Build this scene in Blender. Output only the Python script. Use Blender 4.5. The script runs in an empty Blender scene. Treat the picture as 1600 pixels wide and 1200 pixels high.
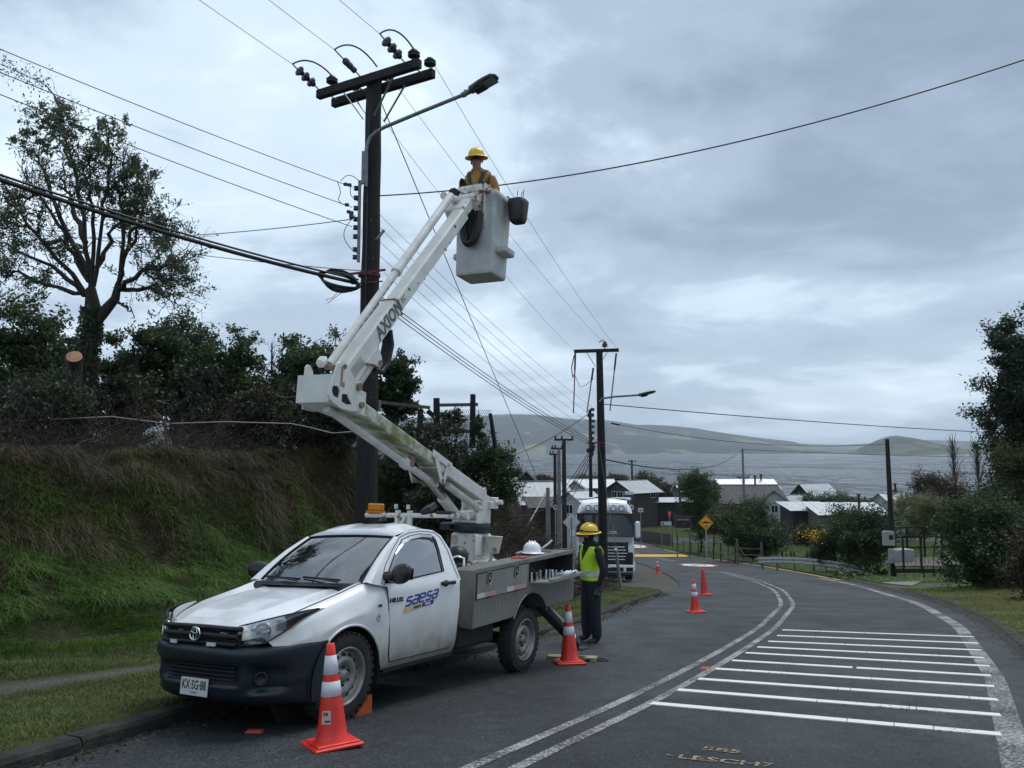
import bpy, math, random
import numpy as np
from mathutils import Vector, Matrix
random.seed(7); RNG = np.random.default_rng(7)
C = bpy.context.scene; COL = C.collection

# ---------------------------------------------------------------- camera
FPX, TH, CZ = 1202.0, math.radians(5.04), 1.38
cd = bpy.data.cameras.new('camera'); cam = bpy.data.objects.new('camera', cd); COL.objects.link(cam)
cam.location = (0, 0, CZ); cam.rotation_euler = (math.pi/2 + TH, 0, 0)
cd.sensor_width = 36; cd.lens = 36*FPX/1600; cd.clip_start = 0.05; cd.clip_end = 40000
C.camera = cam

# ---------------------------------------------------------------- sky, sun, exposure
SUN_EL, SUN_AZ = math.radians(62), math.radians(35)     # azimuth measured from +Y towards +X
def make_world():
    w = bpy.data.worlds.new('World'); C.world = w; w.use_nodes = True
    nt = w.node_tree; nt.nodes.clear(); N = nt.nodes.new; K = nt.links.new
    out = N('ShaderNodeOutputWorld'); bg = N('ShaderNodeBackground'); bg.inputs[1].default_value = 0.1
    K(bg.outputs[0], out.inputs[0])
    sky = N('ShaderNodeTexSky'); sky.sky_type = 'NISHITA'; sky.sun_disc = False
    sky.sun_elevation = SUN_EL; sky.sun_rotation = SUN_AZ; sky.air_density = 1.0; sky.dust_density = 1.5
    tc = N('ShaderNodeTexCoord'); sep = N('ShaderNodeSeparateXYZ'); K(tc.outputs['Generated'], sep.inputs[0])
    def math_(op, a, b=None, c=None):
        n = N('ShaderNodeMath'); n.operation = op
        for i, v in enumerate((a, b, c)):
            if v is None: continue
            if isinstance(v, (int, float)): n.inputs[i].default_value = v
            else: K(v, n.inputs[i])
        return n.outputs[0]
    zc = math_('MAXIMUM', sep.outputs[2], 0.0)
    den = math_('ADD', zc, 0.16)
    cx = math_('DIVIDE', sep.outputs[0], den); cy = math_('DIVIDE', sep.outputs[1], den)
    cmb = N('ShaderNodeCombineXYZ'); K(cx, cmb.inputs[0]); K(cy, cmb.inputs[1])
    def noise(sc, det, rough, off, dist=0.0):
        mp = N('ShaderNodeMapping'); mp.inputs['Location'].default_value = off; K(cmb.outputs[0], mp.inputs[0])
        n = N('ShaderNodeTexNoise'); n.inputs['Scale'].default_value = sc; n.inputs['Detail'].default_value = det
        n.inputs['Roughness'].default_value = rough; n.inputs['Distortion'].default_value = dist
        K(mp.outputs[0], n.inputs['Vector']); return n.outputs[0]
    def ramp(fac, stops):
        r = N('ShaderNodeValToRGB'); el = r.color_ramp.elements; r.color_ramp.interpolation = 'EASE'
        while len(el) < len(stops): el.new(0.5)
        for e, (p, c) in zip(el, stops): e.position = p; e.color = (*c, 1)
        K(fac, r.inputs[0]); return r.outputs[0]
    big = noise(0.55, 7, 0.55, SKY_OFF1, 0.3); fine = noise(1.3, 9, 0.58, SKY_OFF2, 0.4)
    dens = math_('ADD', math_('MULTIPLY', big, 0.64), math_('MULTIPLY', fine, 0.36))
    cloud = ramp(dens, SKY_STOPS)
    # a cloud sheet is thinner and paler towards the horizon
    low = ramp(zc, [(0.0, (0.34, 0.34, 0.34)), (0.10, (0.26, 0.26, 0.26)), (0.34, (0, 0, 0)), (1, (0, 0, 0))])
    mixl = N('ShaderNodeMixRGB'); K(low, mixl.inputs[0]); K(cloud, mixl.inputs[1]); mixl.inputs[2].default_value = SKY_LOW
    mix = N('ShaderNodeMixRGB'); cov = ramp(dens, [(0.30, (0.9, 0.9, 0.9)), (0.5, (0.97, 0.97, 0.97)), (1, (0.97, 0.97, 0.97))])
    K(cov, mix.inputs[0]); K(sky.outputs[0], mix.inputs[1]); K(mixl.outputs[0], mix.inputs[2])
    K(mix.outputs[0], bg.inputs[0])
SKY_OFF1 = (14.28, 4.22, 0); SKY_OFF2 = (16.63, 11.47, 0)
SKY_STOPS = [(0.37, (7.6, 8.9, 9.9)), (0.455, (5.3, 6.4, 7.5)), (0.53, (3.2, 4.0, 5.05)), (0.63, (2.1, 2.75, 3.65))]
SKY_LOW = (5.4, 6.6, 7.7, 1)
make_world()
sd = bpy.data.lights.new('sun', 'SUN'); sd.energy = 1.4; sd.angle = math.radians(25); sd.color = (1.0, 0.97, 0.93)
sun = bpy.data.objects.new('sun', sd); COL.objects.link(sun)
_sv = Vector((math.sin(SUN_AZ)*math.cos(SUN_EL), math.cos(SUN_AZ)*math.cos(SUN_EL), math.sin(SUN_EL)))
sun.rotation_euler = _sv.to_track_quat('Z', 'Y').to_euler()
C.view_settings.view_transform = 'Standard'; C.view_settings.look = 'None'
C.view_settings.exposure = 0.52; C.view_settings.gamma = 1.0; C.view_settings.use_curve_mapping = False
C.cycles.max_bounces = 6; C.cycles.diffuse_bounces = 3; C.cycles.glossy_bounces = 3; C.cycles.transparent_max_bounces = 12
C.cycles.volume_bounces = 1; C.cycles.use_denoising = True

# ---------------------------------------------------------------- measuring helpers (pixel of the 1600 x 1200 photograph -> place in the world)
LAKE_Z = -12.2
def gz(y):
    y = np.asarray(y, float)
    z = -(0.13*y - 0.00022*y*y)
    f = np.maximum(y-70, 0); z = np.where(y > 70, -8.022 - 1.57*(1-np.exp(-f/18)) - 0.012*f, z)
    return z - 0.05*np.maximum(y-215, 0)
def ray(px, py):
    u = (px-800)/FPX; v = (600-py)/FPX
    return np.array([u, math.cos(TH)-v*math.sin(TH), math.sin(TH)+v*math.cos(TH)])
def P(px, py, d):
    r = ray(px, py); return Vector(np.array([0, 0, CZ]) + r*(d/r[1]))
def G(px, py, off=0.0):
    r = ray(px, py); t0 = 1.0
    f = lambda t: CZ + r[2]*t - float(gz(r[1]*t)) - off
    t1 = t0
    while f(t1) > 0 and t1 < 600: t0 = t1; t1 = t1*1.02 + 0.02
    for _ in range(40):
        m = (t0+t1)/2
        if f(m) > 0: t0 = m
        else: t1 = m
    return Vector((r[0]*t0, r[1]*t0, float(gz(r[1]*t0)) + off))

# ---------------------------------------------------------------- object helpers
ORG = {}
def thing(name, label, cat, loc=(0, 0, 0), group=None, matrix=None):
    e = bpy.data.objects.new(name, None); COL.objects.link(e); e.empty_display_size = 0.2
    if matrix is not None: e.matrix_world = matrix; ORG[e.name] = Vector((0, 0, 0))
    else: e.location = loc; ORG[e.name] = Vector(loc)
    e['label'] = label; e['category'] = cat
    if group: e['group'] = group
    return e
def tag(o, label, cat, group=None):
    o['label'] = label; o['category'] = cat
    if group: o['group'] = group
    return o
def dup(root, loc, rotz=None, label=None, name=None):
    r = root.copy(); COL.objects.link(r); r.location = loc
    if rotz is not None: r.rotation_euler = (0, 0, rotz)
    if label: r['label'] = label
    for ch in list(root.children):
        c = ch.copy(); COL.objects.link(c); c.parent = r
        for g in ch.children:
            d = g.copy(); COL.objects.link(d); d.parent = c
    return r
def frame_of(axis, up=(0, 0, 1)):
    a = Vector(axis).normalized(); u = Vector(up)
    if abs(a.dot(u.normalized())) > 0.99: u = Vector((1, 0, 0))
    s = a.cross(u).normalized(); u = s.cross(a).normalized()
    return a, s, u
class MB:
    def __init__(self): self.v = []; self.f = []; self.m = []; self.s = []
    def add(self, vs, fs, mi=0, sm=False):
        b = len(self.v); self.v += [tuple(x) for x in vs]
        for f in fs: self.f.append(tuple(b+i for i in f)); self.m.append(mi); self.s.append(sm)
        return self
    def box(self, c, size, rot=None, mi=0, bev=0.0):
        sx, sy, sz = (a/2 for a in size); R = rot if rot is not None else Matrix.Identity(3); c = Vector(c)
        if bev <= 0:
            vs = [c + R @ Vector((x*sx, y*sy, z*sz)) for z in (-1, 1) for x, y in ((-1, -1), (1, -1), (1, 1), (-1, 1))]
            return self.add(vs, [(3, 2, 1, 0), (4, 5, 6, 7), (0, 1, 5, 4), (1, 2, 6, 5), (2, 3, 7, 6), (3, 0, 4, 7)], mi)
        b = min(bev, sx*.9, sy*.9, sz*.9); pts = []; idx = {}
        def vid(p):
            k = tuple(round(q, 6) for q in p)
            if k not in idx: idx[k] = len(pts); pts.append(c + R @ Vector(p))
            return idx[k]
        fs = []
        S = (sx, sy, sz)
        for ax in range(3):
            u, w = (ax+1) % 3, (ax+2) % 3
            for sg in (-1, 1):
                q = []
                for a, d in ((-1, -1), (1, -1), (1, 1), (-1, 1)):
                    p = [0, 0, 0]; p[ax] = sg*S[ax]; p[u] = a*(S[u]-b); p[w] = d*(S[w]-b); q.append(vid(p))
                fs.append(tuple(q if sg > 0 else q[::-1]))
        for ax in range(3):
            u, w = (ax+1) % 3, (ax+2) % 3
            for a in (-1, 1):
                for d in (-1, 1):
                    q = []
                    for e, k in ((-1, 0), (1, 0), (1, 1), (-1, 1)):
                        p = [0, 0, 0]; p[ax] = e*(S[ax]-b)
                        if k == 0: p[u] = a*S[u]; p[w] = d*(S[w]-b)
                        else: p[u] = a*(S[u]-b); p[w] = d*S[w]
                        q.append(vid(p))
                    fs.append(tuple(q if a*d < 0 else q[::-1]))
        for a in (-1, 1):
            for d in (-1, 1):
                for e in (-1, 1):
                    q = [vid((a*sx, d*(sy-b), e*(sz-b))), vid((a*(sx-b), d*sy, e*(sz-b))), vid((a*(sx-b), d*(sy-b), e*sz))]
                    fs.append(tuple(q if a*d*e > 0 else q[::-1]))
        return self.add(pts, fs, mi)
    def bar(self, p0, p1, w, t, up=(0, 0, 1), mi=0, bev=0.0):      # a squared bar from p0 to p1, w sideways and t along up
        p0 = Vector(p0); p1 = Vector(p1); a, s, u = frame_of(p1-p0, up)
        return self.box((p0+p1)/2, ((p1-p0).length, w, t), Matrix((a, s, u)).transposed(), mi, bev)
    def cyl(self, p0, p1, r0, r1=None, n=12, mi=0, caps=True, sm=True):
        r1 = r0 if r1 is None else r1; p0 = Vector(p0); p1 = Vector(p1); a, s, u = frame_of(p1-p0)
        vs = [p + (s*math.cos(t)+u*math.sin(t))*r for p, r in ((p0, r0), (p1, r1)) for t in (2*math.pi*i/n for i in range(n))]
        self.add(vs, [(i, i+n, (i+1) % n+n, (i+1) % n) for i in range(n)], mi, sm)
        if caps: self.add(vs[:n], [tuple(range(n))], mi); self.add(vs[n:], [tuple(range(n-1, -1, -1))], mi)
        return self
    def tube(self, pts, r, n=8, mi=0, caps=True, sm=True):
        pts = [Vector(p) for p in pts]; L = len(pts); rs = r if isinstance(r, (list, tuple)) else [r]*L
        vs = []; prev = None
        for i, p in enumerate(pts):
            d = (pts[min(i+1, L-1)] - pts[max(i-1, 0)])
            if d.length < 1e-9: d = Vector((0, 0, 1))
            d.normalize()
            if prev is None: _, s, u = frame_of(d)
            else:
                s = prev - d*prev.dot(d)
                if s.length < 1e-6: _, s, u = frame_of(d)
                s.normalize(); u = s.cross(d).normalized()
            prev = s
            vs += [p + (s*math.cos(t)+u*math.sin(t))*rs[i] for t in (2*math.pi*k/n for k in range(n))]
        fs = [(i*n+k, (i+1)*n+k, (i+1)*n+(k+1) % n, i*n+(k+1) % n) for i in range(L-1) for k in range(n)]
        self.add(vs, fs, mi, sm)
        if caps: self.add(vs[:n], [tuple(range(n))], mi); self.add(vs[-n:], [tuple(range(n-1, -1, -1))], mi)
        return self
    def lathe(self, prof, org, axis=(0, 0, 1), n=24, mi=0, sm=True, up=(1, 0, 0)):   # prof: (radius, height)
        a, s, u = frame_of(axis, up); o = Vector(org)
        vs = [o + a*hh + (s*math.cos(t)+u*math.sin(t))*r for r, hh in prof for t in (2*math.pi*k/n for k in range(n))]
        fs = [(i*n+k, i*n+(k+1) % n, (i+1)*n+(k+1) % n, (i+1)*n+k) for i in range(len(prof)-1) for k in range(n)]
        return self.add(vs, fs, mi, sm)
    def prism(self, poly, org, ax, ay, depth, mi=0, bothsides=True):  # extrude a 2-D outline along ax x ay
        o = Vector(org); ax = Vector(ax); ay = Vector(ay); nrm = ax.cross(ay).normalized()
        n = len(poly); A = [o+ax*x+ay*y for x, y in poly]; B = [p+nrm*depth for p in A]
        self.add(A+B, [tuple(range(n-1, -1, -1)), tuple(range(n, 2*n))] + [(i, (i+1) % n, (i+1) % n+n, i+n) for i in range(n)], mi)
        return self
    def grid(self, rows, mi=0, sm=True, flip=False):                   # rows of points
        R, K = len(rows), len(rows[0]); vs = [p for r in rows for p in r]
        fs = [(i*K+k, i*K+k+1, (i+1)*K+k+1, (i+1)*K+k) for i in range(R-1) for k in range(K-1)]
        if flip: fs = [f[::-1] for f in fs]
        return self.add(vs, fs, mi, sm)
    def ball(self, c, r, n=12, mi=0):
        rx, ry, rz = (r, r, r) if not isinstance(r, (tuple, list)) else r; c = Vector(c); k = n//2+1; rows = []
        for i in range(k):
            a = math.pi*i/(k-1)
            rows.append([c+Vector((rx*math.sin(a)*math.cos(b), ry*math.sin(a)*math.sin(b), -rz*math.cos(a))) for b in (2*math.pi*j/n for j in range(n+1))])
        return self.grid(rows, mi, True)
    def build(self, name, mats, parent=None, org=None, mod=None):
        if not isinstance(mats, (list, tuple)): mats = [mats]
        base = ORG[parent.name] if parent is not None else Vector(org if org is not None else (0, 0, 0))
        V = np.array(self.v, dtype=np.float64) - np.array(base)
        me = bpy.data.meshes.new(name); me.from_pydata(V.tolist(), [], self.f)
        for m in mats: me.materials.append(m)
        me.polygons.foreach_set('material_index', self.m); me.polygons.foreach_set('use_smooth', self.s)
        me.validate(); me.update()
        o = bpy.data.objects.new(name, me); COL.objects.link(o)
        if parent is not None: o.parent = parent
        else: o.location = base
        ORG[o.name] = base
        return o
def mesh_np(name, V, F, mats, parent=None, org=None, mi=None, smooth=False, attrs=None):   # large meshes straight from arrays (all faces quads or all triangles)
    base = ORG[parent.name] if parent is not None else Vector(org if org is not None else (0, 0, 0))
    V = np.asarray(V, np.float32) - np.array(base, np.float32); F = np.asarray(F, np.int32); k = F.shape[1]
    me = bpy.data.meshes.new(name); me.vertices.add(len(V)); me.vertices.foreach_set('co', V.ravel())
    me.loops.add(F.size); me.loops.foreach_set('vertex_index', F.ravel())
    me.polygons.add(len(F)); me.polygons.foreach_set('loop_start', np.arange(0, F.size, k, dtype=np.int32))
    me.polygons.foreach_set('loop_total', np.full(len(F), k, np.int32))
    for m in (mats if isinstance(mats, (list, tuple)) else [mats]): me.materials.append(m)
    if mi is not None: me.polygons.foreach_set('material_index', np.asarray(mi, np.int32))
    me.polygons.foreach_set('use_smooth', np.full(len(F), smooth, bool))
    for an, av in (attrs or {}).items():
        a = me.attributes.new(an, 'FLOAT', 'POINT'); a.data.foreach_set('value', np.asarray(av, np.float32))
    me.update(calc_edges=True)
    o = bpy.data.objects.new(name, me); COL.objects.link(o)
    if parent is not None: o.parent = parent
    else: o.location = base
    ORG[o.name] = base
    return o

# ---------------------------------------------------------------- materials
def srgb(r, g, b): return tuple(((c/255/12.92) if c/255 <= 0.04045 else ((c/255+0.055)/1.055)**2.4) for c in (r, g, b))
MATS = {}
def mat(name, col, rough=0.6, metal=0.0, var=0.0, vs=8.0, bump=0.0, bs=60.0, col2=None, thr=None, spec=0.5, coat=0.0, mscale=(1, 1, 1), emit=None, det=6.0, gen=False, trans=0.0):
    """principled material; optional second colour mixed in by noise (var strength or threshold), optional bump"""
    if name in MATS: return MATS[name]
    m = bpy.data.materials.new(name); m.use_nodes = True; nt = m.node_tree; N = nt.nodes.new; K = nt.links.new
    b = nt.nodes['Principled BSDF']; b.inputs['Base Color'].default_value = (*col, 1); b.inputs['Roughness'].default_value = rough
    b.inputs['Metallic'].default_value = metal; b.inputs['Specular IOR Level'].default_value = spec
    if coat: b.inputs['Coat Weight'].default_value = coat; b.inputs['Coat Roughness'].default_value = 0.05
    if emit: b.inputs['Emission Color'].default_value = (*emit[0], 1); b.inputs['Emission Strength'].default_value = emit[1]
    if trans: b.inputs['Transmission Weight'].default_value = trans
    def coords():
        tc = N('ShaderNodeTexCoord'); mp = N('ShaderNodeMapping'); mp.inputs['Scale'].default_value = mscale
        K(tc.outputs['Object'], mp.inputs[0]); return mp.outputs[0]
    co = coords() if (var or col2 or bump) else None
    if col2 or var:
        n = N('ShaderNodeTexNoise'); n.inputs['Scale'].default_value = vs; n.inputs['Detail'].default_value = det; n.inputs['Roughness'].default_value = 0.62
        K(co, n.inputs['Vector'])
        r = N('ShaderNodeValToRGB'); el = r.color_ramp.elements
        c2 = col2 if col2 else tuple(c*(1-var) for c in col)
        c1 = col if col2 else tuple(min(1, c*(1+var)) for c in col)
        lo, hi = thr if thr else (0.32, 0.68)
        el[0].position = lo; el[0].color = (*c2, 1); el[1].position = hi; el[1].color = (*c1, 1)
        K(n.outputs[0], r.inputs[0]); K(r.outputs[0], b.inputs['Base Color'])
    if bump:
        n2 = N('ShaderNodeTexNoise'); n2.inputs['Scale'].default_value = bs; n2.inputs['Detail'].default_value = 4; K(co, n2.inputs['Vector'])
        bp = N('ShaderNodeBump'); bp.inputs['Strength'].default_value = bump; bp.inputs['Distance'].default_value = 0.02
        K(n2.outputs[0], bp.inputs['Height']); K(bp.outputs[0], b.inputs['Normal'])
    MATS[name] = m; return m
def leaf_mat(name, c1, c2, rough=0.55, vs=0.8, trans=0.25):
    if name in MATS: return MATS[name]
    m = bpy.data.materials.new(name); m.use_nodes = True; nt = m.node_tree; N = nt.nodes.new; K = nt.links.new
    b = nt.nodes['Principled BSDF']; b.inputs['Roughness'].default_value = rough; b.inputs['Specular IOR Level'].default_value = 0.35
    g = N('ShaderNodeNewGeometry'); tc = N('ShaderNodeTexCoord')
    n = N('ShaderNodeTexNoise'); n.inputs['Scale'].default_value = vs; n.inputs['Detail'].default_value = 3; K(tc.outputs['Object'], n.inputs['Vector'])
    ad = N('ShaderNodeMath'); ad.operation = 'MULTIPLY_ADD'; K(g.outputs['Random Per Island'], ad.inputs[0]); ad.inputs[1].default_value = 0.5; K(n.outputs[0], ad.inputs[2])
    r = N('ShaderNodeValToRGB'); r.color_ramp.elements[0].position = 0.45; r.color_ramp.elements[0].color = (*c1, 1)
    r.color_ramp.elements[1].position = 1.05; r.color_ramp.elements[1].color = (*c2, 1); K(ad.outputs[0], r.inputs[0])
    K(r.outputs[0], b.inputs['Base Color'])
    if trans:
        tr = N('ShaderNodeBsdfTranslucent'); K(r.outputs[0], tr.inputs[0]); mx = N('ShaderNodeMixShader'); mx.inputs[0].default_value = trans
        K(b.outputs[0], mx.inputs[1]); K(tr.outputs[0], mx.inputs[2]); K(mx.outputs[0], nt.nodes['Material Output'].inputs[0])
    MATS[name] = m; return m
# ================================================================ GROUND, ROAD, LAKE, HILLS
def smooth(a, b, x):
    t = np.clip((np.asarray(x, float)-a)/(b-a), 0, 1); return t*t*(3-2*t)
def curve(pts, ext0=None, ext1=None):          # x as a function of y through measured places
    pts = sorted(pts, key=lambda p: p[1]); ys = np.array([p[1] for p in pts]); xs = np.array([p[0] for p in pts])
    def f(y):
        y = np.asarray(y, float); x = np.interp(y, ys, xs)
        s0 = (xs[1]-xs[0])/(ys[1]-ys[0]); s1 = (xs[-1]-xs[-2])/(ys[-1]-ys[-2])
        x = np.where(y < ys[0], xs[0]+s0*(y-ys[0]), x); return np.where(y > ys[-1], xs[-1]+s1*(y-ys[-1]), x)
    def g(y):                                   # softened
        y = np.asarray(y, float); w = 0.05*np.abs(y)+0.2
        return sum(f(y+w*k) for k in (-1, -.5, 0, .5, 1))/5
    return g
def gp(*px): return [tuple(G(*p))[:2] for p in px]
CENTRE = curve([(a-.18, b) for a, b in gp((815, 1200), (1017, 1102), (1102, 1055), (1165, 1016), (1214, 982), (1243, 945), (1227, 923), (1193, 909), (1153, 898))] + [(12.4, 52), (12.7, 66), (12.4, 80), (9.8, 130)])
EDGE_R = curve(gp((1590, 1190), (1555, 1060), (1500, 980), (1440, 945), (1340, 915), (1240, 895), (1185, 885)) + [(16.6, 62), (16.3, 76), (15.6, 90), (13.0, 130)])
_ky = gp((60, 1200), (310, 1120), (760, 1020), (930, 970), (1000, 940))
KERB_NEAR = curve(_ky + [(4.5, 25.0)])
def EDGE_L(y):                                  # left edge of the asphalt
    y = np.asarray(y, float); c = CENTRE(y) - 3.35
    return np.where(y < 20, KERB_NEAR(y), KERB_NEAR(20)*0 + (KERB_NEAR(y)*(1-smooth(20, 27, y)) + c*smooth(20, 27, y)))
def KERB(y):                                    # edge of the raised grass: follows the road, then turns back at the nose of the verge
    y = np.asarray(y, float); n = np.clip((y-22.5)/3.6, 0, 1)
    x = EDGE_L(y) - 1.1*(1-np.sqrt(np.clip(1-n*n, 0, 1)))
    x = np.where(y > 26.1, EDGE_L(26.1) - 1.1 - 1.15*(y-26.1), x)
    return np.where(y > 33, np.maximum(EDGE_L(26.1)-1.1-1.15*6.9, -6 + 0.25*(y-33)), x)
def TOE(y):                                     # foot of the bank
    y = np.asarray(y, float); return np.minimum(-6.9 + 0.5*(y-8.0), KERB(y)-2.6) - 0.9*smooth(24, 34, y)
def bank_top(y):                                # absolute height of the top of the bank
    y = np.asarray(y, float); t = smooth(18, 25, y); u = smooth(24.5, 33, y)
    return (1.25-0.75*t)*(1-u) + (gz(y)+0.5)*u
def hnoise(x, y, s, seed=0):
    x = np.asarray(x, float)/s; y = np.asarray(y, float)/s
    return (np.sin(1.7*x+2.3*np.sin(1.1*y+seed)+seed) + np.sin(2.1*y+1.9*np.sin(0.9*x+1.3*seed)+2*seed) + 0.6*np.sin(3.7*x-2.9*y+seed*3))/2.6
def ground(x, y):
    """height of the terrain sheet (road lies on it, verge stands a kerb higher, the bank rises to the left)"""
    x = np.asarray(x, float); y = np.asarray(y, float); b = gz(y); k = KERB(y); t = TOE(y); er = EDGE_R(y)+0.55
    z = b - 0.03
    d = k - x                                   # metres left of the kerb
    ver = b + 0.045 + 0.07*smooth(.17, .27, d) + 0.045*np.clip(d, 0, 3) + 0.02*hnoise(x, y, 0.7, 1)
    up = t - x                                  # metres left of the bank's foot
    top = np.maximum(bank_top(y), ver + 0.05)
    g = 0.30*smooth(-1.0, 1.6, up) + 0.70*smooth(1.1, 2.9, up + 0.25*hnoise(x*0.6, y, 0.9, 3))
    hz = ver*(1-g) + top*g + g*((0.26*hnoise(x, y, 1.1, 5) + 0.20*hnoise(x, y, 2.3, 14))*(g < .995) + 0.14*hnoise(x, y, 0.42, 9)) - 0.02*np.clip(up-4, 0, 100)
    z = np.where(d > 0.005, hz, z)
    r = x - er                                  # right verge
    rv = b + 0.10*(y < 33) + 0.02*hnoise(x, y, 0.8, 2)
    fall = -1.0*smooth(2.0, 9.0, r)*smooth(18, 45, y)*(1-smooth(60, 85, y)) - 1.3*smooth(9, 30, r)*smooth(40, 60, y)*(1-smooth(60, 85, y))
    z = np.where(r > 0.005, rv + fall + 0.25*smooth(0.5, 5, r)*(y < 40)*(1-smooth(16, 34, y)), z)
    return np.where(y > 215, np.minimum(z, b), z)
def gnd(x, y): return float(ground(x, y))
def on(x, y, up=0.0): return Vector((x, y, gnd(x, y)+up))

def terrain_mat():
    m = bpy.data.materials.new('verge_soil_and_turf'); m.use_nodes = True; nt = m.node_tree; N = nt.nodes.new; K = nt.links.new
    b = nt.nodes['Principled BSDF']; b.inputs['Roughness'].default_value = 0.95; b.inputs['Specular IOR Level'].default_value = 0.15
    tc = N('ShaderNodeTexCoord'); at = N('ShaderNodeAttribute'); at.attribute_name = 'dirt'; at2 = N('ShaderNodeAttribute'); at2.attribute_name = 'bank'
    def noi(s, d): n = N('ShaderNodeTexNoise'); n.inputs['Scale'].default_value = s; n.inputs['Detail'].default_value = d; K(tc.outputs['Object'], n.inputs['Vector']); return n.outputs[0]
    def ramp(f, st):
        r = N('ShaderNodeValToRGB'); el = r.color_ramp.elements
        while len(el) < len(st): el.new(.5)
        for e, (p, c) in zip(el, st): e.position = p; e.color = (*c, 1)
        K(f, r.inputs[0]); return r.outputs[0]
    grass = ramp(noi(1.3, 8), [(0.3, (0.030, 0.040, 0.010)), (0.5, (0.045, 0.062, 0.012)), (0.7, (0.075, 0.085, 0.022))])
    soil = ramp(noi(3.0, 9), [(0.3, (0.012, 0.010, 0.008)), (0.55, (0.030, 0.024, 0.017)), (0.75, (0.055, 0.046, 0.032))])
    grav = ramp(noi(40.0, 5), [(0.3, (0.05, 0.047, 0.043)), (0.55, (0.09, 0.085, 0.078)), (0.75, (0.17, 0.16, 0.15))])
    m1 = N('ShaderNodeMixRGB'); K(at2.outputs['Fac'], m1.inputs[0]); K(grass, m1.inputs[1]); K(soil, m1.inputs[2])
    ad = N('ShaderNodeMath'); ad.operation = 'MULTIPLY_ADD'; K(noi(2.5, 6), ad.inputs[0]); ad.inputs[1].default_value = 1.2; ad.inputs[2].default_value = -0.6
    a2 = N('ShaderNodeMath'); a2.operation = 'ADD'; a2.use_clamp = True; K(at.outputs['Fac'], a2.inputs[0])
    mu = N('ShaderNodeMath'); mu.operation = 'MULTIPLY'; K(ad.outputs[0], mu.inputs[0]); K(at.outputs['Fac'], mu.inputs[1]); K(mu.outputs[0], a2.inputs[1])
    m2 = N('ShaderNodeMixRGB'); K(a2.outputs[0], m2.inputs[0]); K(m1.outputs[0], m2.inputs[1]); K(grav, m2.inputs[2]); K(m2.outputs[0], b.inputs['Base Color'])
    bp = N('ShaderNodeBump'); bp.inputs['Strength'].default_value = 0.8; bp.inputs['Distance'].default_value = 0.05; K(noi(18, 6), bp.inputs['Height']); K(bp.outputs[0], b.inputs['Normal'])
    return m
def path_d(x, y):                                # worn footpath along the left verge
    return np.abs((KERB(y) - 1.75 + 0.15*np.sin(y*0.7)) - x)
def build_ground():
    ys = np.concatenate([np.arange(-12, 36, 0.25), np.arange(36, 70, 0.8), np.arange(70, 150, 2.5), np.arange(150, 330, 8.0)])
    rows = []
    for y in ys:
        k = float(KERB(y)); t = float(TOE(y)); e = float(EDGE_R(y))+0.55
        left = np.concatenate([[-260, -140, -80, -50, -34], np.linspace(t-13, t-3.4, 16), np.linspace(t-3.2, t+1.2, 26), np.linspace(t+1.4, k-0.27, 13), [k-0.175, k-0.01]])
        right = np.concatenate([np.linspace(e+0.01, e+6, 22), np.linspace(e+6.6, e+26, 14), [e+34, e+50, e+80, e+140, e+260]])
        rows.append(np.concatenate([left, [k, e], right]))
    X = np.array(rows); Y = np.repeat(ys[:, None], X.shape[1], 1); Z = ground(X, Y); nl = 61
    d = np.zeros_like(X); kk = KERB(Y)
    d = np.where(X >= kk-1e-6, 1.0, d)                                      # bare strip beside the asphalt
    d = np.where(X < kk-0.005, np.clip(1-path_d(X, Y)/0.32, 0, 1)*(Y < 24) + 0.35*np.clip(1-(kk-X)/0.28, 0, 1), d)
    rr = X-(EDGE_R(Y)+0.55)
    d = np.where(rr > 0.005, np.clip(1-rr/0.3, 0, 1)*0.8 + 0.95*np.exp(-((Y-27.5)/2.0)**2)*(rr < 5.5), d)
    bank = np.where(X < TOE(Y)+0.6, 0.85, 0.25)
    R_, K_ = X.shape; V = np.stack([X, Y, Z], -1).reshape(-1, 3)
    i = np.arange(R_-1)[:, None]*K_ + np.arange(K_-1)[None]; F = np.stack([i, i+1, i+K_+1, i+K_], -1).reshape(-1, 4)
    o = mesh_np('ground', V, F, terrain_mat(), smooth=True, attrs={'dirt': d.ravel(), 'bank': bank.ravel()}); o['kind'] = 'structure'
build_ground()

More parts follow.
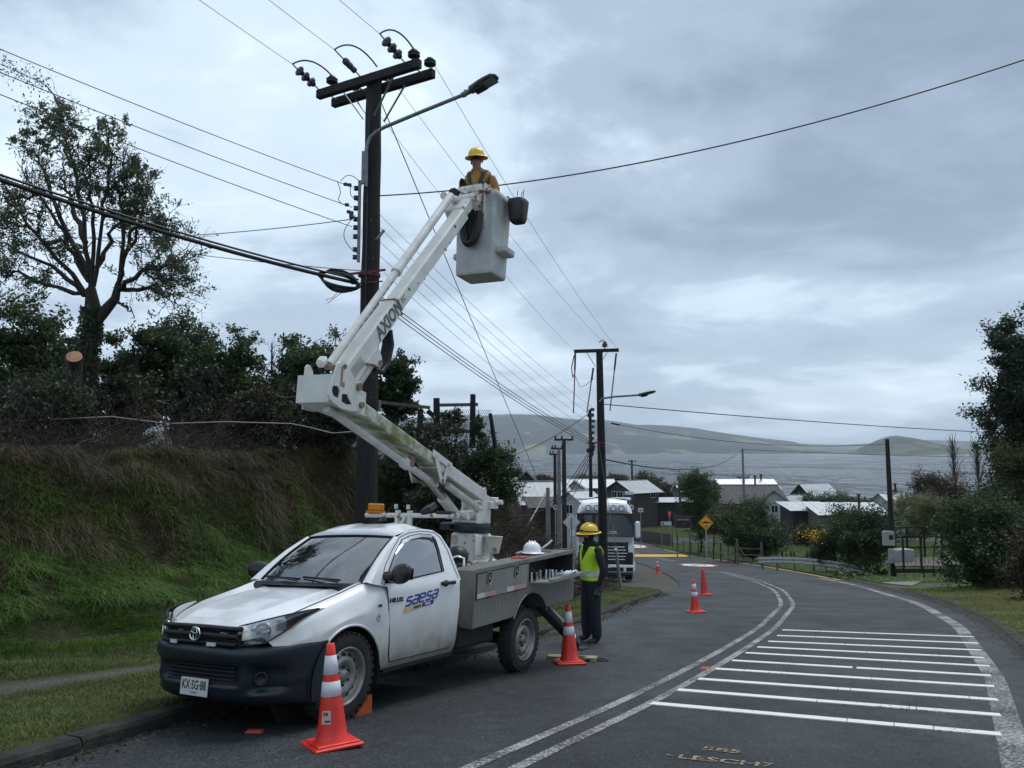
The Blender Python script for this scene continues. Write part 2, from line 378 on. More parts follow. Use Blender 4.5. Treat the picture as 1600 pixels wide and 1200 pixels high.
def road_mat():
    m = bpy.data.materials.new('worn_asphalt'); m.use_nodes = True; nt = m.node_tree; N = nt.nodes.new; K = nt.links.new
    b = nt.nodes['Principled BSDF']; tc = N('ShaderNodeTexCoord')
    def noi(s, d, r=0.6, sc=None):
        n = N('ShaderNodeTexNoise'); n.inputs['Scale'].default_value = s; n.inputs['Detail'].default_value = d; n.inputs['Roughness'].default_value = r
        if sc: mp = N('ShaderNodeMapping'); mp.inputs['Scale'].default_value = sc; mp.inputs['Rotation'].default_value = (0, 0, 0.5); K(tc.outputs['Object'], mp.inputs[0]); K(mp.outputs[0], n.inputs['Vector'])
        else: K(tc.outputs['Object'], n.inputs['Vector'])
        return n.outputs[0]
    def ramp(f, st):
        r = N('ShaderNodeValToRGB'); el = r.color_ramp.elements
        while len(el) < len(st): el.new(.5)
        for e, (p, c) in zip(el, st): e.position = p; e.color = (c*.95, c, c*1.04, 1)
        K(f, r.inputs[0]); return r.outputs[0]
    base = ramp(noi(0.55, 9, 0.65, (1, 0.35, 1)), [(0.32, 0.015), (0.5, 0.025), (0.68, 0.044)])
    grit = ramp(noi(48, 6, 0.85), [(0.38, 0.25), (0.5, 0.8), (0.58, 1.9), (0.66, 5.0)])
    wear = ramp(noi(7, 7, 0.7), [(0.35, 0.72), (0.55, 1.0), (0.72, 1.35)])
    m1 = N('ShaderNodeMixRGB'); m1.blend_type = 'MULTIPLY'; m1.inputs[0].default_value = 1; K(base, m1.inputs[1]); K(grit, m1.inputs[2])
    m2 = N('ShaderNodeMixRGB'); m2.blend_type = 'MULTIPLY'; m2.inputs[0].default_value = 1; K(m1.outputs[0], m2.inputs[1]); K(wear, m2.inputs[2])
    vo = N('ShaderNodeTexVoronoi'); vo.feature = 'DISTANCE_TO_EDGE'; vo.inputs['Scale'].default_value = 0.33
    mpv = N('ShaderNodeMapping'); K(tc.outputs['Object'], mpv.inputs[0]); nv = N('ShaderNodeTexNoise'); nv.inputs['Scale'].default_value = 1.3; nv.inputs['Detail'].default_value = 6; K(tc.outputs['Object'], nv.inputs['Vector'])
    mv = N('ShaderNodeMixRGB'); mv.inputs[0].default_value = 0.35; K(tc.outputs['Object'], mv.inputs[1]); K(nv.outputs['Color'], mv.inputs[2]); K(mv.outputs[0], vo.inputs['Vector'])
    cr = ramp(vo.outputs['Distance'], [(0.0, 0.55), (0.006, 1.0), (1.0, 1.0)])
    m3 = N('ShaderNodeMixRGB'); m3.blend_type = 'MULTIPLY'; m3.inputs[0].default_value = 0.8; K(m2.outputs[0], m3.inputs[1]); K(cr, m3.inputs[2])
    K(m3.outputs[0], b.inputs['Base Color'])
    rr = ramp(noi(1.2, 6, 0.6), [(0.3, 0.62), (0.7, 0.85)]); K(rr, b.inputs['Roughness']); b.inputs['Specular IOR Level'].default_value = 0.35
    bp = N('ShaderNodeBump'); bp.inputs['Strength'].default_value = 0.55; bp.inputs['Distance'].default_value = 0.006; K(noi(95, 3, 0.7), bp.inputs['Height']); K(bp.outputs[0], b.inputs['Normal'])
    return m
M_ROAD = road_mat()
def strip(name, xl, xr, y0, y1, dz, m, n=2, parent=None, step=None, zf=gz):
    ys = np.arange(y0, y1+1e-6, step) if step else np.concatenate([np.arange(y0, min(y1, 40), 0.35), np.arange(max(y0, 40), y1, 1.5), [y1]])
    ys = ys[(ys >= y0) & (ys <= y1)]
    a = xl(ys); c = xr(ys); rows = np.stack([a + (c-a)*k/(n-1) for k in range(n)], 1)
    V = np.stack([rows, np.repeat(ys[:, None], n, 1), np.repeat(zf(ys)[:, None]+dz, n, 1)], -1).reshape(-1, 3)
    i = np.arange(len(ys)-1)[:, None]*n + np.arange(n-1)[None]; F = np.stack([i, i+1, i+n+1, i+n], -1).reshape(-1, 4)
    return mesh_np(name, V, F, m, parent=parent, smooth=True)
road = strip('road', EDGE_L, lambda y: EDGE_R(y)+0.54, -12, 190, 0.004, M_ROAD, n=9); road['kind'] = 'structure'

def paint_mat(name, col, wear=0.5, sc=60, rough=0.75):
    m = bpy.data.materials.new(name); m.use_nodes = True; nt = m.node_tree; N = nt.nodes.new; K = nt.links.new
    b = nt.nodes['Principled BSDF']; b.inputs['Roughness'].default_value = rough; b.inputs['Specular IOR Level'].default_value = 0.3
    tc = N('ShaderNodeTexCoord'); n = N('ShaderNodeTexNoise'); n.inputs['Scale'].default_value = sc; n.inputs['Detail'].default_value = 7; n.inputs['Roughness'].default_value = 0.75
    n2 = N('ShaderNodeTexNoise'); n2.inputs['Scale'].default_value = 1.6; n2.inputs['Detail'].default_value = 5
    K(tc.outputs['Object'], n.inputs['Vector']); K(tc.outputs['Object'], n2.inputs['Vector'])
    ad = N('ShaderNodeMath'); ad.operation = 'MULTIPLY_ADD'; K(n2.outputs[0], ad.inputs[0]); ad.inputs[1].default_value = 0.45; K(n.outputs[0], ad.inputs[2])
    r = N('ShaderNodeValToRGB'); e = r.color_ramp.elements; e[0].position = wear-0.06+0.22; e[0].color = (0.045, 0.045, 0.047, 1); e[1].position = wear+0.08+0.22; e[1].color = (*col, 1)
    K(ad.outputs[0], r.inputs[0]); K(r.outputs[0], b.inputs['Base Color']); return m
M_WORN = paint_mat('worn_white_road_paint', (0.34, 0.34, 0.33), 0.51, 40)
M_STRIP = paint_mat('white_rumble_paint', (0.66, 0.66, 0.62), 0.33, 30)
M_YEL = paint_mat('yellow_road_paint', (0.55, 0.36, 0.05), 0.34, 20)
M_RED = paint_mat('red_road_paint', (0.45, 0.08, 0.05), 0.34, 20)
M_FAINT = paint_mat('faded_yellow_survey_paint', (0.36, 0.28, 0.15), 0.54, 30)
def off(f, d): return lambda y: f(y)+d
for d in (-0.155, 0.155):
    strip('centre_line', off(CENTRE, d-0.055), off(CENTRE, d+0.055), -6, 43, 0.008, M_WORN, parent=road); strip('centre_line', off(CENTRE, d-0.055), off(CENTRE, d+0.055), 60, 84, 0.008, M_WORN, parent=road)
strip('edge_line', off(EDGE_R, -0.115), off(EDGE_R, 0.115), -6, 36, 0.008, M_WORN, parent=road)
SL = [(1017, 1100), (1059, 1079), (1091, 1062), (1118, 1046), (1144, 1033), (1165, 1021), (1183, 1012), (1200, 1003), (1214, 994), (1222, 985)]
SR = [(1565, 1149), (1564, 1119), (1560, 1095), (1554, 1074), (1549, 1057), (1547, 1042), (1538, 1029), (1534, 1017), (1529, 1006), (1522, 996)]
for k, (a, c) in enumerate(zip(SL, SR)):
    A = G(*a); B = G(*c); cuts = sorted([0, 1] + [RNG.uniform(0.08, 0.92) for _ in range(3)]); mb = MB(); L = (B-A).length
    u = (B-A).normalized(); w = Vector((-u.y, u.x, 0)).normalized()
    for c0, c1 in zip(cuts[:-1], cuts[1:]):
        if (c1-c0)*L < 0.05: continue
        p = A + u*(c0*L+0.003); q = A + u*(c1*L-0.003); j = RNG.uniform(-0.004, 0.004)
        hw = 0.066; vs = []
        for e, s in ((p, -1), (q, -1), (q, 1), (p, 1)):
            x = e + w*(s*hw+j); vs.append((x.x, x.y, float(gz(x.y))+0.013))
        lo = [(x, y, z-0.010) for x, y, z in vs]
        mb.add(vs+lo, [(0, 1, 2, 3), (4, 5, 1, 0), (5, 6, 2, 1), (6, 7, 3, 2), (7, 4, 0, 3)])
    mb.build('rumble_strip', M_STRIP, road)
def quad_on_road(name, corners, m, dz=0.008, parent=road, n=6):
    A, B, Cc, D = [Vector((*c, 0)) for c in corners]; rows = []
    for i in range(n+1):
        l = A.lerp(D, i/n); r = B.lerp(Cc, i/n); rows.append([Vector((p.x, p.y, float(gz(p.y))+dz)) for p in (l.lerp(r, j/n) for j in range(n+1))])
    return MB().grid(rows).build(name, m, parent)
def ring_on_road(name, c, rx, ry, m, dz, inner=0.0, n=32):
    mb = MB(); o = []; i_ = []
    for k in range(n):
        t = 2*math.pi*k/n; x = c[0]+rx*math.cos(t); y = c[1]+ry*math.sin(t); o.append((x, y, float(gz(y))+dz))
        x = c[0]+rx*inner*math.cos(t); y = c[1]+ry*inner*math.sin(t); i_.append((x, y, float(gz(y))+dz))
    if inner: mb.add(o+i_, [(k, (k+1) % n, (k+1) % n+n, k+n) for k in range(n)])
    else: mb.add(o, [tuple(range(n))])
    return mb.build(name, m, road)
def text_mesh(name, s, size, m, parent=None, M=None, ext=0.0, org=None, shear=0.0, align='CENTER', bold=0.0, sx=1.0):
    cu = bpy.data.curves.new(name, 'FONT'); cu.body = s; cu.size = size; cu.extrude = ext; cu.align_x = align; cu.align_y = 'CENTER'; cu.shear = shear; cu.offset = bold; cu.resolution_u = 2
    t = bpy.data.objects.new(name+'_tmp', cu); COL.objects.link(t); dg = bpy.context.evaluated_depsgraph_get(); dg.update()
    me = bpy.data.meshes.new_from_object(t.evaluated_get(dg)); bpy.data.objects.remove(t); me.name = name
    if sx != 1.0: me.transform(Matrix.Diagonal((sx, 1, 1, 1)))
    if M is not None: me.transform(M)
    base = ORG[parent.name] if parent is not None else Vector((0, 0, 0)); me.transform(Matrix.Translation(-base))
    me.materials.clear(); me.materials.append(m); o = bpy.data.objects.new(name, me); COL.objects.link(o)
    if parent is not None: o.parent = parent
    ORG[o.name] = base; return o
def road_text(s, c, size, m, ang, stretch=1.0, dz=0.009):
    o = text_mesh('painted_lettering', s, size, m, None, Matrix.Translation((c[0], c[1], 0)) @ Matrix.Rotation(ang, 4, 'Z') @ Matrix.Diagonal((1, stretch, 1, 1)), bold=size*0.02)
    me = o.data
    for v in me.vertices: v.co.z = float(gz(v.co.y)) + dz
    o.parent = road; return o
# speed hump with its yellow paint, the two speed roundels, the yellow line by the kerb
hy = 73.0
def hump_z(ys): return gz(ys) + 0.10*np.clip(1-((ys-hy)/2.0)**2, 0, 1)
hump = strip('speed_hump', off(EDGE_L, 0.05), off(EDGE_R, -0.35), hy-2, hy+2, 0.012, M_YEL, n=3, parent=road, step=0.25, zf=hump_z)
for cy, cx in ((53.0, 12.6), (88.0, 14.0)):
    ring_on_road('speed_roundel_ring', (cx, cy), 1.2, 2.6, M_RED, 0.008, 0.84); ring_on_road('speed_roundel', (cx, cy), 1.0, 2.15, M_STRIP, 0.009)
    road_text('30', (cx, cy), 1.2, mat('black_road_paint', (0.03, 0.03, 0.03), 0.8), 0, 2.2, 0.014)
strip('yellow_edge_line', off(EDGE_R, 0.36), off(EDGE_R, 0.52), 34, 84, 0.009, M_YEL, parent=road)
_c = G(1115, 1187); _a = math.atan2(*( (lambda d: (d.y, d.x))(G(1300, 1122)-G(1017, 1100)) ))
road_text('585', G(1128, 1174)[:2], 0.19, M_FAINT, _a, 0.8); road_text('LESCH', G(1122, 1190)[:2], 0.19, M_FAINT, _a, 0.8); road_text('-', G(1047, 1181)[:2], 0.16, M_FAINT, _a); road_text('7', G(1200, 1197)[:2], 0.14, M_FAINT, _a)
# red cat's eyes on the road
for k, p in enumerate(((1103, 1045), (397, 1144))):
    g = G(*p, 0.004); mb = MB(); mb.add([g+Vector(v) for v in ((-.07, -.04, 0), (.07, -.04, 0), (.07, .04, 0), (-.07, .04, 0), (-.05, -.02, .018), (.05, -.02, .018), (.05, .02, .018), (-.05, .02, .018))], [(4, 5, 6, 7), (0, 1, 5, 4), (1, 2, 6, 5), (2, 3, 7, 6), (3, 0, 4, 7)])
    tag(mb.build('road_reflector', mat('red_plastic_reflector', (0.45, 0.05, 0.04), 0.5), org=g), ('red road stud beside the double centre line', 'flattened red reflector lying in front of the pickup bumper')[k], 'road stud')
# ---- kerbs: weathered concrete, cast in lengths
M_KERB = mat('mossy_kerb_concrete', (0.030, 0.029, 0.026), 0.95, col2=(0.007, 0.009, 0.006), vs=5, thr=(0.36, 0.66), bump=0.6, bs=40)
def kerb_piece(pts, w, hh, inward):
    """pts follow the road edge; the kerb lies on the inward side"""
    mb = MB(); rows = []
    for i, p in enumerate(pts):
        d = (pts[min(i+1, len(pts)-1)]-pts[max(i-1, 0)]); d.z = 0; d.normalize(); n = Vector((-d.y, d.x, 0))*inward
        q = p+n*w; zb = float(gz(p.y)); j = 0.006*math.sin(i*2.3)
        rows.append([Vector((p.x, p.y, zb-0.05)), Vector((p.x, p.y, zb+hh-0.03+j))+n*0.012, Vector((p.x, p.y, zb+hh+j))+n*0.04, Vector((q.x, q.y, zb+hh+0.004)), Vector((q.x, q.y, zb-0.05))])
    mb.grid(rows, sm=False, flip=inward > 0); mb.add(rows[0], [(0, 1, 2, 3, 4)]); mb.add(rows[-1], [(4, 3, 2, 1, 0)]); return mb
def kerb_run(f, y0, y1, inward, w=0.17, hh=0.125, gap=0.012, length=1.0, lbl=None):
    ys = np.arange(y0, y1, 0.02 if y1 < 40 else 0.1); xs = f(ys); P_ = np.stack([xs, ys], 1); s = np.concatenate([[0], np.cumsum(np.hypot(*np.diff(P_, axis=0).T))])
    k = struct_empty('kerb'); a = 0.0
    while a < s[-1]-0.2:
        L = length*RNG.uniform(0.95, 1.05); tt = np.linspace(a, min(a+L-gap, s[-1]), 6)
        pts = [Vector((np.interp(t, s, P_[:, 0]), np.interp(t, s, P_[:, 1]), 0)) for t in tt]
        kerb_piece(pts, w, hh, inward).build('kerb_stone', M_KERB, k); a += L
def struct_empty(name):
    e = bpy.data.objects.new(name, None); COL.objects.link(e); e['kind'] = 'structure'; ORG[e.name] = Vector((0, 0, 0)); return e
kerb_run(off(KERB, 0.0), 2.5, 26.1, 1, length=1.6, hh=.11)
kerb_run(KERB, 26.12, 31.5, 1, length=0.9)
kerb_run(off(EDGE_R, 0.55), 8.0, 24.5, -1, length=1.6)
kerb_run(off(EDGE_R, 0.55), 36, 90, -1, length=3.0, hh=0.10)

# ---------------------------------------------------------------- side road, lake, hills, haze
def side_road():
    rows = []
    for x in np.linspace(-30, 80, 56):
        yc = 96 + 0.06*(x-13); rows.append([Vector((x, yc+w, gnd(x, yc+w)+0.05)) for w in (-4, -2, 0, 2, 4)])
    o = MB().grid(rows, flip=False).build('side_road', M_ROAD); o['kind'] = 'structure'
side_road()
def lake():
    m = bpy.data.materials.new('choppy_lake_water'); m.use_nodes = True; nt = m.node_tree; N = nt.nodes.new; K = nt.links.new
    b = nt.nodes['Principled BSDF']; b.inputs['IOR'].default_value = 1.33; b.inputs['Roughness'].default_value = 0.14
    tc = N('ShaderNodeTexCoord')
    def noi(s, d, sc, r=0.6, dist=0.0):
        mp = N('ShaderNodeMapping'); mp.inputs['Scale'].default_value = sc; K(tc.outputs['Object'], mp.inputs[0])
        n = N('ShaderNodeTexNoise'); n.inputs['Scale'].default_value = s; n.inputs['Detail'].default_value = d; n.inputs['Roughness'].default_value = r; n.inputs['Distortion'].default_value = dist
        K(mp.outputs[0], n.inputs['Vector']); return n.outputs[0]
    n1 = noi(0.13, 8, (1, 0.45, 1), 0.70, 0.8); n2 = noi(0.03, 5, (1, 0.3, 1), 0.65, 0.6)
    ad = N('ShaderNodeMath'); ad.operation = 'MULTIPLY_ADD'; K(n2, ad.inputs[0]); ad.inputs[1].default_value = 2.2; K(n1, ad.inputs[2])
    bp = N('ShaderNodeBump'); bp.inputs['Strength'].default_value = 1.0; bp.inputs['Distance'].default_value = 10.0; K(ad.outputs[0], bp.inputs['Height']); K(bp.outputs[0], b.inputs['Normal'])
    st = noi(0.012, 14, (1, 0.55, 1), 0.80, 0.3); sr = N('ShaderNodeValToRGB'); se = sr.color_ramp.elements; se[0].position = 0.49; se[0].color = (0, 0, 0, 1); se[1].position = 0.60; se[1].color = (0.62, 0.62, 0.62, 1); K(st, sr.inputs[0])  # dark streaks put into the mix for wave faces that mirror less sky
    fo = noi(0.20, 9, (1, 0.30, 1), 0.72, 0.8); r = N('ShaderNodeValToRGB'); e = r.color_ramp.elements
    e[0].position = 0.54; e[0].color = (0.020, 0.028, 0.033, 1); e[1].position = 0.66; e[1].color = (0.42, 0.45, 0.47, 1); K(fo, r.inputs[0]); K(r.outputs[0], b.inputs['Base Color'])
    df = N('ShaderNodeBsdfDiffuse'); K(r.outputs[0], df.inputs[0]); mx = N('ShaderNodeMixShader'); K(sr.outputs[0], mx.inputs[0]); K(b.outputs[0], mx.inputs[1]); K(df.outputs[0], mx.inputs[2]); K(mx.outputs[0], nt.nodes['Material Output'].inputs[0])
    xs = [-7000, -3000, -1000, -300, 0, 300, 1000, 3000, 7000]; ys = [190, 240, 320, 450, 700, 1200, 2500, 5000, 9800]
    o = MB().grid([[Vector((x, y, LAKE_Z)) for x in xs] for y in ys]).build('lake', m); o['kind'] = 'structure'
lake()
def hill_mat(name, wood, field, thr, vs):
    m = bpy.data.materials.new(name); m.use_nodes = True; nt = m.node_tree; N = nt.nodes.new; K = nt.links.new
    b = nt.nodes['Principled BSDF']; b.inputs['Roughness'].default_value = 0.95; b.inputs['Specular IOR Level'].default_value = 0.1
    tc = N('ShaderNodeTexCoord'); mp = N('ShaderNodeMapping'); mp.inputs['Scale'].default_value = (1, 0.5, 2.2); K(tc.outputs['Object'], mp.inputs[0])
    n = N('ShaderNodeTexNoise'); n.inputs['Scale'].default_value = vs; n.inputs['Detail'].default_value = 6; n.inputs['Roughness'].default_value = 0.55; K(mp.outputs[0], n.inputs['Vector'])
    sp = N('ShaderNodeSeparateXYZ'); K(tc.outputs['Object'], sp.inputs[0])
    alt = N('ShaderNodeMath'); alt.operation = 'MULTIPLY_ADD'; K(sp.outputs[2], alt.inputs[0]); alt.inputs[1].default_value = -0.0002; K(n.outputs[0], alt.inputs[2])
    r = N('ShaderNodeValToRGB'); e = r.color_ramp.elements; e[0].position = thr; e[0].color = (*wood, 1); e[1].position = thr+0.012; e[1].color = (*field, 1); K(alt.outputs[0], r.inputs[0])
    n2 = N('ShaderNodeTexNoise'); n2.inputs['Scale'].default_value = 0.02; n2.inputs['Detail'].default_value = 6; K(tc.outputs['Object'], n2.inputs['Vector'])
    r2 = N('ShaderNodeValToRGB'); r2.color_ramp.elements[0].position = 0.35; r2.color_ramp.elements[0].color = (0.45, 0.45, 0.45, 1); r2.color_ramp.elements[1].position = 0.65; r2.color_ramp.elements[1].color = (1.3, 1.3, 1.3, 1); K(n2.outputs[0], r2.inputs[0])
    mx = N('ShaderNodeMixRGB'); mx.blend_type = 'MULTIPLY'; mx.inputs[0].default_value = 1; K(r.outputs[0], mx.inputs[1]); K(r2.outputs[0], mx.inputs[2]); K(mx.outputs[0], b.inputs['Base Color'])
    return m
def ridge(name, prof, d0, d1, m, seed, rough=14):
    """a range of hills: prof gives the skyline as (pixel x, pixel y) seen at distance d1"""
    px = np.array([p[0] for p in prof], float); py = np.array([p[1] for p in prof], float); rows = []
    xs = np.linspace(px[0], px[-1], 220); nz = 26; ph = np.random.default_rng(seed).uniform(0, 6.28, 12)
    for j in range(nz):
        t = j/(nz-1); y = d0 + (d1*1.15-d0)*t; row = []
        for q in xs:
            x = (q-800)/FPX*(d0+(d1-d0)*min(1, t*1.15)) ; hy_ = np.interp(q, px, py); H = (706-hy_)/FPX*d1 + CZ - LAKE_Z
            s = t/0.87; prof_ = math.sin(min(s, 1)*math.pi/2)**1.25 if s <= 1 else 1-0.5*(s-1)*5
            nn = sum(math.sin(x/(900/(k+1))+ph[k]+y/(700/(k+1))+ph[k+5])*0.5**k for k in range(5))
            n3 = sum(math.sin(x/(260/(k+1))+ph[k+3]+y/(330/(k+1))+ph[k])*.6**k for k in range(4)); z = LAKE_Z + H*prof_*(1+.035*n3) + nn*rough*min(1, H/120)*math.sin(min(1, s)*math.pi)
            row.append(Vector((x, y, max(z, LAKE_Z-3) if t > 0 else LAKE_Z-3)))
        rows.append(row)
    o = MB().grid(rows).build(name, m); o['kind'] = 'structure'; return o
M_HILL = hill_mat('wooded_hillside', (0.016, 0.026, 0.018), (0.15, 0.155, 0.07), 0.535, 0.0028)
ridge('hills', [(-500, 700), (0, 668), (400, 650), (640, 646), (760, 646), (840, 645), (900, 648), (960, 654), (1010, 661), (1060, 664), (1110, 668), (1180, 678), (1230, 685), (1270, 690), (1300, 698), (1330, 708)], 5600, 7600, M_HILL, 1)
ridge('hills', [(1120, 708), (1200, 694), (1300, 692), (1380, 694), (1440, 690), (1500, 686), (1600, 688), (1800, 690), (2200, 700)], 8200, 9300, hill_mat('distant_hillside', (0.022, 0.032, 0.018), (0.12, 0.12, 0.06), 0.56, 0.0012), 2, 8)
ridge('hills', [(1388, 709.5), (1400, 704), (1420, 694), (1436, 686), (1452, 680), (1464, 678), (1480, 680), (1500, 684), (1530, 692), (1560, 700), (1610, 709)], 3900, 4300, hill_mat('grassy_headland', (0.028, 0.042, 0.018), (0.085, 0.10, 0.042), 0.50, 0.004), 3, 5)
HAZE_DENS = 0.00008
def haze():
    m = bpy.data.materials.new('damp_air'); m.use_nodes = True; nt = m.node_tree; nt.nodes.clear()
    o = nt.nodes.new('ShaderNodeOutputMaterial'); v = nt.nodes.new('ShaderNodeVolumePrincipled'); v.inputs['Color'].default_value = (0.80, 0.87, 0.97, 1); v.inputs['Density'].default_value = HAZE_DENS; v.inputs['Anisotropy'].default_value = 0.0
    nt.links.new(v.outputs[0], o.inputs['Volume'])
    h_ = MB().box((0, 4700, 190), (15000, 10400, 490)).build('haze', m); h_['kind'] = 'stuff'; h_['label'] = 'pale damp air over the lake'
haze()
# ================================================================ BUCKET TRUCK
YAW, PIT = math.radians(-119.92157), math.radians(4.6); TO = Vector((-2.16300513, 7.05116295, -0.85509155))
_h = Vector((math.cos(YAW)*math.cos(PIT), math.sin(YAW)*math.cos(PIT), math.sin(PIT))); _l = Vector((0, 0, 1)).cross(_h).normalized(); _u = _h.cross(_l)
TM = Matrix((_h, _l, _u)).transposed().to_4x4(); TM.translation = TO
def T2W(p): return TM @ Vector(p)
M_WHITE = mat('white_van_paint', (0.78, 0.79, 0.80), 0.28, col2=(0.70, 0.70, 0.69), vs=2.0, thr=(0.3, 0.5), coat=0.6)
def dirty_white():
    """white paint with road dirt splashed up from the sills and round the arches"""
    m = bpy.data.materials.new('white_paint_with_road_dirt'); m.use_nodes = True; nt = m.node_tree; N = nt.nodes.new; K = nt.links.new; b = nt.nodes['Principled BSDF']
    b.inputs['Roughness'].default_value = 0.3; b.inputs['Coat Weight'].default_value = 0.5; b.inputs['Coat Roughness'].default_value = 0.06
    tc = N('ShaderNodeTexCoord'); sp = N('ShaderNodeSeparateXYZ'); K(tc.outputs['Object'], sp.inputs[0])
    n = N('ShaderNodeTexNoise'); n.inputs['Scale'].default_value = 5; n.inputs['Detail'].default_value = 9; n.inputs['Roughness'].default_value = 0.7; K(tc.outputs['Object'], n.inputs['Vector'])
    a = N('ShaderNodeMath'); a.operation = 'MULTIPLY_ADD'; K(n.outputs[0], a.inputs[0]); a.inputs[1].default_value = -0.55; K(sp.outputs[2], a.inputs[2])
    r = N('ShaderNodeValToRGB'); e = r.color_ramp.elements; e[0].position = 0.10; e[0].color = (0.27, 0.245, 0.20, 1); e[1].position = 0.62; e[1].color = (0.78, 0.79, 0.80, 1)
    x = e.new(0.30); x.color = (0.56, 0.54, 0.50, 1); K(a.outputs[0], r.inputs[0]); K(r.outputs[0], b.inputs['Base Color']); return m
M_DIRTY = dirty_white()
M_BUMP = mat('navy_black_bumper_plastic', (0.008, 0.015, 0.025), 0.40, col2=(0.014, 0.021, 0.030), vs=3)
M_BLACK = mat('black_plastic', (0.012, 0.012, 0.013), 0.5); M_RUB = mat('tyre_rubber', (0.018, 0.018, 0.018), 0.85, col2=(0.035, 0.032, 0.028), vs=9, bump=0.3, bs=50)
M_GAP = mat('shadow_gap_rubber', (0.01, 0.01, 0.01), 0.9); M_UNDER = mat('dirty_black_chassis', (0.016, 0.015, 0.014), 0.8)
M_RIM = mat('silver_steel_wheel', (0.36, 0.35, 0.33), 0.45, metal=0.6, col2=(0.20, 0.19, 0.17), vs=6); M_CHROME = mat('chrome', (0.75, 0.76, 0.78), 0.12, metal=1.0)
M_ALU = mat('dull_aluminium', (0.36, 0.355, 0.34), 0.46, metal=0.55, col2=(0.25, 0.24, 0.22), vs=4); M_TREAD = mat('dirty_tread_plate', (0.27, 0.265, 0.25), 0.5, metal=0.5, col2=(0.17, 0.165, 0.15), vs=3)
M_BAR = mat('worn_tread_bars', (0.42, 0.41, 0.38), 0.4, metal=0.6); M_STEEL = mat('zinc_steel', (0.55, 0.56, 0.57), 0.3, metal=0.9)
def glass_mat(name, tint, refl=0.10, rough=0.02):
    m = bpy.data.materials.new(name); m.use_nodes = True; nt = m.node_tree; nt.nodes.clear(); N = nt.nodes.new; K = nt.links.new
    o = N('ShaderNodeOutputMaterial'); t = N('ShaderNodeBsdfTransparent'); t.inputs[0].default_value = (*tint, 1); g = N('ShaderNodeBsdfGlossy'); g.inputs['Roughness'].default_value = rough
    f = N('ShaderNodeFresnel'); f.inputs['IOR'].default_value = 1.5; a = N('ShaderNodeMath'); a.operation = 'ADD'; a.use_clamp = True; K(f.outputs[0], a.inputs[0]); a.inputs[1].default_value = refl
    mx = N('ShaderNodeMixShader'); K(a.outputs[0], mx.inputs[0]); K(t.outputs[0], mx.inputs[1]); K(g.outputs[0], mx.inputs[2]); K(mx.outputs[0], o.inputs[0]); return m
M_GLASS = glass_mat('windscreen_glass', (0.42, 0.46, 0.46), 0.24); M_SIDEGL = glass_mat('side_window_glass', (0.35, 0.38, 0.38), 0.42); M_LENS = glass_mat('headlight_lens', (0.9, 0.92, 0.95), 0.08)
truck = thing('bucket_truck', 'white pickup bucket truck with its boom raised beside the wooden pole', 'truck', matrix=TM)
def TB(mb, name, m, parent=truck): return mb.build(name, m, parent)
# ---- front part: bonnet and wings as one lofted skin
def lerpt(x, tab): return float(np.interp(x, [t[0] for t in tab], [t[1] for t in tab]))
ZS = [(-0.62, 1.085), (-0.4, 1.108), (-0.2, 1.087), (0, 1.035), (.36, .955), (.6, .885), (.78, .825), (.86, .79)]
ZCn = [(-0.62, 1.10), (-.5, 1.085), (-.3, 1.075), (0, 1.045), (.3, 1.00), (.6, .935), (.78, .88), (.86, .835)]
def noseY(x): return 0.88*max(0.0, 1-max(0.0, (x-.22)/.66)**2.3)**.27
def archz(x, c=0.0, r=.425, zc=.355, z0=.36):
    return max(z0, zc+math.sqrt(max(0, r*r-(x-c)**2))) if abs(x-c) < r else z0
def sect(x, z0):
    k = max(noseY(x), 0.02)/.88; dq = 1-.8*min(1, max(0, (x-.70)/.08)); zc, zs = lerpt(x, ZCn), lerpt(x, ZS)
    sec = [(0, zc), (.22, zc-.003), (.40, zc-.008), (.47, zc-.004), (.60, zc-.03+.4*(zs-zc)*.3), (.70, zs+.012), (.775, zs-.005), (.83, zs-.045), (.862, zs-.025-.075*dq), (.88, zs-.03-.15*dq)]
    zt = zs-.03-.15*dq; z0 = min(z0, zt-.004)
    for t in (.2, .4, .6, .8, 1.0):
        z = zt+(z0-zt)*t; y = .885 + .012*math.exp(-((x)/.45)**2)*(1 if z > .5 else .7) - .03*max(0, (.5-z)/.15)
        sec.append((y, z))
    return [(x, y*k, z) for y, z in sec]
def z0f(x): return archz(x) if x < .43 else .66+.15*min(1, max(0, (x-.70)/.08))
bm_ = MB()
for sg in (1, -1):
    xs = list(np.linspace(-.52, -.43, 3)) + list(np.linspace(-.42, .42, 36)) + list(np.linspace(.44, .80, 16)) + [.83, .85, .865, .875]
    rows = [[Vector((p[0], p[1]*sg, p[2])) for p in sect(x, z0f(x))] for x in xs]; bm_.grid(rows, 0, True, flip=sg > 0)
TB(bm_, 'bonnet_and_wings', M_DIRTY)
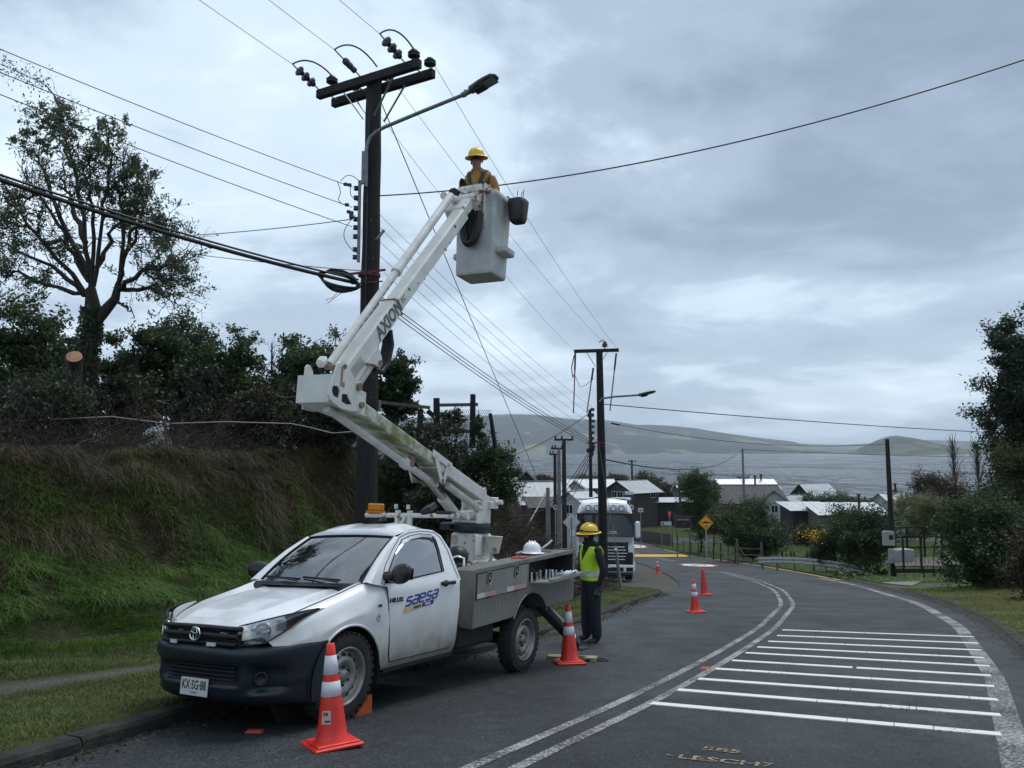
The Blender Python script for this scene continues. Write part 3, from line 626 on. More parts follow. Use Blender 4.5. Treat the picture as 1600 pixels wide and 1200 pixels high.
# bonnet shut line, arch lips, arch liners
mb = MB()
for sg in (1, -1):
    pts = [Vector((x, sg*.735*max(noseY(x), .02)/.88*(1 if x < .7 else .98), lerpt(x, ZS)+.006)) for x in np.linspace(-.38, .80, 22)]; mb.tube(pts, .005, 5)
mb.build('bonnet_shut_line', M_GAP, truck)
for c, w, zc in ((0, .897, .355),):
    for sg in (1, -1):
        mb = MB().tube([Vector((c+.42*math.cos(a), sg*w, zc+.42*math.sin(a))) for a in np.linspace(0.86, math.pi-.1, 24)], .012, 6); TB(mb, 'arch_lip', M_DIRTY)
mb = MB()
for c, zc in ((0, .355),):
    for sg in (1, -1):
        rows = [[Vector((c+.43*math.cos(a), sg*yy, zc+.43*math.sin(a))) for yy in (.885, .45)] for a in np.linspace(-.3, math.pi+.3, 24)]; mb.grid(rows, 0, True); mb.add([Vector((c+.5*math.cos(a), sg*.45, zc+.5*math.sin(a))) for a in np.linspace(0, 2*math.pi, 20, endpoint=False)], [tuple(range(20))])
TB(mb, 'wheel_arch_liner', M_UNDER)
# ---- cab lower sides, rear wall
def sideY(z): return float(np.interp(z, [.33, .38, .5, .8, 1.02, 1.12, 1.19], [.815, .845, .872, .885, .872, .845, .815]))
mb = MB()
for sg in (1, -1):
    zs_ = [.33, .36, .39, .45, .55, .68, .8, .92, 1.0, 1.03, 1.055]
    rows = []
    for x in (-.50, -.56, -.8, -1.2, -1.5, -1.64, -1.675, -1.685):
        ins = 0 if x > -1.65 else (-1.65-x)*0.9
        rows.append([Vector((x, sg*(sideY(z)-ins), z)) for z in zs_])
    mb.grid(rows, 0, True, flip=sg > 0)
    mb.add([Vector((-.5, sg*.86, 1.055)), Vector((-1.66, sg*.85, 1.055)), Vector((-1.66, sg*.6, 1.05)), Vector((-.5, sg*.6, 1.05))], [(0, 1, 2, 3)])
mb.add([Vector(p) for p in ((-1.685, -.80, .35), (-1.685, .80, .35), (-1.685, .80, 1.2), (-1.685, -.80, 1.2))], [(0, 1, 2, 3)])
TB(mb, 'cab_side', M_DIRTY)
# ---- greenhouse
def tumble(z): return float(np.interp(z, [1.04, 1.10, 1.19, 1.35, 1.48, 1.54, 1.58], [.868, .85, .815, .745, .675, .64, .61]))
OUT = [(-.26, 1.10), (-.40, 1.225), (-.60, 1.385), (-.80, 1.50), (-.97, 1.555), (-1.2, 1.578), (-1.42, 1.56), (-1.53, 1.505), (-1.61, 1.36), (-1.68, 1.05), (-1.45, 1.05), (-1.0, 1.05), (-.52, 1.05)]
INN = [(-.46, 1.095), (-.56, 1.21), (-.69, 1.345), (-.86, 1.468), (-1.0, 1.505), (-1.18, 1.523), (-1.36, 1.512), (-1.415, 1.478), (-1.415, 1.36), (-1.41, 1.152), (-1.2, 1.138), (-.9, 1.115), (-.60, 1.09)]
def gh(x, z, sg, d=0.0): return Vector((x, sg*(tumble(z)+d), z))
mb = MB()
for sg in (1, -1):
    A = [gh(x, z, sg, .004) for x, z in OUT]; Bq = [gh(x, z, sg, .002) for x, z in INN]; Cq = [gh(x, z, sg, -.03) for x, z in INN]; n = len(OUT)
    f1 = [(i, (i+1) % n, (i+1) % n+n, i+n) for i in range(n)]
    mb.add(A+Bq, f1 if sg < 0 else [f[::-1] for f in f1]); mb.add(Bq+Cq, f1 if sg < 0 else [f[::-1] for f in f1])
# roof
rows = []
for x, dz, w in ((-.755, .0, .62), (-.80, .022, .628), (-.90, .048, .632), (-1.05, .062, .628), (-1.2, .066, .620), (-1.38, .060, .622), (-1.50, .030, .635), (-1.56, -.01, .645)):
    zr = float(np.interp(x, [-1.56, -1.5, -1.2, -.97, -.80, -.755], [1.49, 1.535, 1.578, 1.557, 1.515, 1.490])); r = []
    for s in np.linspace(-1, 1, 21):
        a = abs(s); r.append(Vector((x + .035*(a**3)*(-1 if x > -1 else 1)*0.6 + .03*(1-a*a)*(1 if x > -.9 else 0), s*w, zr + (dz*.62+.012)*(1-a**3.2) + (.012 if .35 < a < .8 else 0))))
    rows.append(r)
rows[0] = [Vector((-.765-.045*abs(s)**2.5-.006, s*.605, 1.512-.016*abs(s)**2.4+.006)) for s in np.linspace(-1, 1, 21)]
mb.grid(rows, 0, True)
# rear upper wall with window
mb.grid([[Vector((-1.56, -.645, 1.49)), Vector((-1.575, 0, 1.51)), Vector((-1.56, .645, 1.49))], [Vector((-1.685, -.80, 1.19)), Vector((-1.70, 0, 1.19)), Vector((-1.685, .80, 1.19))]], 0, True)
TB(mb, 'cab_roof_and_pillars', M_WHITE)
mb = MB(); rows = []
for t in np.linspace(0, 1, 8):
    r = []
    for s in np.linspace(-1, 1, 15):
        a = abs(s); w = .715+(.60-.715)*t; x = (-.17 - .11*a**2.5)*(1-t) + (-.765 - .045*a**2.5)*t + .018*math.sin(math.pi*t); z = (1.10+.0*a)*(1-t) + (1.512-.016*a**2.4)*t + .018*math.sin(math.pi*t)
        r.append(Vector((x, s*w, z)))
    rows.append(r)
wsc = TB(MB().grid(rows, 0, True), 'windscreen', M_GLASS)
for sg in (1, -1):      # white A-pillars between the glass and the door
    e_ = [r[-1 if sg > 0 else 0] for r in rows]; o_ = [gh(float(np.interp(i/7, [0, .28, .6, 1], [-.26, -.40, -.60, -.80])), float(np.interp(i/7, [0, .28, .6, 1], [1.10, 1.225, 1.385, 1.50])), sg, .004) for i in range(8)]
    pm = MB().grid([e_, [a_.lerp(b_, .5)+Vector((.012, sg*.012, .012)) for a_, b_ in zip(e_, o_)], o_], 0, True, flip=sg < 0); TB(pm, 'windscreen_pillar', M_WHITE)
edge = [r[0] for r in rows] + rows[-1][1:-1] + [r[-1] for r in rows[::-1]]
TB(MB().tube([p+Vector((0, 0, .002)) for p in edge], .013, 5), 'windscreen_seal', M_GAP, wsc)
mb = MB(); mb.grid([[p+Vector((.035, 0, -.018)) for p in rows[0]], [p+Vector((.006, 0, -.002)) for p in rows[0]]]); mb.grid([[p+Vector((.075, 0, -.024)) for p in rows[0]], [p+Vector((.035, 0, -.018)) for p in rows[0]]])
TB(mb, 'cowl_panel', M_BLACK)
for yy, d in ((.30, .36), (-.25, .36)):
    mb = MB(); mb.bar((-.16, yy+.25, 1.13), (-.20, yy-.30, 1.145), .012, .018); mb.bar((-.12, yy+.26, 1.115), (-.17, yy-.02, 1.137), .016, .012); TB(mb, 'wiper', M_BLACK)
# ---- doors with windows, handles, mirrors
for sg in (1, -1):
    mb = MB(); gap = MB()
    zz = [.395, .41, .46, .55, .68, .80, .92, .98, 1.02, 1.05, 1.07]
    def dx(z, e):        # front and rear edges of the door
        return (float(np.interp(z, [.39, .44, .9, 1.19], [-.60, -.565, -.50, -.46])) if e == 0 else float(np.interp(z, [.39, .45, .55, .8, 1.19], [-1.52, -1.60, -1.625, -1.645, -1.655])))
    rows = [[Vector((dx(z, 0)+(dx(z, 1)-dx(z, 0))*t, sg*(sideY(z)+.007-.002*math.exp(-((z-.60)/.05)**2)*(.15 < t < .9)), z)) for t in np.linspace(0, 1, 14)] for z in zz]
    mb.grid(rows, 0, True, flip=sg < 0)
    rg = [[Vector((dx(z, 0)+.009+(dx(z, 1)-dx(z, 0)-.018)*t, sg*(sideY(z)+.003), z-(.009 if k == 0 else 0))) for t in (0, .5, 1)] for k, z in enumerate(zz)]
    d_ = TB(mb, 'door', M_DIRTY); TB(gap.grid(rg, 0, True, flip=sg < 0), 'door_gap', M_GAP, d_)
    gl = MB(); pts = [gh(x, z, sg, -.012) for x, z in INN]; gl.add(pts, [tuple(range(len(pts)))[::-1] if sg > 0 else tuple(range(len(pts)))])
    TB(gl, 'door_window', M_SIDEGL, d_)
    rb = MB(); rb.tube([gh(x, z, sg, .002) for x, z in INN+INN[:1]], .008, 5); TB(rb, 'window_seal', M_GAP, d_)
    # top edge of the door frame over the window
    tp = MB(); tp.tube([gh(x, z, sg, .008) for x, z in [(-.40, 1.09), (-.50, 1.24), (-.66, 1.38), (-.84, 1.50), (-1.0, 1.538), (-1.2, 1.555), (-1.42, 1.54), (-1.50, 1.49), (-1.56, 1.36), (-1.635, 1.07)]], .003, 5); TB(tp, 'door_frame_line', M_GAP, d_)
    hb = MB(); hb.box((-1.43, sg*.905, 1.035), (.23, .022, .036), bev=.012); hb.box((-1.33, sg*.885, 1.035), (.03, .03, .03)); hb.box((-1.53, sg*.885, 1.035), (.03, .03, .03)); hb.ball((-1.40, sg*.875, 1.03), (.06, .012, .035)); TB(hb, 'door_handle', M_BLACK, d_)
    # weather deflector along the window's top edge
    wd = MB(); wd.grid([[gh(x, z, sg, .012) for x, z in INN[0:8]], [gh(x+(.05 if i < 3 else .0), z-.028, sg, .022) for i, (x, z) in enumerate(INN[0:8])]], flip=sg < 0); TB(wd, 'rain_deflector', glass_mat('smoked_plastic' + str(sg), (.12, .12, .12), .05), d_)
    mr = MB(); rows = []
    for t in np.linspace(0, 1, 9):          # mirror shell, a rounded wedge
        a = math.pi*t; r = []
        for k in range(13):
            b_ = 2*math.pi*k/12; r.append(Vector((-.50-.03*math.cos(a) + .062*math.sin(a)**.7*math.cos(b_), sg*(1.015-.135*math.cos(a)), 1.175-.012*math.cos(a) + .092*math.sin(a)**.5*math.sin(b_))))
        rows.append(r)
    mr.grid(rows, 0, True, flip=sg < 0); mr.bar((-.50, sg*.80, 1.145), (-.50, sg*.95, 1.155), .12, .09, bev=.03); mo = TB(mr, 'door_mirror', M_BLACK)
    mg = MB(); mg.add([Vector((-.566, sg*y, z)) for y, z in ((.93, 1.115), (1.11, 1.12), (1.12, 1.22), (.95, 1.235))], [(0, 1, 2, 3)]); TB(mg, 'mirror_glass', M_CHROME, mo)
# fender details: indicator, sticker F, badges
mb = MB(); mb.ball((-.37, .893, .905), (.028, .008, .012)); TB(mb, 'side_indicator', M_BLACK)
def on_side(z, x, d=.009): return sideY(z)+d
def side_text(name, s, x, z, size, m, parent, shear=0.0, bold=0.0, sx=1.0, y=None, tilt=0.0, ext=.0015):
    # text reads towards the rear of the truck on its left side
    Mx = Matrix(((-1, 0, 0, x), (0, 0, 1, y if y is not None else on_side(z, x)+.004), (0, 1, 0, z), (0, 0, 0, 1)))
    return text_mesh(name, s, size, m, parent, Mx @ Matrix.Rotation(tilt, 4, 'Z'), ext, None, shear, 'CENTER', bold, sx)
M_BLUE = mat('blue_vinyl', (0.012, 0.035, 0.27), 0.4); M_SAND = mat('sand_vinyl', (0.60, 0.42, 0.20), 0.45); M_DKTXT = mat('dark_lettering', (0.03, 0.03, 0.035), 0.5); M_RED2 = mat('red_sticker', (0.4, 0.03, 0.04), 0.5)
side_text('model_badge', 'HILUX', -.60, .935, .056, M_DKTXT, truck, .15, .0012, 1.25, ext=.004)
st = MB(); st.lathe([(0, 0), (.030, 0), (.030, .002), (0, .002)], (-.36, .893, .80), (0, 1, 0), 18); o = TB(st, 'round_sticker', M_RED2)
st = MB(); st.lathe([(0, .003), (.024, .003)], (-.36, .893, .80), (0, 1, 0), 18); TB(st, 'sticker_face', M_WHITE, o); side_text('sticker_letter', 'F', -.36, .80, .034, M_DKTXT, o, 0, .002, y=.897)
# ---- company lettering drawn stroke by stroke: s a e s a
def logo():
    y0 = .003; P0 = (-.735, .868); s = .072
    L = {'s': [[(1, 1), (.15, 1), (.05, .55), (.95, .5), (.9, 0), (0, 0)]], 'a': [[(.1, 1), (1, 1), (.95, 0), (.05, 0), (.0, .5), (.95, .5)]], 'e': [[(1, 0), (.05, 0), (0, 1), (.95, 1), (1, .5), (.1, .5)]]}
    mb = MB(); x = 0.0
    for ch in 'saesa':
        for pl in L[ch]:
            q = [(x+a*.082+b*.030, b*s) for a, b in pl]
            for (a, b), (c, d) in zip(q[:-1], q[1:]):
                X0, Z0, X1, Z1 = P0[0]-a, P0[1]+b+a*.085, P0[0]-c, P0[1]+d+c*.085
                mb.bar((X0, on_side(Z0, X0)+y0, Z0), (X1, on_side(Z1, X1)+y0, Z1), .003, .0155, up=(0, 1, 0)) if False else mb.bar((X0, on_side(Z0, X0)+y0, Z0), (X1, on_side(Z1, X1)+y0, Z1), .0155, .003, up=(0, 1, 0))
        x += .105
    o = TB(mb, 'company_lettering', M_BLUE)
    def flag(x0, x1, z0, z1, m, nm):
        q = [(x0, z0), (x1, z0), (x1+.018, z1), (x0+.018, z1)]; v = [Vector((P0[0]-a, on_side(P0[1]+b+a*.085, 0)+.003, P0[1]+b+a*.085)) for a, b in q]; TB(MB().add(v, [(0, 1, 2, 3)]), nm, m, o)
    flag(-.03, .25, -.055, -.015, M_SAND, 'lettering_band'); flag(.25, .44, -.052, -.014, M_BLUE, 'lettering_band')
    side_text('lettering_small', 'GRUPO', P0[0]-.18, .868-.035+.015, .030, M_DKTXT, o, .2, .0008, 1.1, y=on_side(.85, 0)+.006, tilt=.085); side_text('lettering_small', 'SAESA', P0[0]-.345, .868-.033+.03, .030, M_WHITE, o, .2, .0008, 1.1, y=on_side(.86, 0)+.006, tilt=.085)
logo()
# ---- front: bumper, grille, lights, plate
def nose_pt(y, z, offx=0.0):
    a = min(abs(y)/.88, .9999); x = .22+.66*(1-a**3.7)**(1/2.3); return Vector((x+offx, y, z))
BO = [(.235, -.13), (.26, -.06), (.31, -.01), (.38, .012), (.46, .015), (.54, .02), (.585, .045), (.63, .055), (.665, .045), (.685, .015), (.69, -.03)]
ys = [-.885+1.77*k/60 for k in range(61)]
def bump_pt(y, z, o):
    a = abs(y); rec = 0.0
    if .385 < z < .56 and a < .50: rec = .055*min(1, (.50-a)/.04)*min(1, (z-.385)/.025, (.56-z)/.02)
    if .33 < z < .56 and .56 < a < .80: rec = .075*min(1, (a-.56)/.05, (.80-a)/.04)*min(1, (z-.33)/.04, (.56-z)/.05)
    p = nose_pt(y, z, 0); k = min(1, max(0, (.88-a)/.12)); return Vector((p.x+o*(.25+.75*k)-rec, p.y*(1+.018*(z > .4)), z))
zz = sorted(set([.235, .25, .27, .29, .31, .33, .35, .37, .385, .41, .44, .47, .50, .53, .56, .585, .61, .63, .65, .665, .68, .69]))
rows = []
for z in zz:
    o = float(np.interp(z, [b[0] for b in BO], [b[1] for b in BO])); rows.append([bump_pt(y, z, o) for y in ys])
mb = MB(); mb.grid(rows, 0, True)
for sg in (1, -1):          # wraps along to the wheel arch
    r2 = []
    for z in zz:
        xa = .425 if z < .50 else .425-.13*min(1, (z-.50)/.15); xa = math.sqrt(max(.0, .43**2-(z-.355)**2)) if z < .75 else .1
        r2.append([Vector((nose_pt(.879, 0).x+.0, sg*.895, z)), Vector(((nose_pt(.879, 0).x+xa)/2, sg*.903, z)), Vector((max(xa, .26), sg*.905, z))])
    mb.grid(r2, 0, True, flip=sg < 0)
TB(mb, 'front_bumper', M_BUMP)
mb = MB()
for z in (.405, .435, .465, .495, .525): mb.tube([nose_pt(y, z, -.015) for y in np.linspace(-.44, .44, 13)], .007, 5)
TB(mb, 'lower_grille_bar', M_BLACK)
for sg in (1, -1):
    mb = MB(); c = nose_pt(sg*.66, .45, -.012); mb.lathe([(.055, 0), (.055, .012), (.04, .012), (.04, .002), (0, .002)], c, (.75, sg*.65, 0), 14); TB(mb, 'fog_light_blank', M_BLACK)
# upper grille
def gp_(y, z, o=0.0): return nose_pt(y, z, -.018+.034*min(1, (abs(y)/.42)**2)+o-.10*max(0, z-.70))
mb = MB(); rows = [[gp_(y, z) for y in np.linspace(-.50, .50, 21)] for z in (.685, .72, .76, .80, .835)]; mb.grid(rows, 0, True)
for z, t in ((.705, .016), (.765, .022), (.822, .020)):
    w = float(np.interp(z, [.69, .84], [.47, .50])); mb.tube([gp_(y, z, .022) for y in np.linspace(-w, w, 17)], t, 6)
for z in (.735, .795): mb.tube([gp_(y, z, .008) for y in np.linspace(-.46, .46, 17)], .008, 5)
gr = TB(mb, 'grille', M_BLACK)
for yy in (-.30, .20):
    mb = MB(); c = gp_(yy, .70, .045); mb.box(c, (.015, .10, .026), Matrix.Rotation(yy*.5, 3, 'Z')); TB(mb, 'strobe_light', mat('clear_led_lens', (.6, .62, .64), .3), gr)
# emblem: three ellipses
mb = MB(); ce = gp_(-.03, .768, .055)
def ell(ry, rz, t, dy=0, dz=0, seg=26): mb.tube([ce+Vector((.002, dy+ry*math.cos(a), dz+rz*math.sin(a))) for a in np.linspace(0, 2*math.pi, seg)], t, 6)
ell(.066, .050, .008); ell(.022, .046, .006); ell(.046, .018, .006, 0, .022); TB(mb, 'emblem', M_CHROME)
# number plate
pl = MB(); pc = Vector((.892, .0, .365)); pl.box(pc, (.008, .36, .135), bev=.003); plate = TB(pl, 'number_plate', mat('plate_white', (.62, .63, .62), .4))
RF = Matrix(((0, 0, 1, pc.x+.0045), (1, 0, 0, pc.y), (0, 1, 0, pc.z+.012), (0, 0, 0, 1)))
text_mesh('plate_lettering', 'KX·SG·88', .098, M_DKTXT, plate, RF, .001, bold=.0018, sx=.80); text_mesh('plate_lettering', 'CHILE', .024, M_DKTXT, plate, Matrix.Translation((0, 0, -.055)) @ RF, .001, sx=1.5)
# headlights
for sg in (1, -1):
    top, bot = [], []
    for y in np.linspace(.455, .868, 16):
        zt = float(np.interp(y, [.455, .55, .7, .8, .87], [.842, .862, .90, .928, .95])); zb = float(np.interp(y, [.455, .55, .68, .78, .87], [.705, .70, .715, .80, .942])); top.append((y, zt)); bot.append((y, zb))
    def hx(y, z, o): p = nose_pt(sg*y, z, o-.085*max(0, z-.70)); return Vector((p.x, p.y*1.012, p.z))
    n = len(top); back = MB(); rows = [[hx(y, zb+(zt-zb)*t, -.05+.0) for (y, zt), (_, zb) in zip(top, bot)] for t in (0, .25, .5, .75, 1)]; back.grid(rows, 0, True, flip=sg < 0)
    hl = TB(back, 'headlight', mat('silvered_headlight_shell', (.74, .75, .77), .28, metal=.2))
    bz_ = MB(); rows = [[hx(y, zb+(zt-zb)*t, -.004) for (y, zt), (_, zb) in list(zip(top, bot))[11:]] for t in (0, .5, 1)]; bz_.grid(rows, 0, True, flip=sg < 0); TB(bz_, 'headlight_bezel', M_BLACK, hl)
    lens = MB(); rows = [[hx(y, zb+(zt-zb)*t, .012+.012*math.sin(math.pi*t)) for (y, zt), (_, zb) in zip(top, bot)] for t in (0, .12, .3, .5, .7, .88, 1)]; lens.grid(rows, 0, True, flip=sg < 0); TB(lens, 'headlight_lens', M_LENS, hl)
    rim = MB(); ring = [hx(y, z, .012) for y, z in bot] + [hx(y, z, .012) for y, z in top[::-1]]; rim.tube(ring+ring[:1], .006, 5); TB(rim, 'headlight_rim', M_BLACK, hl)
    rf = MB(); cc = hx(.645, .79, .0); ax = (.9, sg*.38, .05); rf.lathe([(.078, .01), (.07, 0), (.045, -.022), (.02, -.03), (0, -.03)], cc, ax, 18); rf.ball(cc+Vector((-.012, 0, 0)), .016, 8); TB(rf, 'reflector_bowl', M_CHROME, hl)
    for k, (yy, ww) in enumerate(((.565, .10), (.745, .085))):
        q = MB(); c = hx(yy, .78 if k == 0 else .845, -.03 if k == 0 else -.008); q.box(c, (.02, ww, .10 if k == 0 else .085), Matrix.Rotation(sg*(.1 if k == 0 else .75), 3, 'Z'), bev=.008)
        for j in range(3): q.box(c+Vector((.013, 0, -.03+.03*j)), (.004, ww*.9, .006), Matrix.Rotation(sg*(.1 if k == 0 else .75), 3, 'Z'))
        TB(q, 'indicator_unit', mat('silver_reflector', (.62, .63, .65), .2, metal=.8), hl)
# ---- wheels
def wheel(name, c, sg, steer=0.0, r=.36):
    mb = MB(); W = .215
    prof = [(.232, -W/2+.01), (.27, -W/2), (.325, -W/2+.004), (r-.012, -W/2+.028), (r, -W/2+.05), (r, W/2-.05), (r-.012, W/2-.028), (.325, W/2-.004), (.27, W/2), (.232, W/2-.01)]
    R = Matrix.Rotation(steer, 3, 'Z'); ax = R @ Vector((0, sg, 0)); c = Vector(c); mb.lathe(prof, c, ax, 40)
    a, s, u = frame_of(ax, (1, 0, 0))
    for k in range(34):                     # tread blocks
        t = 2*math.pi*k/34; d = s*math.cos(t)+u*math.sin(t); tg = a.cross(d)
        for off_, w_ in ((.075, .05), (.025, .04), (-.025, .04), (-.075, .05)):
            dd = d if abs(off_) > .05 or k % 2 else d; cc = c + a*off_ + dd*(r-.004-(.010 if abs(off_) > .05 else 0)); mb.box(cc, (w_, .040 if abs(off_) > .05 else .032, .022), Matrix((a, tg, dd)).transposed())
    ty = TB(mb, 'wheel', M_RUB)
    rm = MB(); H = W/2-.012
    rm.lathe([(.238, H+.006), (.232, H+.012), (.222, H+.006), (.214, H-.03), (.205, H-.055), (.190, H-.062), (.170, H-.045), (.150, H-.022), (.130, H-.015), (.095, H-.032), (.075, H-.050), (.055, H-.05), (.052, H-.02), (.045, H-.012), (0, H-.012)], c, ax, 40); TB(rm, 'rim', M_RIM, ty)
    hs = MB()
    for k in range(14):
        t = 2*math.pi*k/14; d = s*math.cos(t)+u*math.sin(t); hs.lathe([(0, 0), (.016, 0), (.017, -.004)], c+a*(H-.040)+d*.178, (a*.85+d*.5), 10)
    TB(hs, 'rim_hole', M_GAP, ty)
    nb = MB()
    for k in range(6):
        t = 2*math.pi*k/6; d = s*math.cos(t)+u*math.sin(t); nb.cyl(c+a*(H-.052)+d*.072, c+a*(H-.022)+d*.072, .011, n=6)
    TB(nb, 'wheel_nut', M_UNDER, ty)
wheel('wheel', (0, .775, .36), 1, .0); wheel('wheel', (0, -.775, .36), -1, .0); wheel('wheel', (-3.12, .775, .275), 1); wheel('wheel', (-3.12, -.775, .275), -1)
# ---- chassis below
mb = MB()
for yy in (.42, -.42): mb.bar((.55, yy, .42), (-4.35, yy, .50), .09, .16)
mb.bar((-3.12, -.7, .28), (-3.12, .7, .28), .12, .12); mb.cyl((0, -.7, .34), (0, .7, .34), .05); mb.box((-.95, 0, .40), (1.6, 1.2, .12)); mb.box((-2.25, .55, .44), (.75, .34, .26), bev=.03); mb.box((.3, 0, .38), (.7, 1.0, .2)); mb.box((-1.1, .78, .33), (1.1, .08, .06))
mb.bar((-2.6, .5, .30), (-3.8, .5, .36), .06, .05); mb.bar((-2.6, -.5, .30), (-3.8, -.5, .36), .06, .05)
TB(mb, 'chassis', M_UNDER)
# ---- cab inside
M_SEAT = mat('grey_seat_cloth', (.045, .045, .05), .9); mb = MB(); mb.box((-.36, 0, 1.02), (.45, 1.45, .16), bev=.05); mb.box((-1.0, 0, .72), (1.2, 1.5, .1)); TB(mb, 'dashboard', M_BLACK)
for yy in (.38, -.38):
    mb = MB(); mb.box((-1.42, yy, 1.10), (.14, .50, .55), Matrix.Rotation(-.2, 3, 'Y'), bev=.05); mb.box((-1.15, yy, .86), (.5, .5, .14), bev=.05); mb.box((-1.50, yy, 1.43), (.09, .26, .16), bev=.035); TB(mb, 'seat', M_SEAT)
mb = MB(); cs = Vector((-.80, .38, 1.12)); a, s, u = frame_of((.85, 0, .5)); mb.tube([cs+(s*math.cos(t)+u*math.sin(t))*.18 for t in np.linspace(0, 2*math.pi, 24)], .014, 6); mb.bar(cs-s*.18, cs+s*.18, .03, .02); mb.cyl(cs, cs+Vector((.35, 0, -.16)), .03); TB(mb, 'steering_wheel', M_BLACK)
mb = MB(); mb.box((-.78, 0, 1.47), (.03, .24, .06), bev=.015); TB(mb, 'inside_mirror', M_BLACK)
mb = MB(); mb.cyl((-.98, .30, 1.66), (-.95, .30, 1.685), .022); mb.tube([(-.97, .30, 1.68), (-1.12, .305, 1.84)], [.005, .002], 6); mb.add([Vector(p) for p in ((-.9, .28, 1.655), (-.9, .32, 1.655), (-1.02, .32, 1.66), (-1.02, .28, 1.66), (-.99, .30, 1.71))], [(0, 1, 4), (1, 2, 4), (2, 3, 4), (3, 0, 4)]); TB(mb, 'aerial', M_BLACK)

def warp(objs, narrow):
    # the pickup stands across the road's slope: its right side sits lower
    for o in objs:
        for v in o.data.vertices:
            y = v.co.y if not narrow else .10+v.co.y*.78/.88; v.co.y = y; v.co.z += .058*(y-.88)
def truck_meshes(): return [o for o in list(truck.children)+[g for c in truck.children for g in c.children] if o.type == 'MESH']
CAB = truck_meshes(); warp(CAB, True)
# ---- service body: aluminium lockers both sides, deck between
def bz0(x): return .53+.044*(-1.92-x)
def bz1(x): return 1.13+.060*(-1.92-x)
XF, XR = -1.92, -4.40
def side_locker(sg):
    yo, yi = .885*sg, .50*sg; AC = (-3.22, .36, .455); mb = MB(); xs = sorted(set(list(np.linspace(XF, XR, 9)) + [AC[0]+AC[2]*math.cos(a) for a in np.linspace(.0, math.pi, 20)]))[::-1]
    low = []
    for x in xs:
        z = bz0(x); d = abs(x-AC[0])
        if d < AC[2]: z = max(z, AC[1]+math.sqrt(AC[2]**2-d*d))
        low.append(z)
    return yo, yi, xs, low, AC
def box_xyz(mb, x0, x1, y0, y1, z0f_, z1f_, faces=None):
    v = [Vector((x, y, (z0f_ if k == 0 else z1f_)(x) if callable(z0f_) else (z0f_, z1f_)[k])) for k in (0, 1) for x, y in ((x0, y0), (x1, y0), (x1, y1), (x0, y1))]
    mb.add(v, [(3, 2, 1, 0), (4, 5, 6, 7), (0, 1, 5, 4), (1, 2, 6, 5), (2, 3, 7, 6), (3, 0, 4, 7)])
OX0, OX1 = -3.13, -4.32       # the open locker on the left side
def oz0(x): return bz0(x)+.355-.013*(XF-x)*0
def oz1(x): return bz1(x)-.040
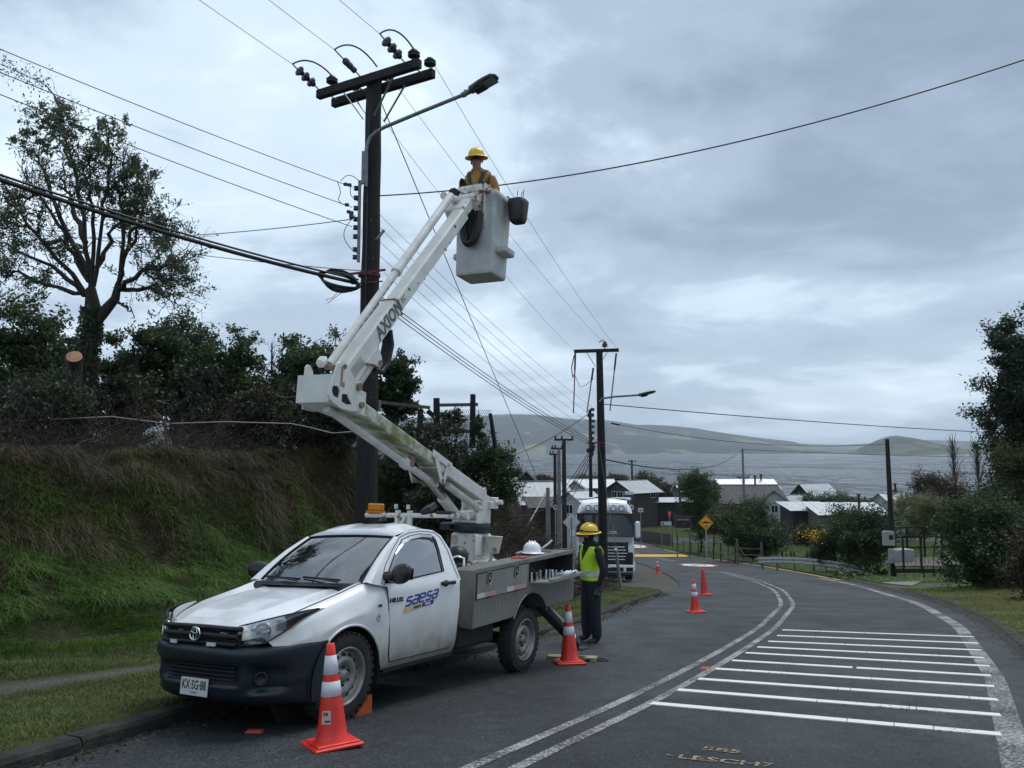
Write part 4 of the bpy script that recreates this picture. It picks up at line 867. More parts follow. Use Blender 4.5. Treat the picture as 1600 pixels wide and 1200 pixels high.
for sg in (1, -1):
    yo, yi, xs, low, AC = side_locker(sg); mb = MB(); ins = .0
    # outer face in columns, leaving the open locker's mouth free
    for (x0, l0), (x1, l1) in zip(zip(xs[:-1], low[:-1]), zip(xs[1:], low[1:])):
        xm = (x0+x1)/2
        if sg > 0 and OX1 < xm < OX0:
            segs = ((l0, l1, max(oz0(x0), l0), max(oz0(x1), l1)), (oz1(x0), oz1(x1), bz1(x0), bz1(x1)))
        else: segs = ((l0, l1, bz1(x0), bz1(x1)),)
        for a, b, c, d in segs: mb.add([Vector((x0, yo, a)), Vector((x1, yo, b)), Vector((x1, yo, d)), Vector((x0, yo, c))], [(3, 2, 1, 0) if sg < 0 else (0, 1, 2, 3)])
    for x in (XF, XR): mb.add([Vector((x, yo, bz0(x))), Vector((x, yi, bz0(x))), Vector((x, yi, bz1(x))), Vector((x, yo, bz1(x)))], [(0, 1, 2, 3)])
    mb.add([Vector((XF, yo, bz1(XF))), Vector((XR, yo, bz1(XR))), Vector((XR, yi, bz1(XR))), Vector((XF, yi, bz1(XF)))], [(0, 1, 2, 3)])
    mb.add([Vector((XF, yi, bz0(XF))), Vector((XR, yi, bz0(XR))), Vector((XR, yi, bz1(XR))), Vector((XF, yi, bz1(XF)))], [(0, 1, 2, 3)])
    mb.add([Vector((XF, yo, bz0(XF))), Vector((AC[0]+AC[2], yo, bz0(XF)+.03)), Vector((AC[0]+AC[2], yi, bz0(XF)+.03)), Vector((XF, yi, bz0(XF)))], [(0, 1, 2, 3)])
    rows = [[Vector((x, yo, l)), Vector((x, yi, l))] for x, l in zip(xs, low)]; mb.grid(rows)
    lk = TB(mb, 'tool_locker', M_TREAD)
    if sg < 0: continue
    # raised tread pattern: little bars in alternating directions on the lower skin and on the lid
    tb = MB(); bw, bl = .007, .032
    for i, x in enumerate(np.arange(XF-.05, XR+.05, -.036)):
        for j in range(9):
            z = bz0(x)+.02+j*.034+(.0 if i % 2 else .017)
            if z > bz0(x)+.30: continue
            if math.hypot(x-AC[0], z-AC[1]) < AC[2]+.02: continue
            ang = .75 if i % 2 else -.75; d = Vector((math.cos(ang)*.0+.55, 0, .83 if i % 2 else -.83)).normalized()
            c = Vector((x, yo+.0015, z)); tb.bar(c-d*bl/2, c+d*bl/2, bw, .004, up=(0, 1, 0))
    for i, x in enumerate(np.arange(XF-.03, XR+.03, -.040)):
        for j in range(9):
            y = yi+.03+j*.040+(.0 if i % 2 else .02)
            if y > yo-.01: continue
            d = Vector((.75, .66 if i % 2 else -.66, 0)); c = Vector((x, y, bz1(x)+.0015)); tb.bar(c-d*.013, c+d*.013, .008, .003)
    o = TB(tb, 'tread_bars', M_BAR, lk); o['kind'] = 'stuff'
    # folded rim of the lid and corner trims
    tr = MB(); tr.bar((XF+.002, yo+.006, bz1(XF)-.012), (XR-.002, yo+.006, bz1(XR)-.012), .012, .042); tr.bar((XF+.004, yo+.003, bz0(XF)), (XF+.004, yo+.003, bz1(XF)-.04), .014, .012, up=(0, 1, 0)); tr.bar((OX0+.03, yo+.004, bz0(OX0)+.30), (OX0+.03, yo+.004, bz1(OX0)-.035), .03, .01, up=(0, 1, 0)); tr.bar((XR+.035, yo+.004, bz0(XR)+.30), (XR+.035, yo+.004, bz1(XR)-.035), .06, .01, up=(0, 1, 0))
    tr.tube([Vector((AC[0]+AC[2]*math.cos(a), yo+.004, AC[1]+AC[2]*math.sin(a))) for a in np.linspace(.40, 2.65, 22)], .012, 6)
    TB(tr, 'locker_trim', M_TREAD, lk)
    # closed front door with latches and striped reflectors
    X0, X1 = -1.965, -3.075; zt = lambda x: bz1(x)-.045; zb = lambda x: bz0(x)+.295
    dr = MB(); v = [Vector((x, yo+d, f(x))) for d in (.002, .012) for x, f in ((X0, zb), (X1, zb), (X1, zt), (X0, zt))]; dr.add(v, [(4, 5, 6, 7), (0, 1, 5, 4), (1, 2, 6, 5), (2, 3, 7, 6), (3, 0, 4, 7)]); dd = TB(dr, 'locker_door', M_ALU)
    gp2 = MB(); loop = [Vector((x+dx_, yo+.004, f(x)+dz_)) for x, f, dx_, dz_ in ((X0, zb, .005, -.005), (X1, zb, -.005, -.005), (X1, zt, -.005, .005), (X0, zt, .005, .005))]; gp2.tube(loop+loop[:1], .005, 4); TB(gp2, 'door_seal', M_GAP, dd)
    for lx_, lz_ in ((-2.20, 1.035), (-2.80, 1.075)):
        la = MB(); la.prism([(-.045, .065), (-.045, -.02), (-.02, -.06), (.02, -.06), (.045, -.02), (.045, .065)], (lx_, yo+.012, lz_), (-1, 0, 0), (0, 0, 1), -.006 if False else .006); lo = TB(la, 'latch', M_BLACK, dd)
        lb = MB(); lb.prism([(-.045, .065), (-.045, -.02), (-.02, -.06), (.02, -.06), (.045, -.02), (.045, .065)], (lx_, yo+.019, lz_), (-1, 0, 0), (0, 0, 1), .001) if False else lb.tube([Vector((lx_-a, yo+.020, lz_+b)) for a, b in ((-.045, .065), (-.045, -.02), (-.02, -.06), (.02, -.06), (.045, -.02), (.045, .065), (-.045, .065))], .006, 5)
        lb.bar((lx_+.03, yo+.026, lz_-.005), (lx_-.03, yo+.026, lz_-.003), .01, .014, up=(0, 1, 0)); lb.bar((lx_+.012, yo+.024, lz_+.0), (lx_-.012, yo+.024, lz_+.045), .02, .006, up=(0, 1, 0)); TB(lb, 'latch_trim', M_STEEL, dd)
    M_RW = mat('white_reflective_tape', (.60, .58, .56), .4); M_RR = mat('faded_red_reflective_tape', (.50, .30, .27), .4)
    for (a, b, m_) in ((-1.97, -2.12, M_RW), (-2.12, -2.36, M_RR), (-2.60, -2.76, M_RW), (-2.76, -3.06, M_RR)):
        q = MB(); q.add([Vector((a, yo+.0135, zb(a)+.006)), Vector((b, yo+.0135, zb(b)+.006)), Vector((b, yo+.0135, zb(b)+.058)), Vector((a, yo+.0135, zb(a)+.058))], [(0, 1, 2, 3)]); TB(q, 'reflective_tape', m_, dd)
    hg = MB()
    for x in (-2.22, -2.82): hg.bar((x+.05, yo+.014, zb(x)-.004), (x-.05, yo+.014, zb(x)-.002), .012, .014, up=(0, 1, 0))
    TB(hg, 'hinge', M_GAP, dd)
    # open locker: dark inside, tray-door folded down, stay cable
    ic = MB(); yb = .53
    ic.add([Vector((x, y, f(x))) for x, y, f in ((OX0, yo, oz0), (OX1, yo, oz0), (OX1, yb, oz0), (OX0, yb, oz0), (OX0, yo, oz1), (OX1, yo, oz1), (OX1, yb, oz1), (OX0, yb, oz1))], [(0, 1, 2, 3), (7, 6, 5, 4), (2, 6, 7, 3), (0, 3, 7, 4), (1, 5, 6, 2)]); TB(ic, 'locker_inside', mat('dark_locker_lining', (.03, .03, .032), .7), lk)
    td = MB(); A, B_, C_, D_ = (OX0-.02, yo+.004, oz0(OX0)), (OX1+.02, yo+.004, oz0(OX1)), (OX1+.0, 1.16, oz0(OX1)+.01), (OX0-.10, 1.12, oz0(OX0)-.004)
    top = [Vector(p) for p in (A, B_, C_, D_)]; bo = [p-Vector((0, 0, .016)) for p in top]; td.add(top+bo, [(0, 1, 2, 3), (7, 6, 5, 4), (0, 4, 5, 1), (1, 5, 6, 2), (2, 6, 7, 3), (3, 7, 4, 0)])
    td.bar(top[2]+Vector((0, -.01, .006)), top[3]+Vector((0, -.01, .006)), .012, .03); TB(td, 'folded_door', M_ALU, lk)
    cb = MB(); cb.tube([(OX0-.03, yo-.02, oz1(OX0)-.03), (OX0-.05, 1.0, oz0(OX0)+.06), (OX0-.12, 1.12, oz0(OX0)+.02)], .004, 5); TB(cb, 'stay_cable', M_BLACK, lk)
mb = MB(); v = [Vector((x, y, bz0(x)+.13)) for x, y in ((XF, -.5), (XR, -.5), (XR, .5), (XF, .5))]; mb.add(v, [(0, 1, 2, 3)]); mb.bar((XR+.03, -.88, bz0(XR)+.08), (XR+.03, .88, bz0(XR)+.08), .06, .14); TB(mb, 'load_deck', M_TREAD)
# tail lamps and bumper step
mb = MB(); mb.box((XR-.03, .74, bz0(XR)+.10), (.05, .22, .10), bev=.01); TB(mb, 'tail_lamp', mat('tail_lamp_red', (.25, .01, .01), .3))
warp([o for o in truck_meshes() if o not in CAB], False)
# ---- rack behind the cab with beacon and spot lamp
M_OLDW = mat('chipped_white_paint', (.62, .61, .57), .55, col2=(.16, .09, .05), vs=11, thr=(.34, .42), bump=.1); M_RUST = mat('rusty_steel', (.16, .075, .035), .85, col2=(.28, .23, .18), vs=12)
mb = MB(); mb.cyl((-1.8, -.56, 1.655), (-1.8, .72, 1.70), .028, n=10)
for yy in (-.10, .07):
    mb.bar((-1.8, yy, 1.10), (-1.8, yy, 1.73), .05, .04); mb.box((-1.76, yy, 1.77), (.03, .03, .05))
mb.bar((-1.8, -.06, 1.50), (-1.8, .04, 1.68), .10, .03)
rk = TB(mb, 'lamp_rack', M_OLDW)
mb = MB(); mb.box((-1.8, -.42, 1.752), (.10, .185, .085), bev=.015); mb.box((-1.8, -.42, 1.70), (.11, .20, .02)); TB(mb, 'amber_beacon', mat('amber_lens', (.62, .20, .015), .25), rk)
mb = MB(); mb.box((-1.82, .31, 1.755), (.14, .16, .075), Matrix.Rotation(.5, 3, 'Y') @ Matrix.Rotation(.4, 3, 'X'), bev=.012); mb.cyl((-1.8, .31, 1.68), (-1.8, .31, 1.73), .012); TB(mb, 'work_lamp', M_BLACK, rk)
mb = MB(); mb.box((-1.82, .54, 1.72), (.09, .22, .05), bev=.012); mb.tube([(-1.8, .30, 1.70), (-1.82, .20, 1.62), (-1.8, .1, 1.52), (-1.8, .05, 1.2)], .008, 5); TB(mb, 'lamp_cable', M_BLACK, rk)
mb = MB(); mb.tube([(-1.88, .60, 1.13), (-1.88, .60, 1.24), (-1.90, .66, 1.27), (-1.92, .74, 1.25), (-1.92, .74, 1.13)], .014, 8); TB(mb, 'grab_loop', M_CHROME)
# ---------------------------------------------------------------- boom, bucket, stabiliser (parts of the truck)
_ph = math.radians(4.6); BMX = Matrix.Translation((-3.2, 0, 0)) @ Matrix.Rotation(_ph, 4, 'Z')     # boom frame in truck space
def BB(mb, name, m, parent=truck):
    mb.v = [tuple(BMX @ Vector(p)) for p in mb.v]; return mb.build(name, m, parent)
M_BOOM = mat('boom_white_paint', (.70, .70, .68), .42, col2=(.56, .55, .50), vs=4, bump=.05); M_MOSS = mat('mossy_boom_paint', (.62, .62, .58), .6, col2=(.20, .22, .08), vs=5, thr=(.40, .62), mscale=(1, 1, 1))
M_BUCK = mat('grey_fibreglass', (.50, .51, .51), .5, col2=(.38, .385, .38), vs=6, bump=.08); M_CYL = mat('painted_cylinder', (.66, .66, .64), .35, col2=(.5, .48, .44), vs=7)
# pedestal
mb = MB(); mb.box((0, 0, .92), (.46, .46, .54), bev=.02); mb.box((-.02, .0, 1.33), (.40, .38, .30), bev=.03); ped = TB(MB().box((-3.2, 0, .9), (.5, .52, .5), bev=.02).box((-3.2, 0, 1.30), (.39, .40, .34), bev=.03).box((-3.2, .0, 1.16), (.44, .44, .03)), 'pedestal', M_OLDW)
TB(MB().box((-3.04, .212, 1.33), (.15, .012, .24), bev=.004), 'pedestal_plate', M_WHITE, ped)
lb_ = TB(MB().add([Vector((-2.998, y, z)) for y, z in ((-.17, 1.33), (-.08, 1.33), (-.08, 1.44), (-.17, 1.44))], [(0, 1, 2, 3)]), 'notice_plate', mat('notice_label', (.55, .5, .5), .5, col2=(.35, .2, .2), vs=30), ped)
TB(MB().tube([(-2.95, .24, .95), (-2.95, .26, 1.06), (-3.05, .265, 1.10), (-3.15, .26, 1.06), (-3.16, .24, .95)], .012, 6), 'hose_loop', M_BLACK, ped)
TB(MB().lathe([(.20, 1.48), (.225, 1.485), (.23, 1.50), (.23, 1.585), (.225, 1.60), (.12, 1.605), (0, 1.605)], (-3.2, 0, 0), (0, 0, 1), 28).box((-3.12, -.30, 1.54), (.22, .16, .10), bev=.02), 'slewing_ring', M_BUMP, ped)
# turret cheeks
mb = MB()
for yy in (-.15, .13): mb.prism([(-.20, 1.60), (.15, 1.60), (.16, 1.70), (.06, 1.72), (.03, 1.80), (.05, 1.93), (.12, 2.01), (.08, 2.06), (-.04, 2.05), (-.07, 1.96), (-.20, 1.92), (-.21, 1.80)], (0, yy, 0), (1, 0, 0), (0, 0, 1), -.025)
mb.box((-.12, -.01, 1.73), (.14, .26, .24)); mb.box((0, -.01, 1.615), (.40, .34, .03)); trt = BB(mb, 'turret', M_OLDW)
BB(MB().box((-.24, .05, 1.90), (.16, .32, .06), bev=.01).box((-.22, .08, 1.83), (.20, .26, .10), bev=.01).cyl((-.24, .18, 1.86), (-.24, .30, 1.87), .03), 'turret_cap', M_OLDW, trt)
BB(MB().cyl((.03, -.20, 2.005), (.03, .175, 2.005), .035).cyl((.40, -.16, 1.68), (.40, .16, 1.68), .045).cyl((.06, -.17, 1.68), (.06, .15, 1.70), .06), 'turret_pin', M_OLDW, trt)
# lower boom: box beam from the turret to the elbow
mb = MB(); A = Vector((0.03, 0, 1.945)); E_ = Vector((2.95, 0, 2.79)); mb.bar(A+Vector((0, .04, 0)), E_+Vector((0, .04, 0)), .26, .13, bev=.012); lbm = BB(mb, 'lower_boom', M_MOSS)
mb = MB(); d = (E_-A).normalized(); mb.bar(A+d*.02+Vector((0, .04, 0)), A+d*1.25+Vector((0, .04, 0)), .27, .15, bev=.01); BB(mb, 'boom_sleeve', M_BOOM, lbm)
mb = MB(); v = [Vector((x, y, z)) for x, zz_ in ((3.215, (2.70, 2.96)), (2.70, (2.635, 2.86))) for y, z in ((-.215, zz_[0]), (.205, zz_[0]), (.205, zz_[1]), (-.215, zz_[1]))]; mb.add(v, [(0, 1, 2, 3), (7, 6, 5, 4), (0, 4, 5, 1), (1, 5, 6, 2), (2, 6, 7, 3), (3, 7, 4, 0)]); eb = BB(mb, 'elbow_housing', M_BOOM, lbm)
# V bracket hanging below the beam, cylinders
mb = MB()
for yy in (.19, -.20):
    for x0, x1 in ((1.30, 1.13), (1.0, 1.10)): mb.bar((x0, yy, 2.35 if x0 > 1.2 else 2.28), (x1, yy, 2.06), .012, .055, up=(1, 0, 0))
    mb.prism([(1.36, 2.42), (.92, 2.29), (.94, 2.22), (1.36, 2.34)], (0, yy-.006, 0), (1, 0, 0), (0, 0, 1), -.012)
BB(mb, 'cylinder_bracket', M_BOOM, lbm)
mb = MB(); mb.cyl((.42, .0, 1.68), (.78, .0, 1.89), .065, n=16); lc = BB(mb, 'lift_cylinder', M_CYL); BB(MB().cyl((.78, 0, 1.89), (1.13, 0, 2.08), .04, n=14), 'cylinder_rod', M_STEEL, lc); BB(MB().cyl((1.13, -.21, 2.075), (1.13, .205, 2.075), .028).cyl((1.05, -.06, 2.06), (1.22, -.06, 2.13), .06), 'cylinder_eye', M_RUST, lc)
BB(MB().cyl((.12, .11, 1.80), (.88, .11, 2.04), .045, n=14).cyl((.05, .11, 1.775), (.14, .11, 1.81), .05), 'levelling_cylinder', M_CYL, lbm)
mb = MB(); mb.cyl((1.05, .06, 2.03), (3.10, .06, 2.66), .040, n=12); mb.box((1.70, .06, 2.235), (.14, .11, .11), Matrix.Rotation(-.3, 3, 'Y'), bev=.02); BB(mb, 'levelling_rod', M_CYL, lbm); BB(MB().box((1.66, .10, 2.26), (.08, .06, .12), Matrix.Rotation(-.3, 3, 'Y'), bev=.015), 'rod_clamp', M_RUST, lbm)
mb = MB()
for k in range(3): mb.tube([(1.55, -.02+.05*k, 2.25), (1.35, -.05+.05*k, 2.12), (1.0, -.05+.06*k, 2.02), (.75, -.02+.05*k, 2.02), (.5, 0, 1.86)], .018, 6)
BB(mb, 'hydraulic_hose', M_BLACK, lbm)
# elbow plates with cut-outs (left and right)
def plate_with_holes(outer, holes, yy, th):
    """an outline with its cut-outs bridged to it, extruded sideways"""
    from mathutils.geometry import delaunay_2d_cdt
    vs = [Vector(p) for p in outer]; ed = [(i, (i+1) % len(outer)) for i in range(len(outer))]
    for h_ in holes:
        b = len(vs); vs += [Vector(p) for p in h_]; ed += [(b+i, b+(i+1) % len(h_)) for i in range(len(h_))]
    o, _, f, _, _, _ = delaunay_2d_cdt(vs, ed, [], 1, 1e-5)
    def inside(p, poly):
        c = False
        for (x0, y0), (x1, y1) in zip(poly, poly[1:]+poly[:1]):
            if (y0 > p[1]) != (y1 > p[1]) and p[0] < (x1-x0)*(p[1]-y0)/(y1-y0)+x0: c = not c
        return c
    ff = [t for t in f if not any(inside(tuple(sum((o[i] for i in t), Vector((0, 0)))/len(t)), h_) for h_ in holes)]
    mb = MB(); mb.add([Vector((p.x, yy, p.y)) for p in o], [tuple(t) for t in ff]); mb.add([Vector((p.x, yy-th, p.y)) for p in o], [tuple(t[::-1]) for t in ff])
    for loop in [outer]+holes:
        n = len(loop); mb.add([Vector((x, yy, z)) for x, z in loop]+[Vector((x, yy-th, z)) for x, z in loop], [(i, (i+1) % n, (i+1) % n+n, i+n) for i in range(n)])
    return mb
OUTL = [(3.19, 3.06), (3.14, 3.09), (3.05, 3.085), (3.01, 3.04), (2.99, 2.98), (2.95, 2.965), (2.88, 2.965), (2.82, 2.93), (2.81, 2.86), (2.86, 2.80), (2.80, 2.78), (2.755, 2.74), (2.76, 2.69), (2.82, 2.665), (2.93, 2.65), (3.10, 2.655), (3.26, 2.71), (3.29, 2.76), (3.27, 2.84)]
HOLES = [[(3.235, 2.85), (3.16, 2.85), (3.13, 2.81), (3.145, 2.74), (3.22, 2.755), (3.25, 2.80)], [(3.10, 2.79), (3.02, 2.80), (2.99, 2.76), (2.94, 2.715), (3.02, 2.70), (3.10, 2.72)], [(3.085+.022*math.cos(a), 2.875+.03*math.sin(a)) for a in np.linspace(0, 2*math.pi, 10, endpoint=False)]]
ep = BB(plate_with_holes(OUTL, HOLES, .225, .02), 'elbow_plate', M_BOOM, lbm); BB(plate_with_holes([(min(x, 3.17)-(.06 if x > 3.1 else 0), z) for x, z in OUTL], [], -.215, .02), 'elbow_plate', M_BOOM, lbm)
BB(MB().box((3.08, .2075, 2.785), (.36, .003, .17)), 'cutout_shade_sheet', M_UNDER, lbm)  # dark sheet added behind the plate so its cut-outs look shaded
BB(MB().cyl((2.86, -.24, 2.895), (2.86, .25, 2.895), .038, n=14).cyl((2.80, -.24, 2.725), (2.80, .25, 2.725), .032, n=14).cyl((3.09, .0, 3.05), (3.09, .235, 3.05), .022), 'elbow_pin', M_RUST, lbm)
BB(MB().bar((3.125, .232, 3.05), (3.125, .232, 2.86), .012, .006, up=(0, 1, 0)), 'rust_run', mat('rust_streak', (.35, .18, .06), .7), lbm)
# upper boom
p0 = Vector((2.86, 0, 2.93)); p1 = Vector((.66, 0, 5.45)); d = (p1-p0).normalized(); nn = Vector((0, 1, 0)).cross(d)
if nn.z < 0: nn = -nn
mb = MB(); mb.bar(p0+d*.10+nn*.045, p0+d*1.25+nn*.045, .19, .20, up=nn, bev=.02); mb.bar(p0+d*1.24+nn*.04, p1+d*.0+nn*.04, .172, .168, up=nn, bev=.02)
for yy in (.075, -.095): mb.cyl(p0+Vector((0, yy, -.03)), p0+Vector((0, yy+.02, -.03)), .085, n=18); mb.bar(p0+Vector((0, yy+.01, -.02)), p0+Vector((0, yy+.01, 0))+d*.35, .02, .16, up=nn)
ub = BB(mb, 'upper_boom', M_BOOM)
mb = MB()
for yy in (.098, -.118): mb.prism([(.35, -.02), (.62, -.02), (.60, -.13), (.56, -.20), (.50, -.20), (.46, -.13)], p0+Vector((0, yy, 0)), d, nn, .02)
BB(mb, 'boom_lug', M_BOOM, ub); BB(MB().cyl(p0+d*.53-nn*.165+Vector((0, -.13, 0)), p0+d*.53-nn*.165+Vector((0, .13, 0)), .03).tube([p0+d*1.24+nn*.145+Vector((0, .09, 0)), p0+d*1.24-nn*.055+Vector((0, .09, 0)), p0+d*1.24-nn*.055+Vector((0, -.09, 0)), p0+d*1.24+nn*.145+Vector((0, -.09, 0)), p0+d*1.24+nn*.145+Vector((0, .09, 0))], .012, 6), 'lug_pin', M_RUST, ub)
c0 = Vector((2.79, 0, 2.73)); c1 = p0+d*.53-nn*.165; mb = MB(); mb.cyl(c1, c1.lerp(c0, .62), .052, n=16); cy = BB(mb, 'upper_lift_cylinder', M_CYL, ub); BB(MB().cyl(c1.lerp(c0, .60), c0, .032, n=14), 'upper_cylinder_rod', M_CHROME, ub); BB(MB().cyl(c1.lerp(c0, .60), c1.lerp(c0, .64), .058, n=16), 'cylinder_gland', M_RUST, ub)
l0 = Vector((3.07, .03, 3.08)); l1 = Vector((1.02, .03, 5.58)); ld = (l1-l0).normalized()
mb = MB(); mb.cyl(l0, l0.lerp(l1, .50), .042, n=12); mb.cyl(l0.lerp(l1, .49), l1, .050, n=14); mb.cyl(l0.lerp(l1, .48), l0.lerp(l1, .50), .058, n=14); BB(mb, 'levelling_link', M_CYL, ub)
mb = MB()
for k in range(9): f = .18+.03*k+.008*math.sin(k*7); mb.bar(l0.lerp(l1, f)+Vector((0, .041, -.012)), l0.lerp(l1, f+.018)+Vector((0, .041, -.012)), .012, .006, up=(0, 1, 0))
o = BB(mb, 'rust_flakes', M_RUST, ub); o['kind'] = 'stuff'
BB(MB().box((3.12, -.02, 3.10), (.12, .10, .09), Matrix.Rotation(.85, 3, 'Y'), bev=.03), 'link_knuckle', M_OLDW, ub)
hz_ = [p0+d*1.0-nn*.06, p0+d*.92-nn*.20, p0+d*.74-nn*.30, p0+d*.58-nn*.30, p0+d*.50-nn*.20]
mb = MB()
for k in range(3): mb.tube([q+Vector((0, -.04+.04*k, 0))-nn*.012*k for q in hz_], .028, 8)
BB(mb, 'hose_bundle', M_BLACK, ub)
Bt = (BMX).to_3x3(); q0 = p0+d*1.02+nn*.02; Lx_ = -d; Mx = Matrix((d, nn, Vector((0, 1, 0)))).transposed().to_4x4()
if Mx.to_3x3().determinant() < 0: Mx = Matrix((d, -nn, Vector((0, 1, 0)))).transposed().to_4x4()
Mx.translation = p0+d*1.00+nn*.045+Vector((0, .0965, 0))
text_mesh('boom_lettering', 'AXION', .20, mat('grey_boom_lettering', (.10, .10, .105), .6), ub, BMX @ Mx, .001, bold=.006, sx=.9)
Mx2 = Mx.copy(); Mx2.translation = p0+d*1.38+nn*.05+Vector((0, .0875, 0)); text_mesh('boom_lettering', 'SC', .085, MATS['grey_boom_lettering'], ub, BMX @ Mx2, .001, bold=.001)
mb = MB()
for f, s_ in ((1.55, .03), (1.75, .018), (2.55, .03), (2.7, .02), (2.95, .035), (1.9, .014)): mb.ball(p0+d*f+nn*(.02+.05*math.sin(f*9))+Vector((0, .086, 0)), (s_, .004, s_*.6), 8)
o = BB(mb, 'paint_chips', M_RUST, ub); o['kind'] = 'stuff'
# bucket with its bracket
mb = MB(); bx0, bx1, by0, by1 = .30, -.14, -.275, .27; zb_, zt_ = 4.80, 5.90
def ringz(z, e):        # rounded rectangle
    r = []; x0, x1, y0, y1 = bx0+e, bx1-e, by0-e, by1+e; cr = .035
    for cx, cy, a0 in ((x0-cr, y1-cr, 0), (x1+cr, y1-cr, 1), (x1+cr, y0+cr, 2), (x0-cr, y0+cr, 3)):
        for k in range(5): a = math.pi/2*(a0+k/4); r.append(Vector((cx+cr*math.cos(a), cy+cr*math.sin(a), z)))
    return r+r[:1]
rows = [ringz(zb_, -.014), ringz(zb_+.012, -.004), ringz(zb_+.05, 0), ringz(5.2, .008), ringz(5.6, .018), ringz(5.82, .025), ringz(5.84, .045), ringz(5.90, .048), ringz(5.905, .03), ringz(5.88, .005), ringz(zb_+.12, -.03)]
mb.grid(rows, 0, True); mb.add(rows[0][:-1], [tuple(range(20))[::-1]]); mb.add(rows[-1][:-1], [tuple(range(20))]); bk = BB(mb, 'bucket', M_BUCK)
mb = MB(); v = [Vector((x, y, z)) for z, yo_, xr in ((5.09, .0, .03), (5.20, .0, .0)) for x, y in ((.20-xr, .27), (-.10+xr, .27), (-.12, .40), (.20, .40))]; mb.box((.06, .335, 5.14), (.30, .15, .10), bev=.02); BB(mb, 'bucket_step', M_BUCK, bk); BB(MB().box((.08, -.33, 5.11), (.22, .12, .09), bev=.02), 'bucket_step', M_BUCK, bk)
mb = MB()
for yy in (.13, -.12): mb.bar((.345, yy, 4.86), (.345, yy*1.05, 5.5), .012, .01, up=(1, 0, 0))
mb = MB(); mb.prism([(-.22, 6.0), (.10, 6.0), (.115, 5.94), (.10, 5.62), (.05, 5.585), (-.04, 5.585), (-.10, 5.66), (-.20, 5.90)], (.345, 0, 0), (0, 1, 0), (0, 0, 1), .03); mb.prism([(.37, 6.0), (-.0, 5.97), (.02, 5.80), (.10, 5.62), (.27, 5.36), (.31, 5.34), (.37, 5.62)], (0, .135, 0), (1, 0, 0), (0, 0, 1), -.03)
bp_ = BB(mb, 'bucket_bracket', M_OLDW, bk)
mb = MB()
for y, z, a, b in ((-.13, 5.86, .025, .045), (-.12, 5.75, .018, .028), (-.02, 5.64, .035, .02), (-.03, 5.80, .03, .01)): mb.ball((.376, y, z), (.004, a, b), 10)
for x, z, a, b in ((.25, 5.86, .025, .06), (.26, 5.72, .02, .045), (.24, 5.60, .025, .06)): mb.ball((x, .137, z), (a, .004, b), 10)
BB(mb, 'bracket_hole', M_GAP, bp_)
mb = MB(); mb.cyl((1.02, -.16, 5.58), (1.02, .14, 5.58), .07, n=16) if False else mb.cyl((.98, -.10, 5.62), (.40, -.10, 5.74), .05, n=12); mb.box((.62, -.06, 5.60), (.36, .30, .14), Matrix.Rotation(.85, 3, 'Y'), bev=.02); mb.cyl((.56, -.22, 5.72), (.56, .16, 5.74), .06, n=14); mb.cyl((.42, -.25, 5.90), (.42, .0, 5.92), .055, n=14); mb.bar((.56, -.1, 5.72), (.42, -.1, 5.90), .10, .08, bev=.02)
BB(mb, 'tip_knuckle', M_OLDW, bk); BB(MB().box((.50, -.22, 5.84), (.18, .12, .14), bev=.03), 'tip_cover', M_UNDER, bk)
# black hose drape below the bracket
mb = MB(); rows = []
for t in np.linspace(0, 1, 13):
    a = math.pi*t; cx = -.02-.115*math.cos(a); cz = 5.60-.42*math.sin(a)**.8; w = .045+.045*math.sin(a); r = []
    for k in range(9): b = 2*math.pi*k/8; r.append(Vector((.40+.05*math.sin(b), cx+w*math.cos(b)*(-math.cos(a)), cz-w*math.cos(b)*math.sin(a)*.6+.0)))
    rows.append(r)
mb.grid(rows, 0, True); BB(mb, 'hose_drape', M_BLACK, bk)
BB(MB().prism([(-.16, 5.62), (.12, 5.62), (.10, 5.40), (.04, 5.26), (-.02, 5.23), (-.08, 5.28), (-.13, 5.42)], (.37, 0, 0), (0, 1, 0), (0, 0, 1), .03), 'rubber_cover', M_RUB, bk)
# stabiliser leg: black box member from under the body to the road
mb = MB(); mb.bar((-3.72, .66, .66), (-4.20, 1.06, .10), .10, .13, up=(1, 0, 0), bev=.012); ol = TB(mb, 'stabiliser_leg', M_UNDER); TB(MB().bar((-3.86, .70, .62), (-4.14, .98, .22), .05, .16, up=(1, 0, 0)), 'stabiliser_tube', M_ALU, ol)
TB(MB().bar((-4.07, 1.005, .26), (-4.12, 1.05, .19), .03, .10, up=(1, 0, 0)), 'reflective_band', mat('white_reflective_tape', (.6, .58, .56), .4), ol)
TB(MB().box((-4.21, 1.07, .06), (.22, .20, .025), bev=.008), 'stabiliser_foot', M_UNDER, ol)
mb = MB(); mb.bar((-3.72, -.66, .66), (-4.20, -1.06, .16), .10, .13, up=(1, 0, 0), bev=.012); TB(mb, 'stabiliser_leg', M_UNDER)
# small rusty bucket on the pedestal and the round hose reel behind the cab
TB(MB().lathe([(.075, 1.24), (.115, 1.44), (.122, 1.445), (.108, 1.44), (.07, 1.26)], (-3.2, .33, 0), (0, 0, 1), 4 if False else 14).tube([(-3.2, .2, 1.43), (-3.2, .33, 1.44)], .015, 6).tube([(-3.2, .22, 1.1), (-3.2, .30, 1.15), (-3.2, .31, 1.26)], .02, 6), 'tool_cup', M_OLDW)
